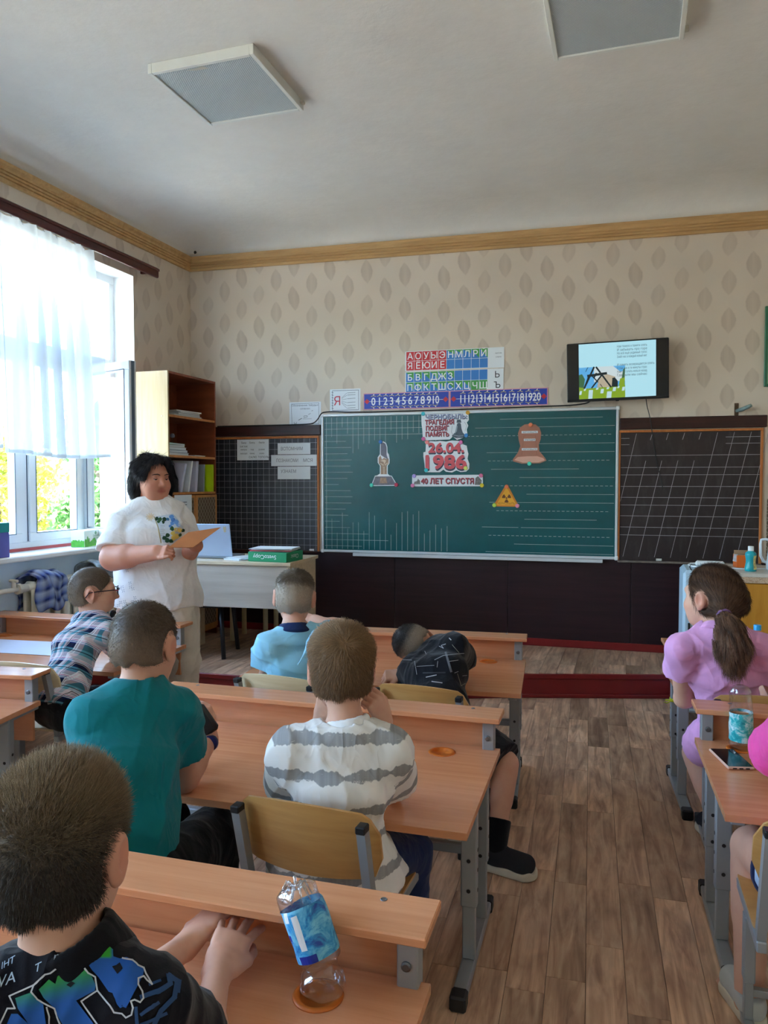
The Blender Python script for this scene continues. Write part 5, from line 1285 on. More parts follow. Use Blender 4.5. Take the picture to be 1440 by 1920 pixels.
m = MB(); m.lathe([(.030, 0), (.033, .004), (.033, .02), (.027, .055), (.028, .075), (.032, .098), (.030, .112), (.016, .122), (.014, .128)], 24); part('body', m, plain('turquoise_plastic', (22, 164, 178), .3, var=.05), tb, True)
m = MB(); m.lathe([(.0165, .124), (.0165, .150), (.015, .152), (1e-6, .152)], 20); part('cap', m, M_PVC, tb, auto=40)
m = MB(); n = 14; pr_ = [(.0335, .012), (.0335, .02), (.0277, .052), (.0277, .06), (.0282, .075), (.0324, .097)]; vs = []
for r_, z_ in pr_:
    for k in range(n+1): a = -1.15+1.5*k/n; vs.append((r_*1.01*math.cos(a), r_*1.01*math.sin(a), z_))
m.add(vs, [(i*(n+1)+k, i*(n+1)+k+1, (i+1)*(n+1)+k+1, (i+1)*(n+1)+k) for i in range(5) for k in range(n)]); part('label', m, plain('bottle_label', (232, 206, 130), .5, var=.5, vs=60), tb, True)
jg = thing('jug', 'white enamel jug with blue flowers and an angular handle, cut by the right edge', 'jug', (.885, 5.16, .9085), 0)
m = MB(); m.lathe([(.062, 0), (.07, .008), (.069, .05), (.058, .14), (.050, .185), (.052, .197), (.046, .2), (.044, .185)], 32); part('body', m, plain('enamel_white', (226, 236, 244), .2, var=.02), jg, True)
m = MB(); m.tube([(-.05, 0, .185), (-.075, 0, .19), (-.098, 0, .186), (-.102, 0, .16), (-.100, 0, .085), (-.085, 0, .055), (-.066, 0, .045)], .0085, 10); part('handle', m, plain('enamel_white', (226, 236, 244), .2, var=.02), jg, True)
m = MB(); rr = random.Random(9)
for k in range(34):
    a = -1.9+rr.uniform(-.45, .35); z_ = rr.uniform(.075, .165); r_ = np.interp(z_, [.05, .14, .185], [.069, .058, .050])+.0006; s_ = rr.uniform(.004, .009)
    cx_, cy_ = r_*math.cos(a), r_*math.sin(a); tx, ty = -math.sin(a), math.cos(a)
    m.add([(cx_+tx*s_*math.cos(q), cy_+ty*s_*math.cos(q), z_+s_*.8*math.sin(q)) for q in np.linspace(0, 6.28, 7)[:-1]], [tuple(range(6))])
part('flower_print', m, plain('cobalt_print', (60, 96, 180), .3, var=.4, vs=60), jg)

# ---------------------------------------------------------------- things on the pupils' desks
def clear_plastic(name, tint=(.94, .96, .97), base=.06):
    m = bpy.data.materials.new(name); m.use_nodes = True; t = m.node_tree; t.nodes.clear()
    o = t.nodes.new('ShaderNodeOutputMaterial'); tr = t.nodes.new('ShaderNodeBsdfTransparent'); tr.inputs[0].default_value = (*tint, 1)
    gl = t.nodes.new('ShaderNodeBsdfGlossy'); gl.inputs['Roughness'].default_value = .06; lw = t.nodes.new('ShaderNodeLayerWeight'); lw.inputs[0].default_value = .32
    mp = t.nodes.new('ShaderNodeMath'); mp.operation = 'MULTIPLY_ADD'; mp.inputs[1].default_value = .55; mp.inputs[2].default_value = base; t.links.new(lw.outputs['Facing'], mp.inputs[0])
    mx = t.nodes.new('ShaderNodeMixShader'); t.links.new(mp.outputs[0], mx.inputs[0]); t.links.new(tr.outputs[0], mx.inputs[1]); t.links.new(gl.outputs[0], mx.inputs[2]); t.links.new(mx.outputs[0], o.inputs[0]); return m
M_PET = clear_plastic('clear_pet')
def squashed(name, spine, prof, n=40, dents=.0, seed=0):
    """a bottle skin swept along a bent spine with soft dents; prof = (t, radius)"""
    rng = np.random.default_rng(seed); S = np.array(spine, float); tt = np.linspace(0, 1, len(S)); T = np.array([p[0] for p in prof]); Rr = np.array([p[1] for p in prof])
    k = 56; vs = []; ph = rng.uniform(0, 6.28, 6)
    for i in range(k+1):
        t = i/k; c = np.array([np.interp(t, tt, S[:, a]) for a in range(3)]); c2 = np.array([np.interp(min(1, t+.02), tt, S[:, a]) for a in range(3)]); c1 = np.array([np.interp(max(0, t-.02), tt, S[:, a]) for a in range(3)])
        d = c2-c1; d /= np.linalg.norm(d); a_ = np.cross(d, (0, 1, 0)); a_ /= np.linalg.norm(a_); b_ = np.cross(d, a_); r = np.interp(t, T, Rr)
        for j in range(n):
            an = 2*PI*j/n
            rr_ = r*(1+dents*(math.sin(3*an+ph[0]+9*t)*.5+math.sin(5*an+ph[1]-14*t)*.35+math.sin(2*an+ph[2]+23*t)*.4)*(.35 if .38 < t < .78 else 1))
            vs.append(c+(a_*math.cos(an)+b_*math.sin(an))*rr_)
    fs = [(i*n+j, i*n+(j+1) % n, (i+1)*n+(j+1) % n, (i+1)*n+j) for i in range(k) for j in range(n)]+[tuple(range(n))[::-1], tuple(range(k*n, k*n+n))]
    m = MB(); m.add(vs, fs); return m, vs, n, k
def label_mat(name, c1, c2, c3):
    g = NG(name, .35, 0, .5); f = g.noise(g.coord('Object', (1, 1, 1)), 26, 4, .7, .8); g.base(g.ramp(f, [(.38, lin(c1)), (.48, lin(c2)), (.6, lin(c3))])); return g.m
D3M = Matrix.LocRotScale(d3.location, d3.rotation_euler, None)
bp = D3M @ Vector((.475, .565, .5455))
bt = thing('water_bottle', 'squashed clear water bottle with a blue label leaning on the nearest desk', 'bottle', bp, 0)
spine = [(0, 0, 0), (0, .0, .03), (-.002, .002, .06), (-.008, .004, .085), (-.022, .008, .13), (-.038, .012, .18), (-.052, .016, .22), (-.058, .018, .245)]
spine = [(x*1.05, y, z*.74) for x, y, z in spine]
prof = [(0, .026), (.03, .037), (.12, .043), (.22, .041), (.29, .031), (.34, .033), (.40, .041), (.48, .043), (.78, .043), (.84, .043), (.90, .040), (.96, .030), (1, .010)]; prof = [(a, r_*.90) for a, r_ in prof]
m, vs, n_, k_ = squashed('b', spine, prof, 40, .14, 5); part('bottle_skin', m, M_PET, bt, True)
m = MB(); i0, i1 = int(k_*.46), int(k_*.79)
lab = [tuple(np.array(vs[i*n_+j])) for i in range(i0, i1+1) for j in range(n_)]
cen = [np.mean([vs[i*n_+j] for j in range(n_)], axis=0) for i in range(i0, i1+1)]
lab = [tuple(c+(np.array(p)-c)*1.012) for idx, p in enumerate(lab) for c in [cen[idx//n_]]]
m.add(lab, [(i*n_+j, i*n_+(j+1) % n_, (i+1)*n_+(j+1) % n_, (i+1)*n_+j) for i in range(i1-i0) for j in range(n_)]); part('label', m, label_mat('water_label', (20, 70, 170), (40, 150, 214), (120, 204, 236)), bt, True)
def on_label(j0, j1, a, b, k=1.016):
    out = []
    for t in (a, b):
        i = int(round((i1-i0)*t))
        row = []
        for j in range(j0, j1+1): c = cen[i]; row.append(tuple(c+(np.array(lab[i*n_+(j % n_)])-c)*k/1.0))
        out.append(row)
    return out
def strip(mb, j0, j1, a, b, k=1.008, steps=4):
    rows_ = [on_label(j0, j1, a+(b-a)*q/steps, a+(b-a)*(q+1)/steps, k)[0] for q in range(steps)]+[on_label(j0, j1, b, b, k)[0]]
    w_ = j1-j0+1; mb.add([p for r in rows_ for p in r], [(i*w_+j, i*w_+j+1, (i+1)*w_+j+1, (i+1)*w_+j) for i in range(steps) for j in range(w_-1)])
fr_j = max(range(n_), key=lambda j: -vs[i0*n_+j][1])           # column that faces the pupil
m = MB(); strip(m, fr_j-1, fr_j+1, .25, .92); strip(m, fr_j-4, fr_j-2, .80, .98); part('label_white_bar', m, pr_white, bt)
m = MB(); strip(m, fr_j-3, fr_j+3, .02, .17, 1.006); strip(m, fr_j-7, fr_j-3, .45, .60, 1.006); part('label_navy', m, plain('label_navy', (24, 50, 150), .4), bt)
m = MB()
for k in range(9):
    a = 2*PI*k/9; c = np.array(spine[-1]); q = np.array([math.cos(a), math.sin(a), 0])
    m.tube([c+np.array([0, 0, -.01])+q*.006, c+q*.016+np.array([0, 0, -.004+.006*(k % 2)]), c+q*.030+np.array([0, 0, -.026])], [.0022, .003, .0016], 6)
part('crumpled_base', m, clear_plastic('crinkled_pet', (.9, .93, .96), .30), bt, True)
D7M = Matrix.LocRotScale(d7.location, d7.rotation_euler, None)
b7 = thing('water_bottle', 'clear bottle with a turquoise label on the desk beside the phone', 'bottle', D7M @ Vector((-.515, .565, .5455)), 0)
m, vs, n_, k_ = squashed('b', [(0, 0, 0), (0, 0, .1), (-.002, 0, .17), (-.006, .0, .215)], [(0, .030), (.04, .037), (.5, .037), (.62, .036), (.85, .034), (.95, .026), (1, .012)], 32, .07, 8); part('bottle_skin', m, M_PET, b7, True)
m = MB(); i0, i1 = int(k_*.10), int(k_*.46); lb_ = []
for i in range(i0, i1+1):
    c = np.mean([vs[i*n_+j] for j in range(n_)], axis=0)
    for j in range(n_): lb_.append(tuple(c+(np.array(vs[i*n_+j])-c)*1.012))
m.add(lb_, [(i*n_+j, i*n_+(j+1) % n_, (i+1)*n_+(j+1) % n_, (i+1)*n_+j) for i in range(i1-i0) for j in range(n_)]); part('label', m, label_mat('teal_label', (20, 150, 160), (60, 186, 190), (214, 234, 236)), b7, True)
b6 = thing('water_bottle', 'clear bottle with a bright blue cap behind the shoulder of the girl in lilac', 'bottle', (.575, 3.83, .5405), 0)
m, vs, n_, k_ = squashed('b', [(0, 0, 0), (0, 0, .1), (0, 0, .23)], [(0, .030), (.03, .036), (.55, .036), (.66, .035), (.86, .017), (.92, .0125), (1, .0125)], 32, .02, 2); part('bottle_skin', m, M_PET, b6, True)
m = MB(); m.lathe([(.0165, .228), (.0165, .250), (.0155, .252), (1e-6, .252)], 24); part('cap', m, plain('bright_blue_cap', (20, 160, 230), .35), b6, auto=40)
ph = thing('phone', 'dark-screened phone in a pinkish case lying on the right desk', 'phone', D7M @ Vector((-.565, .44, .5405)), math.radians(14))
m = MB(); m.box((-.042, -.085, 0), (.042, .085, .010), .004); part('case', m, plain('pink_beige_case', (216, 178, 160), .4), ph)
m = MB(); m.box((-.038, -.080, .0095), (.038, .080, .0106), .0005); part('glass', m, M_SCR, ph)
m = MB()
for x in (-.02, 0, .02): m.box((x-.006, -.0855, .003), (x+.006, -.0845, .007))
o = part('ports', m, M_BLACK, ph); o['kind'] = 'stuff'
D4M = Matrix.LocRotScale(d4.location, d4.rotation_euler, None)
papers('worksheet', 'bluish white sheets spread on the window-side desk left of the plaid boy', D4M @ Vector((-.13, .34, .5405)), .1, 2, .62, .30, [M_BLUEP], jit=.012, th=.001)
D2M = Matrix.LocRotScale(d2.location, d2.rotation_euler, None)
t = thing('glasses_case', 'black case under the shelf beside the arm of the white-striped boy', 'case', D2M @ Vector((.235, .60, .5405)), .2)
m = MB(); m.box((-.05, -.025, 0), (.05, .025, .022), .008); part('shell', m, M_BLACK, t, auto=40)
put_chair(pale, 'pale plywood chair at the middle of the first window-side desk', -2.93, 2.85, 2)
# ================================================================ people: bodies and clothes as blended solids
import openvdb
def V3(*a): return np.array(a, float)
def unit(v): v = np.asarray(v, float); return v/(np.linalg.norm(v)+1e-12)
FWD = ROT @ V3(0, 1, 0); RGT = ROT @ V3(1, 0, 0); UP = V3(0, 0, 1)
class Cap:                                                   # tapered round limb
    def __init__(s, a, b, ra, rb, k=.02):
        s.a, s.b, s.ra, s.rb, s.k = np.asarray(a, float), np.asarray(b, float), ra, rb, k
        r = max(ra, rb); s.lo = np.minimum(s.a, s.b)-r; s.hi = np.maximum(s.a, s.b)+r
    def t(s, X, Y, Z):
        ba = s.b-s.a; L = ba @ ba+1e-12
        return np.clip(((X-s.a[0])*ba[0]+(Y-s.a[1])*ba[1]+(Z-s.a[2])*ba[2])/L, 0, 1)
    def d(s, X, Y, Z):
        t = s.t(X, Y, Z); ba = s.b-s.a
        return np.sqrt((X-s.a[0]-t*ba[0])**2+(Y-s.a[1]-t*ba[1])**2+(Z-s.a[2]-t*ba[2])**2) - (s.ra+(s.rb-s.ra)*t)
class Ell:                                                   # ellipsoid in a frame (rows of R are its axes)
    def __init__(s, c, r, R=None, k=.02):
        s.c, s.r, s.k = np.asarray(c, float), np.asarray(r, float), k; s.R = np.eye(3) if R is None else np.asarray(R)
        m = np.sqrt(((s.R.T*s.r)**2).sum(1)); s.lo = s.c-m; s.hi = s.c+m
    def d(s, X, Y, Z):
        x, y, z = X-s.c[0], Y-s.c[1], Z-s.c[2]; k0 = 0; k1 = 0
        for i in range(3):
            q = s.R[i, 0]*x+s.R[i, 1]*y+s.R[i, 2]*z; k0 = k0+(q/s.r[i])**2; k1 = k1+(q/s.r[i]**2)**2
        k0 = np.sqrt(k0); return k0*(k0-1)/(np.sqrt(k1)+1e-9)
class Ecap:                                                  # limb with an elliptical section: (ru, rw) along u and the third axis
    def __init__(s, a, b, ra, rb, u, k=.03, end=.6):
        s.a, s.b, s.ra, s.rb, s.k = np.asarray(a, float), np.asarray(b, float), ra, rb, k
        l = unit(s.b-s.a); u = np.asarray(u, float); s.u = unit(u-l*(u @ l)); s.l = l; s.w = np.cross(l, s.u); s.L = np.linalg.norm(s.b-s.a); s.end = end
        r = max(*ra, *rb); s.lo = np.minimum(s.a, s.b)-r; s.hi = np.maximum(s.a, s.b)+r
    def d(s, X, Y, Z):
        x, y, z = X-s.a[0], Y-s.a[1], Z-s.a[2]
        p = lambda v: v[0]*x+v[1]*y+v[2]*z
        l = p(s.l); t = np.clip(l/s.L, 0, 1); e = l-t*s.L
        ru = s.ra[0]+(s.rb[0]-s.ra[0])*t; rw = s.ra[1]+(s.rb[1]-s.ra[1])*t; re = np.minimum(ru, rw)*s.end
        a, b, c = p(s.u), p(s.w), e
        k0 = np.sqrt((a/ru)**2+(b/rw)**2+(c/re)**2); k1 = np.sqrt((a/ru**2)**2+(b/rw**2)**2+(c/re**2)**2)
        return np.where(k0 < 1e-6, -np.minimum(ru, rw), k0*(k0-1)/(k1+1e-9))
class Field:
    def __init__(s, lo, hi, h):
        s.h = h; s.lo = np.asarray(lo, float)-3*h; n = np.ceil((np.asarray(hi)-s.lo)/h).astype(int)+4
        s.f = np.full(n, .08, np.float32); s.ax = [s.lo[i]+h*np.arange(n[i]) for i in range(3)]
    def sub(s, lo, hi, pad):
        sl = []
        for i in range(3):
            a = int(max(0, math.floor((lo[i]-pad-s.lo[i])/s.h))); b = int(min(s.f.shape[i], math.ceil((hi[i]+pad-s.lo[i])/s.h)+1))
            if b <= a: return None, None
            sl.append(slice(a, b))
        X = s.ax[0][sl[0]][:, None, None].astype(np.float32); Y = s.ax[1][sl[1]][None, :, None].astype(np.float32); Z = s.ax[2][sl[2]][None, None, :].astype(np.float32)
        return tuple(sl), (X, Y, Z)
    def add(s, *prims, grow=0.0):
        for p in prims:
            sl, g = s.sub(p.lo, p.hi, p.k+grow+.03)
            if sl is None: continue
            d = p.d(*g)-grow; f = s.f[sl]
            if p.k > 0: h = np.maximum(p.k-np.abs(f-d), 0)/p.k; s.f[sl] = np.minimum(f, d)-h*h*p.k*.25
            else: s.f[sl] = np.minimum(f, d)
        return s
    def cut(s, *prims, k=.004, grow=0.0):
        for p in prims:
            sl, g = s.sub(p.lo, p.hi, k+grow+.02)
            if sl is None: continue
            d = -(p.d(*g)-grow); f = s.f[sl]; h = np.maximum(k-np.abs(f-d), 0)/k; s.f[sl] = np.maximum(f, d)+h*h*k*.25
        return s
    def clip(s, fn, lo=None, hi=None):
        X, Y, Z = s.ax[0][:, None, None], s.ax[1][None, :, None], s.ax[2][None, None, :]
        s.f = np.maximum(s.f, fn(X, Y, Z)).astype(np.float32); return s
    def disp(s, fn):
        X, Y, Z = s.ax[0][:, None, None], s.ax[1][None, :, None], s.ax[2][None, None, :]
        s.f = (s.f+fn(X, Y, Z)).astype(np.float32); return s
    def mesh(s):
        g = openvdb.FloatGrid(.08); f = np.ascontiguousarray(np.clip(s.f, -.08, .08)); f[[0, -1]] = .08; f[:, [0, -1]] = .08; f[:, :, [0, -1]] = .08
        g.copyFromArray(f); p, q = g.convertToQuads(0.0)
        p = p.astype(np.float64)*s.h+s.lo
        a, b, c, d = (p[q[:, i]] for i in range(4))
        if np.einsum('ij,ij->i', a, np.cross(b-a, c-a) + np.cross(c-a, d-a)).sum() + 0 < 0 and False: pass
        vol = np.einsum('ij,ij->i', a-p.mean(0), np.cross(c-a, d-b)).sum()
        if vol < 0: q = q[:, ::-1]
        return p, q
def wrinkle(seed, amp, freq, dirs=3):
    rng = np.random.default_rng(seed); W = [(rng.normal(size=3)*freq, rng.uniform(0, 6.28), rng.normal(size=3)*freq*.7, rng.uniform(0, 6.28)) for _ in range(dirs)]
    def fn(X, Y, Z):
        r = 0
        for k, ph, k2, p2 in W:
            a = np.sin(k[0]*X+k[1]*Y+k[2]*Z+ph+1.6*np.sin(k2[0]*X+k2[1]*Y+k2[2]*Z+p2)); r = r+(1-np.abs(a))**2-.35
        return (-amp*2.2/dirs)*r
    return fn
def to_mesh(name, chunks, mat, loc, cols=None, pat=None, smooth=True):
    """chunks of (points, quads) joined into one mesh; cols / pat are functions of world points"""
    P = np.concatenate([c[0] for c in chunks]); fs = []; o = 0
    for p, q in chunks: fs.append(q+o); o += len(p)
    me = bpy.data.meshes.new(name)
    if all(q.shape[1] == fs[0].shape[1] for q in fs):
        F = np.concatenate(fs); n = F.shape[1]
        L = P-np.asarray(loc); me.vertices.add(len(P)); me.vertices.foreach_set('co', L.astype(np.float32).ravel())
        me.loops.add(F.size); me.loops.foreach_set('vertex_index', F.astype(np.int32).ravel())
        me.polygons.add(len(F)); me.polygons.foreach_set('loop_start', np.arange(0, F.size, n, dtype=np.int32)); me.update(calc_edges=True)
    else:
        me.from_pydata((P-np.asarray(loc)).tolist(), [], [list(map(int, r)) for q in fs for r in q])
    me.validate()
    if len(me.vertices) == len(P):
        if cols is not None:
            c = np.ones((len(P), 4), np.float32); c[:, :3] = cols if isinstance(cols, np.ndarray) else cols(P)
            a = me.color_attributes.new('Col', 'FLOAT_COLOR', 'POINT'); a.data.foreach_set('color', c.ravel())
        if pat is not None:
            a = me.attributes.new('pat', 'FLOAT_VECTOR', 'POINT'); a.data.foreach_set('vector', (pat(P) if callable(pat) else pat).astype(np.float32).ravel())
    me.materials.append(mat)
    if smooth: me.shade_smooth()
    return me
def subdivide_smooth(p, q, it=1):                            # light smoothing of voxel steps
    n = len(p)
    for _ in range(it):
        acc = np.zeros_like(p); cnt = np.zeros(n)
        for i in range(4):
            for j in ((i+1) % 4, (i+3) % 4):
                np.add.at(acc, q[:, i], p[q[:, j]]) if False else None
        E = np.concatenate([q[:, [i, (i+1) % 4]] for i in range(4)]); a = np.concatenate([E[:, 0], E[:, 1]]); b = np.concatenate([E[:, 1], E[:, 0]])
        for c in range(3): acc[:, c] = np.bincount(a, p[b, c], n)
        cnt = np.bincount(a, minlength=n)
        p = p*.5+acc/np.maximum(cnt, 1)[:, None]*.5
    return p, q
def build(f, it=1): return subdivide_smooth(*f.mesh(), it)

# ---- heads --------------------------------------------------------------------------------------
def frame(fwd, up=UP):
    f = unit(fwd); r = unit(np.cross(f, up)); u = np.cross(r, f); return np.array([r, f, u])     # rows: right, forward, up
def head_prims(c, R, s=1.0, jaw=1.0, nose=1.0, full=0.0):
    """head solids; c centre, R rows right/forward/up, s scale (1 = a child of this room)"""
    W = lambda x, y, z: c+s*(R[0]*x+R[1]*y+R[2]*z)
    S = lambda x, y, z, r, k=.012: Cap(W(x, y, z), W(x, y, z)+1e-6, r*s, r*s, k*s)
    C = lambda a, b, r1, r2, k=.012: Cap(W(*a), W(*b), r1*s, r2*s, k*s)
    add = [Ell(W(0, -.012, .03), s*V3(.080, .097, .090), R, .02*s), Ell(W(0, .03, -.03), s*V3(.066+.006*full, .066, .078*jaw), R, .03*s),
           C((-.022, .055, -.082*jaw), (.022, .055, -.082*jaw), .024+.006*full, .024+.006*full, .03), S(0, .078, -.092*jaw, .014, .02),
           C((-.036, .062, -.028), (-.03, .058, -.05), .027+.006*full, .024+.006*full, .02), C((.036, .062, -.028), (.03, .058, -.05), .027+.006*full, .024+.006*full, .02),
           C((-.034, .080, .032), (.034, .080, .032), .010, .010, .02),
           C((0, .088, .018), (0, .107*nose, -.018), .007, .0115, .012), S(-.011, .096, -.022, .0078, .008), S(.011, .096, -.022, .0078, .008),
           C((-.02, .087, -.046), (.02, .087, -.046), .0062, .0062, .008), C((-.016, .087, -.056), (.016, .087, -.056), .0070, .0070, .008)]
    cut = [Cap(W(-.034, .100, .014), W(-.028, .100, .014), .0135*s, .0135*s), Cap(W(.028, .100, .014), W(.034, .100, .014), .0135*s, .0135*s), Cap(W(-.017, .096, -.0505), W(.017, .096, -.0505), .0028*s, .0028*s)]
    ears = []
    for q in (-1, 1):
        Re = frame(R[1]*1.0+R[0]*q*.35, R[2]+R[1]*-.15)
        ears += [Ell(W(q*.083, -.014, .0), s*V3(.0095, .021, .034), Re, .006*s), Ell(W(q*.080, -.006, -.028), s*V3(.007, .010, .012), Re, .008*s)]
    earcut = [Ell(W(q*.0905, -.010, .003), s*V3(.006, .012, .021), frame(R[1]+R[0]*q*.35, R[2]), .003) for q in (-1, 1)]
    return add, ears, cut, earcut, W
def hair_field(c, R, s, thick, h, jaw=1.0, top=.0, back=-.055, face=.045, extra=None, rise=.65):
    """the cap of short hair: an inflated skull cut along a hairline"""
    lo = c-.16*s; hi = c+.16*s; F = Field(lo, hi, h)
    for p in (Ell(c+s*(R[1]*-.012+R[2]*.03), s*V3(.080, .097, .090), R, .02*s), Ell(c+s*(R[1]*-.02+R[2]*-.02), s*V3(.074, .078, .07), R, .03*s)): F.add(p, grow=thick)
    if extra: F.add(*extra)
    def loc(X, Y, Z):
        x, y, z = X-c[0], Y-c[1], Z-c[2]; return [(R[i, 0]*x+R[i, 1]*y+R[i, 2]*z)/s for i in range(3)]
    def clipf(X, Y, Z):
        x, y, z = loc(X, Y, Z)
        f1 = (y-.45*z-face-.012*np.sin(40*x))*.9
        nape = back+np.clip((y+.05)*rise, 0, .2); f2 = (nape-z)
        ear = .036-np.sqrt((np.abs(x)-.088)**2+(y+.010)**2+((z+.004)*.85)**2)
        f2 = f2+.006*np.sin(70*x)*np.sin(31*x+1)+.004*np.sin(150*x)
        return np.maximum(np.maximum(f1, f2), ear)*s
    F.disp(lambda X, Y, Z: (thick+.0012)*(1-np.clip(-clipf(X, Y, Z)/(.032*s), .0, 1))); F.clip(clipf); return F, loc
def strands(P, N, L, dirs, r, rng, curl=.0, cols=None):
    """thin three-sided hairs grown at points P along dirs"""
    n = len(P); d = dirs/np.linalg.norm(dirs, axis=1)[:, None]; a = np.cross(d, rng.normal(size=(n, 3))); a /= np.linalg.norm(a, axis=1)[:, None]; b = np.cross(d, a)
    L = L[:, None]; mid = P+d*L*.55+N*L*curl; tip = P+d*L+N*L*curl*.2-V3(0, 0, 1)*L*abs(curl)*.4
    ring = []
    for base, k in ((P-d*L*.1, 1.0), (mid, .75), (tip, .18)):
        for j in range(3): an = 2*PI*j/3; ring.append(base+(a*math.cos(an)+b*math.sin(an))*r*k)
    V = np.stack(ring, 1).reshape(-1, 3); o = np.arange(n)*9
    q = np.concatenate([np.stack([o+3*i+j, o+3*i+(j+1) % 3, o+3*i+3+(j+1) % 3, o+3*i+3+j], 1) for i in range(2) for j in range(3)])
    return V, q, None
def vnormals(p, q):
    n = np.cross(p[q[:, 2]]-p[q[:, 0]], p[q[:, 3]]-p[q[:, 1]]); N = np.zeros_like(p)
    for i in range(4):
        for c in range(3): N[:, c] += np.bincount(q[:, i], n[:, c], len(p))
    return N/(np.linalg.norm(N, axis=1)[:, None]+1e-12)
M_SKIN = None
def skin_material():
    g = NG('skin', .55, 0, .35); f = g.noise(g.coord(), 22, 4, .6); c = g.attr('Col').outputs['Color']
    g.base(g.mix(g.m_('MULTIPLY', g.m_('SUBTRACT', f, .45, clamp=True), .8, clamp=True), c, lin((196, 120, 100)))); g.bump(g.noise(g.coord(), 500, 2), .06, .001)
    g.b.inputs['Subsurface Weight'].default_value = .0; return g.m
M_SKIN = skin_material()
def hair_material():
    g = NG('hair', .48, 0, .35); g.base(g.attr('Col').outputs['Color']); return g.m
M_HAIR = hair_material()
def hair_obj(parent, name, F, loc, R, c, s, col_fn, n, length, style, seed, r=.0004, it=1, curl=.15, cover=None):
    rng = np.random.default_rng(seed); p, q = build(F, it); N = vnormals(p, q)
    outward = ((p-c)*N).sum(1) > .02*s
    cand = np.where(outward)[0]; pk = rng.choice(cand, min(n, len(cand)*4)); P = p[pk]+rng.normal(size=(len(pk), 3))*F.h*.5; Nn = N[pk]
    lp = np.stack(loc(P[:, 0], P[:, 1], P[:, 2]), 1)
    dirs = style(lp, Nn, rng) @ np.eye(3) if style else Nn
    L = length(lp, rng)
    V, sq, st = strands(P, Nn, L, dirs, r, rng, curl)
    col0 = col_fn(np.stack(loc(p[:, 0], p[:, 1], p[:, 2]), 1), rng)*.82; col1 = col_fn(lp, rng)*rng.uniform(.7, 1.35, (len(lp), 1))
    cols = np.concatenate([col0, np.repeat(col1, 9, 0)])
    me = to_mesh(name, [(p, q), (V, sq)], M_HAIR, parent.location, cols)
    return link(name, me, parent)
def local_to_world(R, v): return v[..., 0:1]*R[0]+v[..., 1:2]*R[1]+v[..., 2:3]*R[2]

# ---- hands --------------------------------------------------------------------------------------
def hand_prims(wrist, knuckle, back, side, s=1.0, curl=(.5, .6, .7, .8), spread=.06, thumb=(.6, .5), thumb_in=.3, bend=None):
    """wrist -> knuckle line, back = direction the back of the hand faces, side = +1 when the thumb lies along cross(dir, back)"""
    d = unit(knuckle-wrist); b = unit(back-d*(back @ d)); l = np.cross(d, b)*side; s_ = s
    PL = .080*s; kn = wrist+d*PL; pr = [Ecap(wrist-d*.01, wrist+d*.03*s, (.025*s, .020*s), (.030*s, .016*s), l, .012*s), Ecap(wrist+d*.02*s, kn-d*.006*s, (.031*s, .0165*s), (.036*s, .0125*s), l, .01*s)]
    lens = (.066, .074, .068, .054); off = (.027, .009, -.009, -.026)
    for i in range(4):
        base = kn+l*off[i]*s+d*(-.002-.004*abs(i-1.3))*s; dd = unit(d+l*spread*(1.5-i)); c = curl[i]; p = base-d*.02*s; r0 = (.0088, .0090, .0086, .0076)[i]*s
        pr.append(Cap(p, base, r0*1.0, r0*1.02, .006*s)); p = base; ang = 0
        for j, fr in enumerate((.46, .30, .24)):
            ang += c*(.9, 1.1, .8)[j]; v = unit(dd*math.cos(ang)-b*math.sin(ang)); p2 = p+v*lens[i]*fr*s
            pr.append(Cap(p, p2, r0*(1.02, .94, .88)[j], r0*(.95, .89, .76)[j], .0025*s)); p = p2
    tb = wrist+d*.018*s+l*.024*s-b*.004*s; a0, a1 = thumb
    v1 = unit(d*math.cos(a0)+l*math.sin(a0)-b*thumb_in); m1 = tb+v1*.034*s; v2 = unit(d*math.cos(a0*.5)+l*math.sin(a0*.5-a1*.6)-b*(thumb_in+.2)); m2 = m1+v2*.030*s; v3 = unit(v2*.9-l*.25-b*.15); m3 = m2+v3*.024*s
    pr += [Cap(tb, m1, .0145*s, .0108*s, .010*s), Cap(m1, m2, .0105*s, .0095*s, .003*s), Cap(m2, m3, .0095*s, .0076*s, .003*s)]
    return pr
def add_hand(chunks, prims, fore_a, fore_b, ra, rb, h=.0024):
    ps = list(prims); lo = np.min([p.lo for p in ps], 0)-.012; hi = np.max([p.hi for p in ps], 0)+.012
    F = Field(lo, hi, h); F.add(*ps); v = unit(fore_b-fore_a); L = np.linalg.norm(fore_b-fore_a); st = fore_b-v*min(.05, L*.4)
    F.add(Cap(st, fore_b, (rb+(ra-rb)*min(.05, L*.4)/L)*.97, rb*1.0, .015)); chunks.append(build(F, 1))

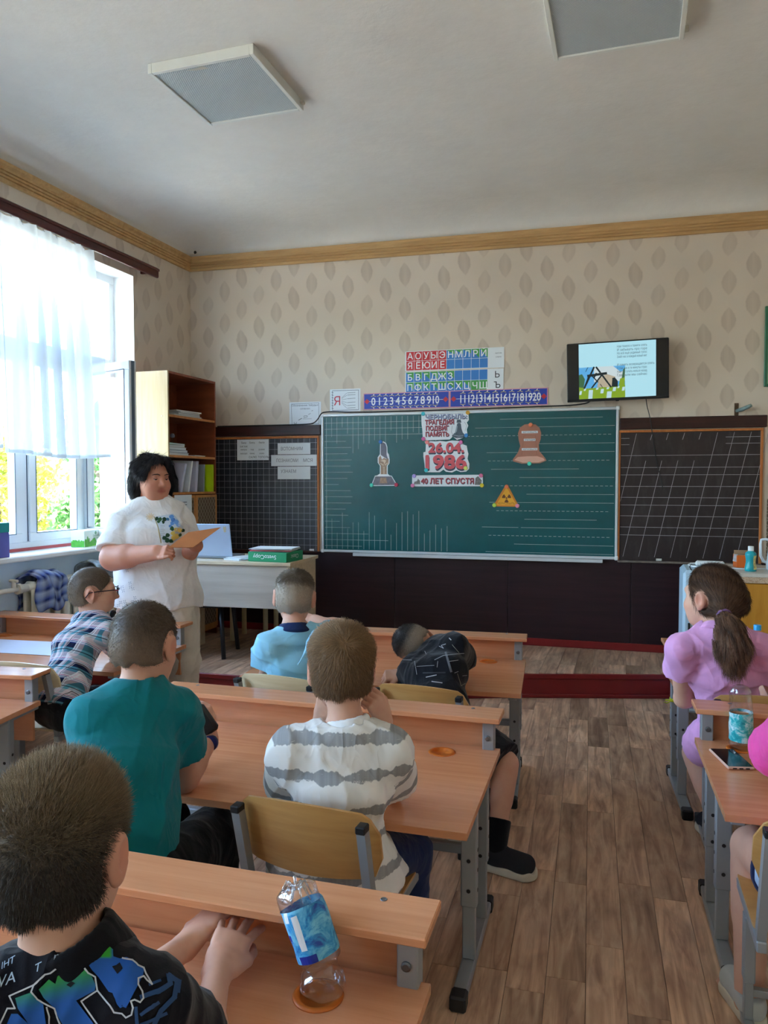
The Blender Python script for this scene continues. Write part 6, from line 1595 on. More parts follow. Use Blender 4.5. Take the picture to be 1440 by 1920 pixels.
# ---- a whole figure -----------------------------------------------------------------------------
def limb(F_add, a, b, c, ra, rm, rc, k=.02): F_add(Cap(a, b, ra, rm, k), Cap(b, c, rm*.98, rc, k))
class Figure:
    def __init__(s, label, base, J, hs=1.0, fullness=1.0, jaw=1.0, nose=1.0, full=0.0, group=None, skin=(214, 166, 142), body_h=.005):
        """J: joints in world space; hs head scale; builds the body mesh (skin) as one surface"""
        s.t = thing('person', label, 'person', base, 0, group); s.base = np.asarray(base, float); s.J = J; s.hs = hs; s.fu = fullness
        lat = unit(J['sR']-J['sL']); s.lat = lat; s.spine = unit(J['neck']-J['pel']); s.front = unit(np.cross(UP if abs(s.spine[2]) > .5 else s.spine, lat)); s.front = unit(np.cross(s.spine, lat))
        s.hlat = unit(J.get('hipR', J['pel']+lat)-J.get('hipL', J['pel']-lat))
        sw = np.linalg.norm(J['sR']-J['sL'])/2; s.sw = sw; fu = fullness; b = s.torso_prims(0.0)
        lo = np.min([np.minimum(v, v) for k, v in J.items() if not k.startswith('_')], 0)-.2; hi = np.max([v for k, v in J.items() if not k.startswith('_')], 0)+.2; s.lo, s.hi = lo, hi
        R = frame(J['_hf'], J.get('_hu', UP)); s.R = R; c = J['head']; s.c = c
        add, ears, cut, earcut, s.W = head_prims(c, R, hs, jaw, nose, full)
        F = Field(lo, hi, body_h); F.add(*b)
        ar = J.get('_arm', (.040, .033, .023)); lr = J.get('_leg', (.066, .048, .032))
        for q in 'LR':
            limb(F.add, J['s'+q], J['e'+q], J['w'+q], ar[0]*fu, ar[1]*fu, ar[2]*fu)
            F.add(Cap(J['e'+q]+(J['w'+q]-J['e'+q])*.06, J['e'+q]+(J['w'+q]-J['e'+q])*.35, ar[1]*fu*1.03, ar[1]*fu*1.0, .02))
            F.add(Cap(J['hip'+q], J['k'+q], lr[0]*fu, lr[1]*fu, .02), Cap(J['k'+q], J['a'+q], lr[1]*fu, lr[2]*fu, .02), Cap(J['k'+q]+(J['a'+q]-J['k'+q])*.15, J['k'+q]+(J['a'+q]-J['k'+q])*.45, lr[1]*fu*.95, lr[1]*fu*.85, .02))
            td = J.get('_toe'+q, s.front*V3(1, 1, 0)); td = unit(td*V3(1, 1, .2)); F.add(Ecap(J['a'+q]-UP*.035, J['a'+q]-UP*.04+td*.13, (.030, .028), (.032, .016), np.cross(td, UP), .02))
        neckr = J.get('_neck', .043)*hs; nb = s.W(0, -.028, -.045); F.add(Cap(J['neck']-s.spine*.02, nb, neckr*1.08, neckr, .03))
        Fh = Field(c-.17*hs, c+.17*hs, .0032); Fh.add(Cap(J['neck']-s.spine*.02, nb, neckr*1.08, neckr, .03)); Fh.add(*add); Fh.cut(*cut, k=.006*hs); 
        if not J.get('_noears'): Fh.add(*ears); Fh.cut(*earcut, k=.004*hs)
        nd = unit(J['neck']-nb); lim = J['neck']
        Fh.clip(lambda X, Y, Z: ((X-lim[0])*nd[0]+(Y-lim[1])*nd[1]+(Z-lim[2])*nd[2]))
        s.chunks = [build(F, 1), build(Fh, 1)]; s.skin = np.array(lin(skin)); s.ar = ar
    def torso_prims(s, grow, k=.05):
        J, l, sw, fu = s.J, s.lat, s.sw, s.fu; pel, ch, nk = J['pel'], J['chest'], J['neck']; hl = s.hlat
        wa = pel*.5+ch*.5; bel = J.get('_bel', 1.0)
        return [Ecap(pel-s.spine*.02, wa, (.098*fu+grow, .078*fu+grow), (.090*fu*bel+grow, .072*fu*bel+grow), hl, k), Ecap(wa, ch, (.090*fu*bel+grow, .072*fu*bel+grow), (.112*fu+grow, .074*fu+grow), l, k),
                Ecap(ch, nk-s.spine*.045, (.112*fu+grow, .074*fu+grow), (sw*.72+grow, .055*fu+grow), l, k), Cap(J['sL'], nk-s.spine*.012, .042*fu+grow, .040*fu+grow, k), Cap(J['sR'], nk-s.spine*.012, .042*fu+grow, .040*fu+grow, k)]
    def hand(s, q, knuckle, back, side=None, sc=.92, h=.0024, **kw):
        side = side if side is not None else (1 if q == 'R' else -1)
        pr = hand_prims(s.J['w'+q], np.asarray(knuckle, float), np.asarray(back, float), side, sc, **kw)
        add_hand(s.chunks, pr, s.J['e'+q], s.J['w'+q], s.ar[1]*s.fu, s.ar[2]*s.fu, h)
    def finish(s, blush=()):
        W, hs = s.W, s.hs
        def cols(P):
            c = np.tile(s.skin, (len(P), 1))
            sp_ = [(W(-.082, -.01, 0), .04*hs, (206, 128, 108), .6), (W(.082, -.01, 0), .04*hs, (206, 128, 108), .6), (W(0, .10, -.02), .02*hs, (210, 136, 118), .5), (W(-.042, .08, -.025), .03*hs, (216, 136, 122), .4), (W(.042, .08, -.025), .03*hs, (216, 136, 122), .4),
                  (W(0, .094, -.051), .019*hs, (182, 92, 88), .85), (W(-.02, .09, -.051), .010*hs, (182, 92, 88), .6), (W(.02, .09, -.051), .010*hs, (182, 92, 88), .6)]
            for p, r, co, a in list(sp_)+list(blush):
                w = np.clip(1.2-np.linalg.norm(P-p, axis=1)/r, 0, 1)[:, None]*a; c = c*(1-w)+np.array(lin(co))*w
            return c
        me = to_mesh('body', s.chunks, M_SKIN, s.base, cols); s.body = link('body', me, s.t); return s
    def part(s, name, chunks, mat, cols=None, pat=None, label=None):
        me = to_mesh(name, chunks, mat, s.base, cols, pat); o = link(name, me, s.t)
        if label: o['label'] = label
        return o
    def shirt(s, mat, ease=.016, hem=.06, sleeve=.55, flare=.012, neck=.054, seed=1, wr=.005, freq=22, h=.005, hem_w=None, extra=(), name='shirt', patv=0.0, hemdir=None, sl_r=None, cols=None, body_cut=(), clipz=None, k=.05):
        J = s.J; F = Field(s.lo, s.hi, h); tp = s.torso_prims(ease, k); F.add(*tp)
        pel = J['pel']; hd = -s.spine if hemdir is None else unit(hemdir); hp = pel+hd*hem
        hw = hem_w or (.104*s.fu+ease+.006, .084*s.fu+ease+.006)
        F.add(Ecap(J['pel']*.6+J['chest']*.4, pel, (.094*s.fu+ease, .076*s.fu+ease), ((.094*s.fu+ease+hw[0])/2, (.076*s.fu+ease+hw[1])/2), s.hlat, .04), Ecap(pel, hp+hd*.04, hw, hw, s.hlat, .03)); F.add(*extra)
        F.clip(lambda X, Y, Z: ((X-hp[0])*hd[0]+(Y-hp[1])*hd[1]+(Z-hp[2])*hd[2]))
        if clipz is not None: F.clip(clipz)
        arms = []
        for q in 'LR':
            a, e = J['s'+q], J['e'+q]; v = unit(e-a); end = a+(e-a)*sleeve; r0 = .046*s.fu+ease*.8; r1 = (sl_r or .042*s.fu+ease+flare)
            sp_ = Cap(a-v*.0, end+v*.05, r0, r1, .03); arms.append((a, v, np.linalg.norm(end-a)))
            sl, g = F.sub(sp_.lo, sp_.hi, .06); X, Y, Z = g; d = sp_.d(X, Y, Z); pl = (X-end[0])*v[0]+(Y-end[1])*v[1]+(Z-end[2])*v[2]; d = np.maximum(d, pl)
            f = F.f[sl]; kk = .028; hh = np.maximum(kk-np.abs(f-d), 0)/kk; F.f[sl] = np.minimum(f, d)-hh*hh*kk*.25
        if wr: F.disp(wrinkle(seed, wr, freq))
        nb = J['neck']; up = unit(s.W(0, -.028, -.045)-nb); F.cut(Cap(nb-up*.012+s.front*.008, nb+up*.2, neck*s.hs, neck*s.hs*1.15), k=.006)
        F.cut(*body_cut) if body_cut else None
        p, q = build(F, 1)
        def pat(P):
            d = P-pel; u = d @ s.lat; v_ = d @ getattr(s, 'pat_up', s.spine); w = d @ s.front; out = np.stack([u+np.sign(u)*0, v_+patv, w], 1)
            T = np.min([np.abs(t.d(P[:, 0], P[:, 1], P[:, 2])) for t in tp[1:3]], 0)
            for (a, v, L) in arms:
                dd = P-a; tt = dd @ v; rad = np.linalg.norm(dd-tt[:, None]*v, axis=1); m = (tt > .035) & (tt < L+.02) & (rad < .095) & (T > .012)
                out[m, 1] = (J['chest']-pel) @ s.spine+.10+patv-tt[m]; out[m, 0] = np.arctan2(dd[m] @ s.front, dd[m] @ np.cross(v, s.front))*.06
            return out
        s.shirt_geo = (p, q); s.shirt_o = s.part(name, [(p, q)], mat, cols, pat); return s.shirt_o
    def trousers(s, mat, r=None, to=.98, ease=.012, name='trousers', seed=3, wr=.004, waist=.05, flare=0.0, h=.006, freq=20, cols=None):
        J = s.J; F = Field(s.lo, s.hi, h); lr = r or J.get('_leg', (.066, .048, .032)); fu = s.fu
        top = J['pel']+s.spine*(waist+.02); sv = s.spine
        F.add(Ecap(J['pel']+s.spine*waist, J['pel']-s.spine*.04, (.096*fu+ease, .080*fu+ease), (.100*fu+ease, .084*fu+ease), s.hlat, .04))
        F.clip(lambda X, Y, Z: ((X-top[0])*sv[0]+(Y-top[1])*sv[1]+(Z-top[2])*sv[2]))
        for q in 'LR':
            hp, k, a = J['hip'+q], J['k'+q], J['a'+q]
            if to > .5:
                F.add(Cap(hp, k, lr[0]*fu+ease, lr[1]*fu+ease, .035)); end = k+(a-k)*((to-.5)*2); v = unit(a-k); P_ = Cap(k, end+v*.05, lr[1]*fu+ease, (lr[1]+(lr[2]-lr[1])*(to-.5)*2)*fu+ease+flare, .02)
            else: end = hp+(k-hp)*(to*2); v = unit(k-hp); P_ = Cap(hp, end+v*.05, lr[0]*fu+ease, lr[1]*fu+ease+flare, .035)
            sl, g = F.sub(P_.lo, P_.hi, .06)
            if sl is not None:
                X, Y, Z = g; d = np.maximum(P_.d(X, Y, Z), (X-end[0])*v[0]+(Y-end[1])*v[1]+(Z-end[2])*v[2]); f = F.f[sl]; kk = .03; hh = np.maximum(kk-np.abs(f-d), 0)/kk; F.f[sl] = np.minimum(f, d)-hh*hh*kk*.25
        if wr: F.disp(wrinkle(seed, wr, freq))
        return s.part(name, [build(F, 1)], mat, cols)
    def shoe(s, q, mat, sole, toe, L=.20, w=.040, label=None):
        a = s.J['a'+q]; td = unit(np.asarray(toe)*V3(1, 1, 0)); l = np.cross(td, UP); g0 = a*V3(1, 1, 0); heel = g0-td*.045
        F = Field(np.minimum(heel, heel+td*L)-.08, np.maximum(heel, heel+td*L)+V3(.08, .08, .16), .0045)
        F.add(Ecap(heel+td*.02+UP*.05, heel+td*(L-.045)+UP*.044, (w*.92, .044), (w*1.04, .036), l, .02, end=1.0), Ecap(heel+td*.035+UP*.06, a+UP*.0+td*.0, (.036, .040), (.034, .036), l, .02)); F.clip(lambda X, Y, Z: .022-Z+0*X+0*Y); top = a[2]+.022
        F.clip(lambda X, Y, Z: Z-top+0*X+0*Y); o = s.part('shoe', [build(F, 1)], mat)
        F = Field(np.minimum(heel, heel+td*L)-.08, np.maximum(heel, heel+td*L)+V3(.08, .08, .10), .0045); F.add(Ecap(heel+td*.015+UP*.014, heel+td*(L-.045)+UP*.014, (w*.98, .05), (w*1.12, .05), l, .01, end=.9)); F.clip(lambda X, Y, Z: np.maximum(-Z+.001, Z-.030-.004*np.sin(90*(X+Y)))+0*X+0*Y)
        me = to_mesh('sole', [build(F, 1)], sole, s.base); so = link('sole', me, o); return o
def sock(fig, q, mat, lo_t=.55, hi_t=1.0):
    k, a = fig.J['k'+q], fig.J['a'+q]; p0, p1 = k+(a-k)*lo_t, k+(a-k)*hi_t; F = Field(np.minimum(p0, p1)-.07, np.maximum(p0, p1)+.07, .0045); F.add(Cap(p0, p1, .047, .042)); v = unit(a-k)
    F.clip(lambda X, Y, Z: -((X-p0[0])*v[0]+(Y-p0[1])*v[1]+(Z-p0[2])*v[2])); return fig.part('sock', [build(F, 1)], mat)
# prints stuck flat on cloth: polygons laid on the garment's surface
def decal(name, parent, geo, polys, ray, mat, off=.0012, maxlen=.012, loc=None):
    """polys: list of (points2d, colour); ray(x, y) -> (origin, direction) aimed at the garment"""
    p, q = geo; bvh = BVHTree.FromPolygons(p.tolist(), q.tolist()); bm = bmesh.new(); lay = bm.verts.layers.float_color.new('Col')
    out_v, out_f, out_c = [], [], []
    for pts, col, lv in polys:
        b2 = bmesh.new(); vs = [b2.verts.new((x, y, 0)) for x, y in pts]
        try: b2.faces.new(vs)
        except ValueError: b2.free(); continue
        bmesh.ops.triangulate(b2, faces=b2.faces[:])
        for _ in range(5):
            es = [e for e in b2.edges if e.calc_length() > maxlen]
            if not es: break
            bmesh.ops.subdivide_edges(b2, edges=es, cuts=1); bmesh.ops.triangulate(b2, faces=[f for f in b2.faces if len(f.verts) > 3])
        b2.verts.index_update(); o = len(out_v); ok = True; tmp = []; cc = []
        for v in b2.verts:
            org, d = ray(v.co.x, v.co.y); hit, nrm, i, dist = bvh.ray_cast(Vector(org), Vector(d))
            if hit is None: ok = False; tmp.append(None); cc.append((0, 0, 0)); continue
            if nrm.dot(Vector(d)) > 0: nrm = -nrm
            tmp.append(np.array(hit)+np.array(nrm)*(off+lv*.0007)); cc.append(col(v.co.x, v.co.y) if callable(col) else col)
        idx = {}
        for k, t in enumerate(tmp):
            if t is not None: idx[k] = len(out_v); out_v.append(t); out_c.append(cc[k])
        for f in b2.faces:
            ids = [v.index for v in f.verts]
            if all(i in idx for i in ids):
                w = [tmp[i] for i in ids]
                if max(np.linalg.norm(w[0]-w[1]), np.linalg.norm(w[1]-w[2]), np.linalg.norm(w[2]-w[0])) < .06: out_f.append([idx[i] for i in ids])
        b2.free()
    bm.free()
    if not out_f: return None
    me = to_mesh(name, [(np.array(out_v), np.array(out_f))], mat, parent.location if loc is None else loc, np.array([lin(c) for c in out_c]))
    return link(name, me, parent)
def poly_stroke(pts, w):
    out = []
    for a, b in zip(pts[:-1], pts[1:]):
        a = np.array(a, float); b = np.array(b, float); d = b-a; L = np.linalg.norm(d)+1e-9; d /= L; n = np.array([-d[1], d[0]])*w/2; a = a-d*w*.35; b = b+d*w*.35
        out.append([tuple(a-n), tuple(b-n), tuple(b+n), tuple(a+n)])
    return out
def tri_text(s, x, y, size, fat=0.0, rot=0.0, sx=1.0):
    vs, fs = text2d(s, size, fat, sx); c, sn = math.cos(rot), math.sin(rot)
    vs = [(x+a*c-b*sn, y+a*sn+b*c) for a, b in vs]; return [[vs[i] for i in f] for f in fs]
M_PRINT = vcol('garment_print', .6)
def cloth(name, c, rough=.85, fold=.38):
    g = NG(name, rough, 0, .12); f = g.noise(g.coord(), 9, 3); L = lin(c); g.base(g.ramp(f, [(.3, [v*.93 for v in L]), (.7, [min(1, v*1.06) for v in L])]))
    a = g.noise(g.coord('Object', (1, 1, .45)), 9, 2, .45, 1.2); b = g.noise(g.coord('Object', (.6, 1, 1), (.5, .6, .3)), 17, 2, .45, .8)
    hh = g.m_('ADD', g.m_('MULTIPLY', g.m_('ABSOLUTE', g.m_('SUBTRACT', a, .5)), -1.6), g.m_('MULTIPLY', g.m_('ABSOLUTE', g.m_('SUBTRACT', b, .5)), -.7))
    g.bump(g.m_('ADD', hh, g.m_('MULTIPLY', g.noise(g.coord(), 420, 2), .03)), fold, .022)
    try: g.b.inputs['Sheen Weight'].default_value = .15
    except KeyError: pass
    return g.m
# ================================================================ the class and the teacher
def P3(*a): return V3(*a)
def floor_of(p): return (float(p[0]), float(p[1]), 0.0)
def seat_pel(ch_, dy=0.0, z=.452): 
    M = Matrix.LocRotScale(ch_.location, ch_.rotation_euler, None); v = M @ Vector((0, dy, 0)); return V3(v.x, v.y, z)
def chest_of(pel, neck, t=.66, back=.0, front=None): return pel+(neck-pel)*t+(front if front is not None else 0)*back
def mixc(a, b, t): t = np.clip(t, 0, 1)[:, None] if hasattr(t, '__len__') else t; return np.array(lin(a))*(1-t)+np.array(lin(b))*t
def fade_cols(dark, light, z0=-.03, z1=.06, base=None):
    def fn(lp, rng): return mixc(light, dark, (lp[:, 2]-z0)/(z1-z0)+rng.normal(size=len(lp))*.08)
    return fn
def whorl_style(R, crown, up=.35, down=.25):
    cr = np.asarray(crown, float)
    def fn(lp, N, rng):
        t = lp-cr; w = local_to_world(R, t); w = w-N*(w*N).sum(1)[:, None]; w /= np.linalg.norm(w, axis=1)[:, None]+1e-9
        return w+N*up+rng.normal(size=N.shape)*.18-UP*down
    return fn
def legs(J, pel, hl, fw, kz=.40, spread=.075, thigh=.33, kneeout=.03, az=.075, shin=.05):
    for q, s in (('L', -1), ('R', 1)):
        J['hip'+q] = pel+hl*spread*s-UP*.01; k = pel+hl*(spread+kneeout)*s+fw*thigh; k[2] = kz; J['k'+q] = k; J['a'+q] = V3(*(k+fw*shin)[:2], az)
M_SOLE_W = plain('pale_sole', (206, 200, 182), .6, var=.1); M_SHOE_D = plain('dark_shoe_knit', (24, 24, 32), .8, var=.15)

# ---------------------------------------------------------------- boy in the white and grey striped polo shirt
pel = seat_pel(ch, -.05)
J = dict(pel=pel, neck=at(655, 1372, 1.98), sL=at(545, 1413, 1.97), sR=at(728, 1408, 1.98), head=at(640, 1257, 2.03))
J['chest'] = chest_of(pel, J['neck'], .62)-FWD*.02
J.update(eL=at(545, 1478, 2.18), wL=at(603, 1350, 2.15), eR=at(733, 1478, 2.17), wR=at(719, 1350, 2.10))
J['_hf'] = unit(FWD-RGT*.10-UP*.10); legs(J, pel, RGT, FWD, .41, .08, .36, .05)
J['kR'] = at(768, 1598, 2.22); J['aR'] = V3(*(J['kR']+FWD*.02)[:2], .075)
W_ = Figure('boy in a white and grey striped polo, chin on both fists, seen from behind', floor_of(pel), J, 1.0, .98)
W_.hand('R', at(705, 1318, 2.08), RGT*.6-FWD*.7, sc=.9, curl=(1.2, 1.25, 1.25, 1.2), thumb=(.5, .8))
W_.hand('L', at(612, 1315, 2.12), -RGT*.6-FWD*.7, sc=.9, curl=(1.2, 1.25, 1.25, 1.2), thumb=(.5, .8)); W_.finish()
def striped_polo():
    g = NG('striped_polo_cloth', .85, 0, .12); sp_ = g.n('ShaderNodeSeparateXYZ'); g.l(g.attr('pat').outputs['Vector'], sp_.inputs[0]); m_ = g.m_
    u, v = sp_.outputs[0], sp_.outputs[1]; cb = g.n('ShaderNodeCombineXYZ'); g.l(u, cb.inputs[0]); fl = m_('FLOOR', m_('DIVIDE', m_('ADD', v, .043), .088)); g.l(m_('MULTIPLY', fl, 3.7), cb.inputs[1])
    n = g.noise(cb.outputs[0], 26, 3, .6); n2 = g.noise(cb.outputs[0], 60, 2)
    ph = m_('SUBTRACT', m_('FRACT', m_('DIVIDE', m_('ADD', v, .043), .088)), .5); w = m_('ADD', .06, m_('MULTIPLY', m_('SUBTRACT', n, .30), .52))
    k = g.n('ShaderNodeMapRange'); g.l(m_('SUBTRACT', w, m_('ABSOLUTE', ph)), k.inputs[0]); k.inputs[1].default_value = 0; k.inputs[2].default_value = .025
    cb2 = g.n('ShaderNodeCombineXYZ'); g.l(m_('MULTIPLY', u, 40), cb2.inputs[0]); g.l(m_('MULTIPLY', v, 330), cb2.inputs[1]); ds = g.noise(cb2.outputs[0], 1.0, 2)
    dash = m_('GREATER_THAN', ds, .70); grey = g.ramp(n2, [(.3, lin((142, 144, 146))), (.7, lin((166, 168, 170)))]); grey = g.mix(m_('MULTIPLY', dash, .8), grey, lin((214, 214, 214)))
    g.base(g.mix(k.outputs[0], lin((232, 232, 230)), grey)); fa = g.noise(g.coord('Object', (1, 1, .5)), 10, 2, .45, 1.2); g.bump(m_('MULTIPLY', m_('ABSOLUTE', m_('SUBTRACT', fa, .5)), -1.8), .4, .022); return g.m
nkc = J['neck']; W_.pat_up = UP
W_.shirt(striped_polo(), ease=.022, hem=.115, sleeve=.72, flare=.016, neck=.062, seed=5, wr=.007, freq=20, hem_w=(.168, .118), patv=.004, hemdir=-UP, extra=(Ecap(pel+UP*.06, pel-UP*.09+RGT*.05+FWD*.03, (.125, .10), (.165, .12), RGT, .04),))
F = Field(nkc-.1, nkc+.1, .0035); up_ = unit(W_.W(0, -.028, -.045)-nkc); F.add(Ecap(nkc-up_*.002, nkc+up_*.030, (.068, .064), (.059, .056), RGT, .01, end=.3)); F.cut(Cap(nkc-up_*.03, nkc+up_*.2, .047, .050), k=.003)
W_.part('collar', [build(F, 1)], cloth('white_collar', (236, 238, 240)))
W_.trousers(cloth('navy_jeans', (28, 44, 84)), ease=.016, seed=4)
for q in 'LR': W_.shoe(q, M_SHOE_D, M_SOLE_W, FWD)
F, loc = hair_field(J['head'], W_.R, 1.0, .0075, .0042, face=.05, back=-.062)
hair_obj(W_.t, 'hair', F, loc, W_.R, J['head'], 1.0, fade_cols((146, 114, 80), (128, 100, 72)), 15000, lambda lp, r: .022*np.clip(.55+lp[:, 2]*5, .35, 1.1)*r.uniform(.7, 1.2, len(lp)), whorl_style(W_.R, (.005, -.085, .075), .50, .30), 1, .0005, curl=.3)
# the collar-line print
geo = W_.shirt_geo
def cam_ray(x, y): d = ROT @ _ray0(x, y); return EYE, unit(d)
pol = []
for (x, y, s, sc) in ((632, 1407, 'WONDERFUL DAYS STUDIO', 9), (560, 1465, 'WONDERFUL DAYS', 8.5), (686, 1468, 'WONDERFUL DAYS', 8.5), (690, 1412, 'STUDIO', 6), (560, 1409, 'DAYS', 6)):
    vs, fs = text2d(s, sc*.62, .0); 
    for f in fs: pol.append(([(x-vs[i][0], y-vs[i][1]*1.0) for i in f], (226, 226, 226), 0))
decal('print', W_.t, geo, pol, cam_ray, M_PRINT, .0012, 8)

# ---------------------------------------------------------------- boy in teal
pel = at(238, 1640, 1.93); pel[2] = .455
J = dict(pel=pel, neck=at(262, 1296, 2.07), sL=at(172, 1352, 1.99), sR=at(330, 1336, 2.13), head=at(271, 1212, 2.10))
J['chest'] = chest_of(pel, J['neck'], .60)-FWD*.05-RGT*.02
J.update(eL=at(205, 1450, 2.25), wL=at(345, 1395, 2.42), eR=at(343, 1458, 2.22), wR=at(393, 1388, 2.36))
J['_hf'] = unit(FWD*.95+RGT*.14-UP*.26); J['_bel'] = 1.1; legs(J, pel, unit(RGT+FWD*.15), unit(FWD+RGT*.25), .43, .08, .36, .02)
J['kR'] = at(398, 1570, 2.17); J['aR'] = V3(*(J['kR']-FWD*.08+RGT*.02)[:2], .075); J['_leg'] = (.076, .064, .036); J['_arm'] = (.046, .038, .026)
T_ = Figure('boy in a teal T-shirt holding a black toy over the middle desk', floor_of(pel), J, 1.0, 1.06)
T_.hand('R', at(399, 1345, 2.38), RGT*.8+FWD*.25, sc=.95, curl=(.45, .6, .75, .8), thumb=(1.0, .5), thumb_in=.45)
T_.hand('L', at(372, 1352, 2.46), -RGT*.3-FWD*.5, sc=.95, curl=(.9, 1.0, 1.0, 1.0)); T_.finish()
T_.shirt(cloth('teal_jersey', (14, 118, 128)), ease=.022, hem=.10, sleeve=.58, flare=.016, neck=.052, seed=11, wr=.006, freq=15, hem_w=(.142, .118), extra=(Cap(at(300, 1420, 2.10), at(268, 1560, 1.99), .05, .06, .06),))
F = Field(J['neck']-.1, J['neck']+.1, .0035); up_ = unit(T_.W(0, -.028, -.045)-J['neck']); F.add(Ecap(J['neck']-up_*.014, J['neck']+up_*.006, (.064, .060), (.057, .054), RGT, .01, end=.3)); F.cut(Cap(J['neck']-up_*.03, J['neck']+up_*.2, .049, .052), k=.003); T_.part('collar', [build(F, 1)], cloth('teal_rib', (16, 108, 120)))
T_.trousers(cloth('black_jersey', (14, 14, 18)), ease=.012, to=.97, flare=.01, seed=9)
for q in 'LR': T_.shoe(q, M_SHOE_D, M_SOLE_W, FWD)
F, loc = hair_field(J['head'], T_.R, 1.0, .004, .0042, face=.048, back=-.055)
hair_obj(T_.t, 'hair', F, loc, T_.R, J['head'], 1.0, fade_cols((84, 68, 54), (128, 108, 90), -.04, .05), 12000, lambda lp, r: .0065*np.clip(.6+lp[:, 2]*6, .4, 1.3)*r.uniform(.7, 1.2, len(lp)), whorl_style(T_.R, (.005, -.08, .085), .55, .3), 2, .00038)
toy = thing('toy_car', 'black and navy toy held by the boy in teal', 'toy', tuple(at(384, 1354, 2.34)), 0)
def in_frame(c, R3):
    return Matrix((( *R3[0], 0), (*R3[1], 0), (*R3[2], 0), (0, 0, 0, 1))).transposed()
Mx = Matrix((tuple(RGT), tuple(FWD), tuple(UP))).transposed().to_4x4() @ Matrix.Rotation(-.6, 4, 'Y')
m = MB(); m.box((-.024, -.012, -.04), (.028, .012, .055), .008, Mx); part('shell', m, M_BLACK, toy, auto=40)
m = MB(); m.lathe([(.024, -.008), (.026, 0), (.024, .008), (.012, .010), (1e-6, .010)], 20, M=Mx @ Matrix.Translation((-.022, -.004, -.062)) @ Matrix.Rotation(PI/2, 4, 'X')); part('wheel', m, plain('navy_plastic', (26, 34, 92), .3), toy, auto=40)

# ---------------------------------------------------------------- nearest boy in the graffiti shirt
pel = seat_pel(ch_fg, .06)
J = dict(pel=pel, neck=at(142, 1804, .97), sL=at(-30, 1895, .93), sR=at(262, 1888, .95), head=at(114, 1602, 1.0))
J['chest'] = chest_of(pel, J['neck'], .62)
J.update(eL=at(215, 1880, 1.20), wL=at(350, 1772, 1.40), eR=at(372, 2004, 1.12), wR=at(408, 1822, 1.34))
J['_hf'] = unit(FWD+RGT*.03-UP*.20); legs(J, pel, RGT, FWD, .41, .08, .36, .04)
Fg = Figure('nearest boy in a black, green and blue graffiti T-shirt, back of the head close up', floor_of(pel), J, .98, .98)
Fg.hand('L', at(398, 1718, 1.46), -RGT*.45-FWD*.2+UP*.9, sc=.98, h=.002, curl=(.15, .22, .30, .38), thumb=(.55, .2), thumb_in=.0, spread=.16)
Fg.hand('R', at(447, 1735, 1.43), UP*.9+RGT*.25-FWD*.25, sc=1.0, h=.002, curl=(.25, .22, .26, .30), thumb=(.5, .3), thumb_in=.25, spread=.17); Fg.finish()
Fg.shirt(cloth('black_jersey_print', (20, 18, 26)), ease=.016, hem=.10, sleeve=.60, flare=.022, neck=.046, seed=21, wr=.004, freq=20, h=.004)
F = Field(J['neck']-.11, J['neck']+.11, .0033); up_ = unit(Fg.W(0, -.028, -.045)-J['neck']); F.add(Ecap(J['neck']-up_*.014, J['neck']+up_*.030, (.076, .074), (.064, .060), RGT, .01, end=.3)); F.cut(Cap(J['neck']-up_*.04+FWD*.004, J['neck']+up_*.2, .050, .052), k=.003); Fg.part('collar', [build(F, 1)], cloth('black_rib', (16, 14, 20)))
Fg.trousers(cloth('dark_shorts', (34, 36, 46)), ease=.014, to=.48, seed=2)
for q in 'LR': Fg.shoe(q, M_SHOE_D, M_SOLE_W, FWD)
F, loc = hair_field(J['head'], Fg.R, .98, .006, .0042, face=.012, back=-.062, rise=1.1)
def fg_col(lp, rng): return mixc((54, 46, 38), (152, 130, 102), (lp[:, 2]-.01)/.09+rng.normal(size=len(lp))*.15)
def fg_style(lp, N, rng): 
    t = local_to_world(Fg.R, np.stack([lp[:, 0]*.6, .25+0*lp[:, 0], -.35+lp[:, 2]*9], 1)); return t*.9+N*.38+rng.normal(size=N.shape)*.14
hair_obj(Fg.t, 'hair', F, loc, Fg.R, J['head'], .98, fg_col, 26000, lambda lp, r: (.007+.012*np.clip(lp[:, 2]*9, 0, 1))*r.uniform(.6, 1.25, len(lp)), fg_style, 3, .00034)
GRN, BLU, LBL, WHT, BLK = (54, 168, 44), (28, 88, 170), (60, 150, 190), (196, 198, 204), (18, 16, 24)
def g_col(x, y): t = min(1, max(0, (y-1800)/75+(x-150)/260)); t = t*t*(3-2*t); return tuple(a+(b-a)*t for a, b in zip(GRN, BLU))
def sc4(pts): return [(x/4.0, 1740+y/4.0) for x, y in pts]
pol = []
letterA = [(290, 460), (370, 385), (415, 420), (430, 365), (520, 300), (560, 290), (600, 310), (640, 300), (690, 370), (720, 430), (715, 470), (570, 540), (700, 700), (720, 730), (480, 730), (400, 590), (330, 520)]
letterB = [(120, 525), (235, 485), (330, 570), (350, 730), (225, 730), (140, 600)]
letterC = [(50, 730), (90, 640), (140, 640), (230, 730)]
letterD = [(640, 240), (680, 150), (720, 215), (740, 170), (800, 130), (845, 170), (850, 220), (900, 235), (950, 225), (1010, 260), (1040, 300), (1080, 310), (1070, 360), (1030, 390), (1025, 430), (960, 460), (935, 470), (950, 600), (925, 590), (905, 480), (890, 480), (905, 600), (880, 570), (850, 490), (820, 480), (740, 370), (690, 320)]
for L in (letterA, letterB, letterC): pol.append((sc4(L), g_col, 1))
pol.append((sc4(letterD), lambda x, y: GRN if x < 208 and y < 1795 else BLU, 1))
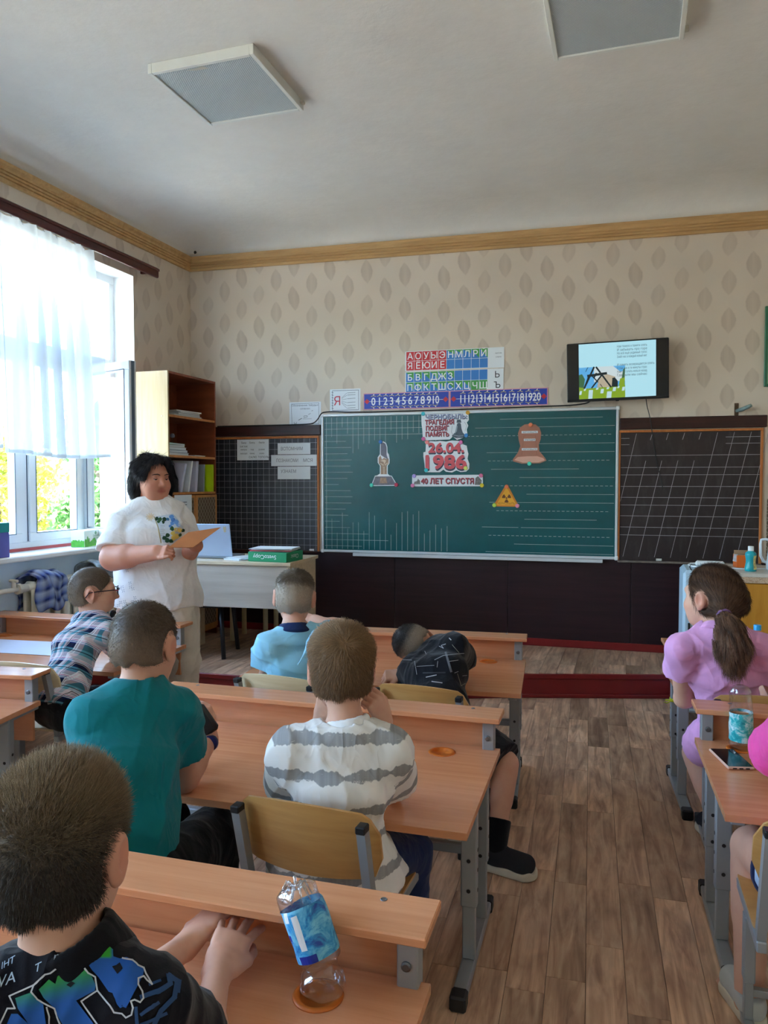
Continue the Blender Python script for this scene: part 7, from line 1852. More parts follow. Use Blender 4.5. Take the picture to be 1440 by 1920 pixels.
for L, wd in (([(0, 720), (60, 600), (120, 600), (75, 510), (260, 430), (340, 350), (380, 340), (515, 240), (605, 262), (640, 160), (680, 140)], 3), ([(605, 262), (660, 340), (715, 370), (735, 470), (610, 545), (750, 730)], 3), ([(735, 470), (830, 580), (860, 630), (920, 640), (950, 670), (990, 650), (1000, 600), (985, 550), (1010, 540), (1050, 560), (1075, 530), (1065, 480), (1035, 430), (1035, 385), (1075, 370), (1100, 400), (1140, 430)], 3), ([(1140, 430), (1090, 350), (1075, 310), (1030, 290), (990, 250), (920, 235)], 3), ([(260, 430), (240, 480), (280, 530), (410, 600), (460, 730)], 3), ([(355, 590), (370, 660), (370, 730)], 3)):
    for s_ in poly_stroke(sc4(L), wd): pol.append((s_, WHT, 2))
for L in ([(500, 425), (540, 400), (568, 415), (535, 445)], [(842, 295), (875, 285), (900, 265), (925, 310), (885, 352)], [(700, 150), (725, 215), (745, 172)]): pol.append((sc4(L), BLK, 2))
for L, wd in (([(1060, 520), (1180, 480), (1270, 420), (1260, 360), (1320, 400), (1300, 520), (1200, 620), (1150, 720)], 9), ([(1060, 650), (1180, 560)], 6), ([(1060, 720), (1240, 640)], 6), ([(1020, 600), (1030, 720)], 6), ([(1120, 430), (1200, 400)], 5), ([(1340, 400), (1330, 480)], 6)):
    for s_ in poly_stroke(sc4(L), wd): pol.append((s_, (34, 70, 116), 1))
for (s, x, y, size, rot) in (('WA', 20, 440, 125, .35), ('T', 285, 330, 95, .45), ('IHT', 60, 290, 75, .5), ('nnivi', 470, 220, 80, .35)):
    for L in tri_text(s, 0, 0, size/4.0, -.012, 0): pol.append(([(x/4+a*math.cos(rot)-b*math.sin(rot)*-1*0+b*.15, 1740+y/4-b-a*math.sin(rot)) for a, b in L], (176, 196, 214), 1))
decal('print', Fg.t, Fg.shirt_geo, pol, cam_ray, M_PRINT, .0014, 9)
t = thing('toy', 'small violet toy held between the fingers of the nearest boy', 'toy', tuple(at(421, 1712, 1.47)), 0)
m = MB(); m.lathe([(1e-6, -.012), (.010, -.008), (.013, 0), (.010, .008), (1e-6, .012)], 16, M=Matrix.Rotation(.7, 4, 'Y')); m.box((-.004, -.004, .008), (.004, .004, .022), .002); part('shell', m, plain('violet_plastic', (106, 84, 190), .35), t, auto=50)

# ---------------------------------------------------------------- boy in light blue
pel = seat_pel(pale, -.01)
J = dict(pel=pel, neck=at(551, 1180, 3.26), sL=at(503, 1212, 3.2), sR=at(612, 1196, 3.3), head=at(552, 1121, 3.31))
J['chest'] = chest_of(pel, J['neck'], .62)+RGT*.0
J.update(eL=at(500, 1266, 3.46), wL=at(560, 1258, 3.62), eR=at(640, 1176, 3.42), wR=at(596, 1164, 3.50))
J['_hf'] = unit(FWD-RGT*.05-UP*.05); J['_hu'] = unit(UP+RGT*.06); legs(J, pel, RGT, FWD, .41, .08, .36, .04)
L_ = Figure('boy in a light blue T-shirt with a navy neckband, one arm behind his head', floor_of(pel), J, 1.03, .98)
L_.hand('R', at(578, 1160, 3.52), -FWD*.3+UP*.5, sc=.9, curl=(.6, .7, .8, .8)); L_.hand('L', at(590, 1255, 3.64), UP, sc=.9, curl=(.4, .5, .5, .5)); L_.finish()
folds = [Cap(at(592, 1188, 3.12), at(560+i*14, 1245+i*3, 3.09), .013, .006, .016) for i in range(4)]
L_.shirt(cloth('light_blue_jersey', (148, 208, 236)), ease=.018, hem=.10, sleeve=.36, flare=.016, neck=.064, seed=31, wr=.009, freq=17, extra=folds, hem_w=(.15, .11))
F = Field(J['neck']-.1, J['neck']+.1, .0035); up_ = unit(L_.W(0, -.028, -.045)-J['neck']); F.add(Ecap(J['neck']-up_*.008, J['neck']+up_*.016, (.080, .076), (.064, .061), RGT, .01, end=.3)); F.cut(Cap(J['neck']-up_*.03, J['neck']+up_*.2, .049, .052), k=.003); L_.part('collar', [build(F, 1)], cloth('navy_rib', (28, 44, 88)))
L_.trousers(cloth('dark_blue_shorts', (34, 46, 78)), ease=.014, to=.5)
for q in 'LR': L_.shoe(q, M_SHOE_D, M_SOLE_W, FWD)
F, loc = hair_field(J['head'], L_.R, 1.03, .004, .0045, face=.048, back=-.055)
def lb_col(lp, rng): return mixc((172, 158, 142), (102, 88, 74), (lp[:, 2]-.035+lp[:, 1]*.2)/.025+rng.normal(size=len(lp))*.15)
hair_obj(L_.t, 'hair', F, loc, L_.R, J['head'], 1.03, lb_col, 9000, lambda lp, r: .014*np.clip((lp[:, 2]-.02)*14, .2, 1.1)*r.uniform(.7, 1.2, len(lp)), whorl_style(L_.R, (.0, -.07, .10), .4, .25), 4, .0006)

# ---------------------------------------------------------------- boy asleep on the desk
pel = seat_pel(chp, -.01)+RGT*.03
J = dict(pel=pel, neck=at(824, 1217, 3.46), sL=at(776, 1254, 3.36), sR=at(852, 1214, 3.36), head=at(784, 1213, 3.54))
J['chest'] = chest_of(pel, (J['sL']+J['sR'])/2, .66)+UP*.02
J.update(eL=at(765, 1275, 3.46), wL=at(752, 1264, 3.42), eR=at(866, 1238, 3.60), wR=at(815, 1228, 3.74))
J['_hf'] = unit(FWD*.85-UP*.5-RGT*.1); J['_hu'] = unit(-RGT*.80+UP*.30+FWD*.25)
legs(J, pel, RGT, FWD, .40, .08, .32, .03)
J['kR'] = at(948, 1432, 2.96); J['aR'] = at(930, 1582, 2.84); J['kL'] = at(905, 1440, 3.15); J['aL'] = at(912, 1530, 3.06); J['aL'][2] = .10
td = unit(RGT*.85-FWD*.5); J['_toeR'] = td; J['_toeL'] = unit(RGT*.5+FWD)
B_ = Figure('boy in a black printed T-shirt and shorts asleep with his head on the desk', floor_of(pel), J, 1.0, .98)
B_.hand('L', at(733, 1266, 3.42), UP*.8-FWD*.5, sc=.92, curl=(1.1, 1.2, 1.2, 1.2)); B_.hand('R', at(790, 1232, 3.78), UP, sc=.9); B_.finish()
B_.shirt(cloth('black_printed_jersey', (20, 20, 26)), ease=.022, hem=.11, sleeve=.8, flare=.014, neck=.050, seed=41, wr=.006, freq=18, hem_w=(.145, .11))
B_.trousers(cloth('black_printed_shorts', (20, 20, 24)), ease=.022, to=.49, flare=.020, seed=6)
for q in 'LR': sock(B_, q, cloth('black_sock', (18, 18, 24)), .70 if q == 'R' else .45)
B_.shoe('R', M_SHOE_D, M_SOLE_W, td, .205, .046); B_.shoe('L', M_SHOE_D, M_SOLE_W, J['_toeL'], .20)
F, loc = hair_field(J['head'], B_.R, 1.0, .004, .0042, face=.048, back=-.012)
def bl_col(lp, rng): return mixc((150, 136, 122), (58, 52, 50), (lp[:, 2]-.045)/.03+rng.normal(size=len(lp))*.1)
hair_obj(B_.t, 'hair', F, loc, B_.R, J['head'], 1.0, bl_col, 8000, lambda lp, r: .008*np.clip((lp[:, 2]+.01)*10, .3, 1.2)*r.uniform(.7, 1.2, len(lp)), whorl_style(B_.R, (.0, -.06, .10), .45, .1), 5, .0005)
pol = []; rr = random.Random(12)
def zz(x0, y0, n, st): 
    p = [(x0, y0)]
    for _ in range(n): x0 += st*rr.uniform(-.6, 1.3); y0 += st*rr.uniform(-.5, .7); p.append((x0, y0))
    return p
S3 = lambda pts: [(680+x*.2709, 1140+y*.2709) for x, y in pts]
for L, w_, c in (([(360, 370), (375, 460)], 1.6, (190, 192, 196)), ([(375, 405), (495, 398)], 1.3, (190, 192, 196)), ([(498, 360), (560, 330), (700, 315)], 2, (180, 182, 186)), ([(575, 310), (612, 440)], 7, (120, 122, 128)), ([(520, 370), (515, 410)], 1.5, (200, 200, 204)), ([(620, 255), (665, 310)], 1.4, (190, 190, 170)), ([(655, 455), (680, 540), (740, 500)], 1.6, (170, 166, 140)), ([(440, 480), (510, 465)], 3, (206, 206, 210)), ([(480, 510), (550, 520)], 3, (216, 216, 220)), ([(530, 265), (560, 280), (545, 260), (575, 250)], 2, (200, 200, 206)), ([(600, 210), (612, 222)], 3, (220, 220, 224)), ([(280, 360), (340, 362)], 1.8, (180, 182, 186)), ([(430, 300), (440, 320)], 1.5, (180, 182, 186)), ([(270, 320), (300, 318)], 1.6, (170, 172, 176)), ([(600, 370), (660, 362)], 1.6, (200, 200, 204)), ([(690, 470), (720, 466)], 1.5, (180, 180, 184)), ([(710, 550), (750, 545)], 5, (150, 152, 158)), ([(420, 450), (570, 448)], 5, (56, 58, 66)), ([(635, 450), (660, 440)], 2, (180, 180, 184))):
    for s_ in poly_stroke(S3(L), w_*.55): pol.append((s_, tuple(int(v*.8) for v in c), 0))
decal('print', B_.t, B_.shirt_geo, pol, cam_ray, M_PRINT, .0016, 8)

# ---------------------------------------------------------------- boy with glasses in the checked shirt
pel = at(112, 1335, 3.36); pel[2] = .452
J = dict(pel=pel, neck=at(178, 1158, 3.60), sL=at(150, 1180, 3.66), sR=at(206, 1192, 3.56), head=at(175, 1112, 3.60))
J['sL'] = J['neck']+unit(FWD*.75-RGT*.65)*.13-UP*.04; J['sR'] = J['neck']-unit(FWD*.75-RGT*.65)*.13-UP*.055
J['chest'] = chest_of(pel, J['neck'], .62)-RGT*.03+UP*.02
J.update(eR=at(236, 1212, 3.66), wR=at(243, 1168, 3.72), eL=at(240, 1222, 3.95), wL=at(246, 1172, 3.86))
J['_hf'] = unit(RGT*.93+FWD*.36-UP*.03); legs(J, pel, unit(RGT*.7-FWD*.7), unit(FWD*.75+RGT*.65), .41, .08, .34, .03)
Pl = Figure('boy with dark-rimmed glasses in a blue checked shirt, leaning on the desk', floor_of(pel), J, 1.0, .95)
Pl.hand('R', at(226, 1155, 3.72), RGT*.5+UP*.3-FWD*.6, sc=.9, curl=(.7, .9, 1.0, 1.0)); Pl.hand('L', at(232, 1158, 3.84), RGT*.6+UP*.4, sc=.9, curl=(.8, .9, 1, 1)); Pl.finish()
g, u_, v_, bands = plaid('checked_cotton', None, .1); D = lin; m_ = g.m_
cu = bands(m_('ADD', u_, .5), .066, [(0, D((26, 36, 66))), (.22, D((20, 28, 52))), (.36, D((214, 196, 202))), (.62, D((84, 150, 166))), (.80, D((216, 200, 204)))])
cv = bands(m_('ADD', v_, .5), .082, [(0, D((14, 22, 56))), (.25, D((30, 66, 150))), (.38, D((206, 96, 164))), (.45, D((214, 206, 220))), (.72, D((96, 166, 190)))])
for r_ in (cu, cv): r_.node.color_ramp.interpolation = 'CONSTANT'
c = g.mix(.5, cu, cv)
def lines(v, per, offs, w_): 
    k = None
    for o_ in offs:
        q = m_('LESS_THAN', m_('ABSOLUTE', m_('SUBTRACT', m_('FRACT', m_('ADD', m_('DIVIDE', v, per), o_)), .5)), w_); k = q if k is None else m_('MAXIMUM', k, q)
    return k
c = g.mix(m_('MULTIPLY', lines(m_('ADD', v_, .5), .082, (.02, .10, .18), .018), .85), c, D((224, 232, 236))); c = g.mix(m_('MULTIPLY', lines(m_('ADD', u_, .5), .066, (.05, .15), .02), .8), c, D((220, 228, 232))); c = g.mix(m_('MULTIPLY', lines(m_('ADD', v_, .5), .082, (.62,), .02), .9), c, D((16, 18, 34))); c = g.mix(m_('MULTIPLY', lines(m_('ADD', u_, .5), .066, (.55,), .02), .8), c, D((20, 22, 40)))
g.base(c); g.bump(g.noise(g.coord(), 420, 2), .1, .001)
Pl.shirt(g.m, ease=.020, hem=.02, sleeve=.80, flare=.014, neck=.048, seed=51, wr=.006, freq=18, hem_w=(.125, .10))
F = Field(J['neck']-.1, J['neck']+.1, .0035); up_ = unit(Pl.W(0, -.028, -.045)-J['neck']); F.add(Ecap(J['neck']-up_*.018, J['neck']+up_*.014, (.066, .062), (.056, .053), RGT, .01, end=.3)); F.cut(Cap(J['neck']-up_*.03, J['neck']+up_*.2, .047, .050), k=.003)
cc = build(F, 1); o = Pl.part('collar', [cc], g.m, None, lambda P: np.stack([(P-J['neck']) @ RGT, (P-J['neck']) @ UP+.02, P[:, 0]*0], 1))
Pl.trousers(cloth('black_trousers', (20, 20, 26)), ease=.014, seed=8, waist=-.005)
for q in 'LR': Pl.shoe(q, M_SHOE_D, M_SOLE_W, FWD+RGT)
F, loc = hair_field(J['head'], Pl.R, 1.0, .004, .0045, face=.042, back=-.055)
hair_obj(Pl.t, 'hair', F, loc, Pl.R, J['head'], 1.0, fade_cols((100, 84, 70), (140, 122, 104), -.04, .05), 7000, lambda lp, r: .006*r.uniform(.6, 1.3, len(lp)), whorl_style(Pl.R, (.0, -.07, .09), .5, .3), 6, .0005)
Wp = Pl.W; bs = Pl.base; m = MB()
def gl(*p): return tuple(Wp(*p)-bs)
for q in (-1, 1):
    m.tube([gl(q*(.033+.022*math.cos(a)), .112-.004*abs(math.cos(a)), .012+.017*math.sin(a)) for a in np.linspace(0, 2*PI, 21)], .0024, 8)
    m.tube([gl(q*.056, .108, .020), gl(q*.078, .085, .022), gl(q*.087, .02, .018), gl(q*.088, -.02, .012), gl(q*.086, -.035, -.012)], .0024, 8)
m.tube([gl(-.011, .114, .016), gl(0, .117, .02), gl(.011, .114, .016)], .002, 8)
go = part('glasses', m, plain('dark_red_frame', (38, 20, 34), .3), Pl.t, True)
m = MB()
for q in (-1, 1): m.add([gl(q*.033+.021*math.cos(a), .111, .012+.016*math.sin(a)) for a in np.linspace(0, 2*PI, 21)[:-1]], [tuple(range(20))])
part('lenses', m, M_GLASS, go)
m = MB(); m.tube([gl(.057, .1095, .018), gl(.072, .094, .0215)], .0028, 8); part('red_temple', m, plain('red_plastic', (176, 30, 52), .35), go)
t = thing('bracelet', 'small black object held at the mouth of the boy with glasses', 'toy', tuple(at(211, 1151, 3.70)), 0); m = MB(); m.box((-.012, -.012, -.018), (.012, .012, .018), .005, Matrix.Rotation(.5, 4, 'Y')); part('shell', m, M_BLACK, t)

# ---------------------------------------------------------------- girl with the ponytail
pel = V3(.41, 3.22, .455)
J = dict(pel=pel, neck=at(1343, 1183, 2.88), sL=at(1276, 1218, 2.90), sR=at(1422, 1218, 2.84), head=at(1334, 1122, 2.96))
J['chest'] = chest_of(pel, J['neck'], .62)
J.update(eL=at(1281, 1310, 3.02), wL=at(1340, 1288, 3.22), eR=at(1462, 1312, 3.0), wR=at(1420, 1290, 3.2))
J['_hf'] = unit(FWD*.86-RGT*.50-UP*.06); legs(J, pel, RGT, FWD, .40, .085, .33, .03); J['_leg'] = (.070, .052, .034)
J['kL'] = at(1306, 1412, 3.16); J['aL'] = at(1346, 1545, 3.04)
G_ = Figure('girl in lilac with a brown ponytail, seen from behind', floor_of(pel), J, 1.03, 1.02, group=None)
G_.hand('L', at(1368, 1282, 3.26), UP, sc=.88, curl=(.4, .5, .5, .5)); G_.hand('R', at(1400, 1284, 3.24), UP, sc=.88, curl=(.4, .5, .5, .5)); G_.finish()
M_LILC = cloth('lilac_jersey', (226, 166, 216))
folds = [Cap(at(1290, 1210+i*0, 2.80), at(1300+8*i, 1290+12*i, 2.72), .010, .008, .014) for i in range(2)]
G_.shirt(M_LILC, ease=.014, hem=.09, sleeve=.44, flare=.012, neck=.052, seed=61, wr=.007, freq=15, hem_w=(.145, .115))
F = Field(J['neck']-.1, J['neck']+.1, .0035); up_ = unit(G_.W(0, -.028, -.045)-J['neck']); F.add(Ecap(J['neck']-up_*.014, J['neck']+up_*.008, (.066, .061), (.058, .054), RGT, .01, end=.3)); F.cut(Cap(J['neck']-up_*.03, J['neck']+up_*.2, .048, .051), k=.003); G_.part('collar', [build(F, 1)], M_LILC)
G_.trousers(M_LILC, ease=.020, to=.30, flare=.014, seed=7, name='shorts')
for q in 'LR': G_.shoe(q, M_SHOE_D, M_SOLE_W, FWD)
hd = J['head']; R = G_.R
band = at(1357, 1152, 2.80); tail = [band, at(1366, 1172, 2.76), at(1372, 1205, 2.75), at(1376, 1240, 2.76)]
ext = [Cap(G_.W(0, -.085, -.01), band, .055, .018, .05)]
F, loc = hair_field(hd, R, 1.03, .011, .0042, face=.035, back=-.075, extra=ext)
def gr_col(lp, rng): return mixc((116, 84, 62), (74, 50, 38), .5+.5*np.sin(lp[:, 2]*120+lp[:, 0]*90+rng.normal(size=len(lp))*.4))
bl_ = (band-hd) @ np.stack([R[0], R[1], R[2]], 1)/1.03
def gr_style(lp, N, rng):
    w = local_to_world(R, bl_-lp); w = w-N*(w*N).sum(1)[:, None]; w /= np.linalg.norm(w, axis=1)[:, None]+1e-9; return w+N*.05+rng.normal(size=N.shape)*.05
hair_obj(G_.t, 'hair', F, loc, R, hd, 1.03, gr_col, 12000, lambda lp, r: .035*r.uniform(.6, 1.3, len(lp)), gr_style, 7, .0006, curl=.02)
def tail_hair(fig, name, pts, radii, n, seed, cfn, length, r=.0006):
    rng = np.random.default_rng(seed); F = Field(np.min(pts, 0)-.08, np.max(pts, 0)+.08, .0045)
    for a, b, ra, rb in zip(pts[:-1], pts[1:], radii[:-1], radii[1:]): F.add(Cap(a, b, ra, rb, .02))
    F.disp(wrinkle(seed, .012, 45)); p, q = build(F, 1); N = vnormals(p, q); ii = rng.choice(len(p), n); Q = p[ii]; Nn = N[ii]
    seg = np.argmin([np.linalg.norm(Q-(np.asarray(a)+np.asarray(b))/2, axis=1) for a, b in zip(pts[:-1], pts[1:])], 0); D_ = np.array([unit(np.asarray(b)-np.asarray(a)) for a, b in zip(pts[:-1], pts[1:])])[seg]
    V, sq, _ = strands(Q, Nn, length*rng.uniform(.5, 1.3, n), D_+Nn*.12+rng.normal(size=(n, 3))*.12, r, rng, .08)
    c0 = cfn(p-np.asarray(pts[0]), rng)*.8; c1 = cfn(Q-np.asarray(pts[0]), rng)*rng.uniform(.7, 1.4, (n, 1))
    return fig.part(name, [(p, q), (V, sq)], M_HAIR, np.concatenate([c0, np.repeat(c1, 9, 0)]))
tail_hair(G_, 'ponytail', tail, [.020, .038, .052, .030], 8000, 3, lambda P, r: mixc((134, 98, 74), (80, 54, 40), .5+.5*np.sin(P[:, 0]*160+P[:, 1]*120+P[:, 2]*40)), .05)
m = MB(); dn = Vector(unit(tail[1]-band)); Mq = Matrix.Translation(Vector(band-G_.base)) @ dn.to_track_quat('Z', 'Y').to_matrix().to_4x4()
m.tube([tuple(Mq @ Vector((.021*math.cos(a), .021*math.sin(a), .002*math.sin(7*a)))) for a in np.linspace(0, 2*PI, 25)], .006, 8); part('hair_band', m, plain('lilac_band', (120, 84, 132), .7), G_.t, True)

# ---------------------------------------------------------------- child in hot pink at the right edge
pel = V3(.50, 2.10, .455)
J = dict(pel=pel, neck=at(1580, 1300, 2.02), sL=at(1492, 1360, 2.05), sR=at(1665, 1360, 1.98), head=at(1580, 1190, 2.06))
J['chest'] = chest_of(pel, J['neck'], .62)
J.update(eL=at(1442, 1432, 2.28), wL=at(1530, 1405, 2.50), eR=at(1690, 1440, 2.25), wR=at(1580, 1405, 2.45))
J['_hf'] = unit(FWD-RGT*.2); legs(J, pel, RGT, FWD, .41, .085, .34, .03); J['_leg'] = (.070, .056, .036)
J['kL'] = at(1412, 1590, 2.17); J['aL'] = at(1404, 1872, 2.05); J['_toeL'] = FWD
K_ = Figure('child in hot pink at the right edge, mostly outside the photo', floor_of(pel), J, 1.0, 1.0)
K_.hand('L', at(1540, 1392, 2.56), UP, sc=.9, curl=(.4, .5, .5, .5)); K_.hand('R', at(1556, 1392, 2.52), UP, sc=.9, curl=(.4, .5, .5, .5)); K_.finish()
K_.shirt(cloth('hot_pink_jersey', (244, 84, 168)), ease=.022, hem=.09, sleeve=.72, flare=.022, neck=.052, seed=71, wr=.005, freq=15)
K_.trousers(cloth('pale_blue_shorts', (176, 202, 232)), ease=.012, to=.17, flare=.008, seed=17, name='shorts')
hp_, kp_ = J['hipL'], J['kL']; cpt = hp_+(kp_-hp_)*.31; F = Field(cpt-.12, cpt+.12, .004); F.add(Cap(hp_, kp_, .087, .077)); v = unit(kp_-hp_); c_ = cpt
F.clip(lambda X, Y, Z: np.abs((X-c_[0])*v[0]+(Y-c_[1])*v[1]+(Z-c_[2])*v[2])-.010); K_.part('shorts_stripe', [build(F, 1)], cloth('navy_stripe', (40, 48, 84)))
for q in 'LR': K_.shoe(q, plain('pale_sandal', (190, 196, 196), .6), M_SOLE_W, J.get('_toe'+q, FWD), .185, .034)
F, loc = hair_field(J['head'], K_.R, 1.0, .010, .006, face=.045, back=-.07)
hair_obj(K_.t, 'hair', F, loc, K_.R, J['head'], 1.0, fade_cols((84, 60, 44), (76, 54, 40)), 5000, lambda lp, r: .02*r.uniform(.6, 1.3, len(lp)), whorl_style(K_.R, (0, -.07, .08), .2, .4), 9, .0008)

# ---------------------------------------------------------------- teacher
D_ = 4.42
pel = at(294, 1112, D_); B0 = at(294, 1371, D_)
ft = unit(-FWD*.80+RGT*.55); lt = unit(np.cross(UP, ft))      # she faces the class, turned to her left; lt points to her left hand (right in the photo)
if lt @ RGT < 0: lt = -lt
J = dict(pel=pel, neck=at(289, 945, D_), head=at(285, 899, D_-.02))
nk = J['neck']; lt2 = unit(lt*.9+RGT*.25)
# sL / sR are named by the side they show in the photo (L = her right arm)
J['sL'] = at(226, 984, D_-.08); J['sR'] = at(340, 980, D_+.08)
J['chest'] = at(291, 1012, D_)
J.update(eL=at(211, 1046, D_-.18), wL=at(294, 1036, D_-.36), eR=at(342, 1036, D_+.04), wR=at(367, 1023, D_-.20))
J['hipL'] = pel-RGT*.095; J['hipR'] = pel+RGT*.10
for q, x in (('L', 276), ('R', 338)): J['k'+q] = at(x, 1240, D_-.03); J['a'+q] = at(x, 1352, D_); J['a'+q][2] = .075; J['_toe'+q] = ft
J['_hf'] = unit(-FWD*.66+RGT*.75-UP*.10); J['_arm'] = (.056, .050, .030); J['_leg'] = (.100, .072, .046); J['_neck'] = .052; J['_noears'] = True
A_ = Figure('teacher with a dark bob in a white T-shirt reading from a brown card', floor_of(B0), J, 1.10, 1.36, 1.0, 1.0, .9, skin=(206, 146, 122), body_h=.006)
A_.lat = RGT
A_.hand('L', at(322, 1030, D_-.42), UP*.55-FWD*.75, side=1, sc=1.0, curl=(.9, 1.0, 1.05, 1.1), thumb=(.5, .3), thumb_in=-.15)
A_.hand('R', at(358, 1022, D_-.30), -FWD*.6-UP*.6+RGT*.2, side=1, sc=1.0, curl=(.7, .85, .95, 1.0), thumb=(.5, .3), thumb_in=.1)
A_.finish()
A_.front = ft
A_.shirt(cloth('white_jersey', (234, 234, 236)), ease=.026, hem=.075, sleeve=.80, flare=.022, neck=.064, seed=81, wr=.011, freq=11, hem_w=(.248, .18), h=.006, hemdir=-UP, k=.07,
         extra=(Cap(at(268, 1010, D_-.14), at(268, 1010, D_-.14)+1e-6, .085, .085, .12), Cap(at(322, 1006, D_-.10), at(322, 1006, D_-.10)+1e-6, .085, .085, .12), Ecap(at(292, 1040, D_-.0), at(294, 1120, D_-.0), (.225, .165), (.25, .18), RGT, .08)))
A_.trousers(cloth('pale_linen', (214, 206, 194)), ease=.010, to=.96, flare=.022, seed=13, wr=.008, freq=12)
for q in 'LR': A_.shoe(q, plain('beige_shoe', (200, 184, 160), .6), M_SOLE_W, ft, .22, .042)
hd, R, hs = J['head'], A_.R, 1.10
F = Field(hd-.24, hd+.24, .0045)
W = A_.W; Rr = lambda x, y, z: W(x, y, z)
F.add(Ell(W(0, -.018, .040), hs*V3(.094, .106, .098), R, .03), Ell(W(-.070, -.022, -.035), hs*V3(.038, .078, .080), R, .03), Ell(W(.058, -.055, -.030), hs*V3(.034, .055, .072), R, .03), Ell(W(-.01, -.080, -.028), hs*V3(.086, .060, .084), R, .03))
for q in (-1, 1): F.add(Cap(W(q*.035, .072, .105), W(q*.082, .045, .0 if q < 0 else .03), .020, .022, .02))
F.add(Cap(W(-.082, .045, -.005), W(-.080, .030, -.062), .022, .020, .02))
F.cut(Ell(W(.006, .088, -.010), hs*V3(.066, .088, .106), R, .01), Ell(W(.006, .085, -.10), hs*V3(.064, .080, .075), R, .01), k=.010)
F.disp(wrinkle(5, .007, 30)); 
def loc_t(X, Y, Z): x, y, z = X-hd[0], Y-hd[1], Z-hd[2]; return [(R[i, 0]*x+R[i, 1]*y+R[i, 2]*z)/hs for i in range(3)]
def t_col(lp, rng): return mixc((24, 22, 28), (44, 36, 38), .5+.5*np.sin(lp[:, 0]*150+lp[:, 1]*60))
def t_style(lp, N, rng):
    w = np.stack([lp[:, 0]*3, -.2+lp[:, 1]*.5, -.9+0*lp[:, 0]], 1); w = local_to_world(R, w); w = w-N*(w*N).sum(1)[:, None]; return w+N*.06+rng.normal(size=N.shape)*.07
hair_obj(A_.t, 'hair', F, loc_t, R, hd, hs, t_col, 9000, lambda lp, r: .05*r.uniform(.5, 1.2, len(lp)), t_style, 10, .0008, curl=.03)
# eyes looking down under heavy lids, brows
bsA = A_.base
for q in (-1, 1):
    F = Field(W(q*.031, .08, .015)-.03, W(q*.031, .08, .015)+.03, .0012); ec = W(q*.031, .0805, .0135); F.add(Ell(ec, V3(.0125, .0125, .0115)*hs, R, 0)); p, q_ = build(F, 1)
    lp = np.stack([((p-ec) @ R[i])/hs for i in range(3)], 1); ir = np.hypot(lp[:, 0]-.001, lp[:, 2]+.004)
    cc = np.where((ir < .0055)[:, None], np.array(lin((44, 30, 24))), np.array(lin((214, 202, 196)))); lid = lp[:, 2] > -.0032
    cc[lid] = lin((178, 118, 100)); cc[np.abs(lp[:, 2]+.0036) < .0013] = lin((24, 16, 16)); A_.part('eye', [(p, q_)], vcol('eye_col', .3), cc)
    m = MB(); m.tube([tuple(W(q*x, y, z)-bsA) for x, y, z in ((.013, .096, .0315), (.027, .096, .0365), (.042, .088, .0345), (.050, .080, .030))], [.0020, .0032, .0028, .0014], 8); part('eyebrow', m, plain('dark_brow', (58, 40, 34), .8, var=0), A_.t, True)
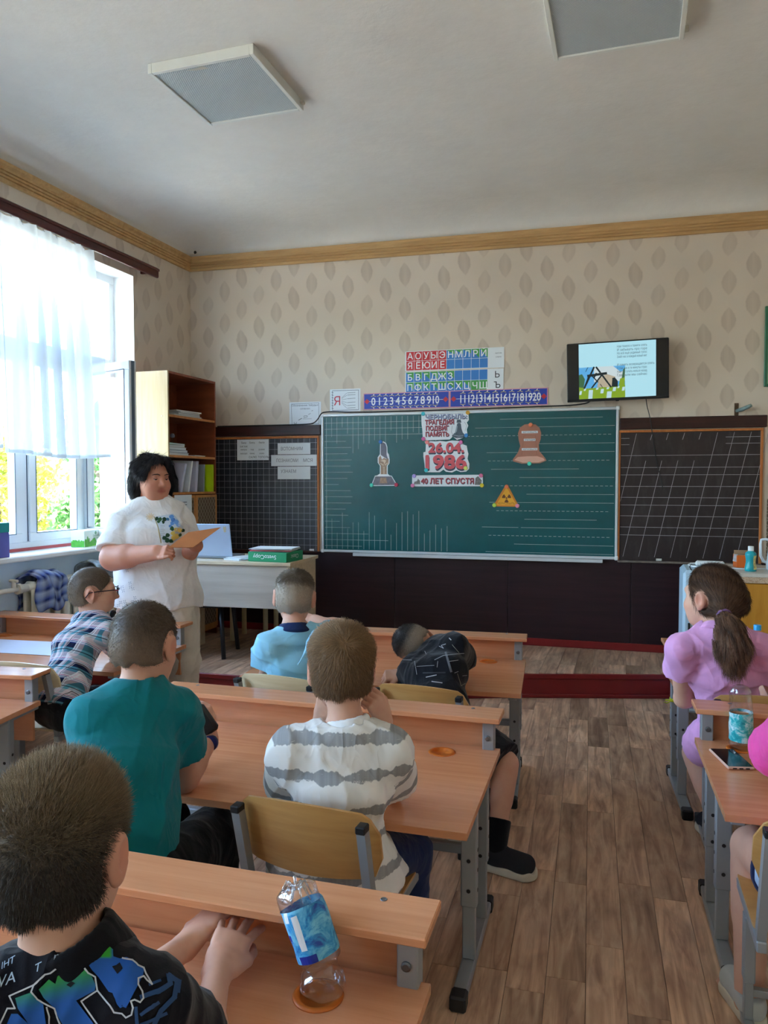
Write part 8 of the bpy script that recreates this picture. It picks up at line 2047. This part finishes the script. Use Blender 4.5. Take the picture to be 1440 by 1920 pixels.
# chest print and cut-work on the shirt
geo = A_.shirt_geo; pol = []; rr = random.Random(4)
S4 = lambda pts: [(180+x*.18056, 920+y*.18056) for x, y in pts]
pol.append((S4([(605, 275), (800, 240), (850, 300), (905, 380), (880, 470), (800, 540), (700, 540), (680, 500), (665, 420), (630, 340)]), (198, 208, 220), 0))
def blob(x, y, r, c, lv): pol.append((S4([(x+r*rr.uniform(.75, 1.1)*math.cos(a), y+r*rr.uniform(.75, 1.1)*math.sin(a)) for a in np.linspace(0, 6.28, 10)[:-1]]), c, lv))
for x, y, r, c in ((630, 295, 22, (28, 66, 40)), (665, 300, 22, (36, 84, 46)), (710, 300, 24, (24, 60, 38)), (650, 325, 18, (40, 90, 50)), (700, 328, 18, (30, 70, 42)), (745, 300, 20, (60, 110, 150)), (785, 275, 26, (96, 146, 206)), (800, 310, 26, (70, 120, 190)), (835, 330, 26, (110, 156, 214)), (790, 345, 22, (90, 140, 204)), (850, 360, 20, (120, 160, 214)), (770, 370, 16, (86, 130, 190)), (790, 395, 24, (40, 84, 56)), (900, 415, 20, (34, 76, 46)), (745, 460, 24, (30, 64, 40)), (710, 490, 26, (24, 58, 36)), (740, 515, 26, (28, 66, 40)), (780, 520, 24, (34, 80, 44)), (870, 460, 18, (40, 84, 50)), (800, 440, 26, (216, 190, 96)), (835, 470, 30, (232, 206, 110)), (865, 410, 28, (238, 214, 124)), (830, 405, 20, (224, 196, 96)), (805, 490, 26, (226, 200, 100))): blob(x, y, r, c, 1)
for k in range(6):
    for s_ in poly_stroke(S4([(670, 370+18*k), (715-10*(k % 2), 372+18*k)]), .6): pol.append((s_, (120, 124, 130), 1))
for a in np.linspace(0, 6.28, 11)[:-1]:
    for s_ in poly_stroke(S4([(562, 275), (562+42*math.cos(a), 275+38*math.sin(a))]), 1.6): pol.append((s_, (228, 206, 168), 0))
for s_ in poly_stroke(S4([(605, 275), (645, 380), (675, 540)]), 1.6): pol.append((s_, (176, 160, 110), 1))
for (x, y) in ((350, 800), (325, 830), (275, 1000), (285, 1040), (250, 1020), (355, 960), (385, 1020), (360, 1000), (405, 1110), (385, 1150), (260, 1160), (310, 1180), (290, 1210), (410, 1200), (340, 1190), (370, 1180), (235, 1190), (300, 1150)):
    for k in range(4):
        a = k*1.57+.6; x2, y2 = x+13*math.cos(a), y+13*math.sin(a)
        for s_ in poly_stroke(S4([(x2-4*math.cos(a), y2-4*math.sin(a)), (x2+3*math.cos(a), y2+3*math.sin(a))]), .9): pol.append((s_, (112, 126, 150), 0))
decal('print', A_.t, geo, pol, cam_ray, M_PRINT, .0018, 6)
# the card she reads from
c4 = [at(316, 1026, D_-.47), at(353, 998, D_-.30), at(414, 988.5, D_-.16), at(362, 1026, D_-.40)]
cen = sum(c4)/4; t = thing('card', 'orange-brown card held in both hands by the teacher', 'card', tuple(cen), 0)
nn = unit(np.cross(c4[1]-c4[0], c4[3]-c4[0])); m = MB(); m.add([tuple(p-cen) for p in c4]+[tuple(p-cen+nn*.003) for p in c4], [(0, 1, 2, 3), (7, 6, 5, 4)]+[(i, 4+i, 4+(i+1) % 4, (i+1) % 4) for i in range(4)]); part('board', m, plain('orange_kraft', (208, 138, 88), .5, var=.05), t)
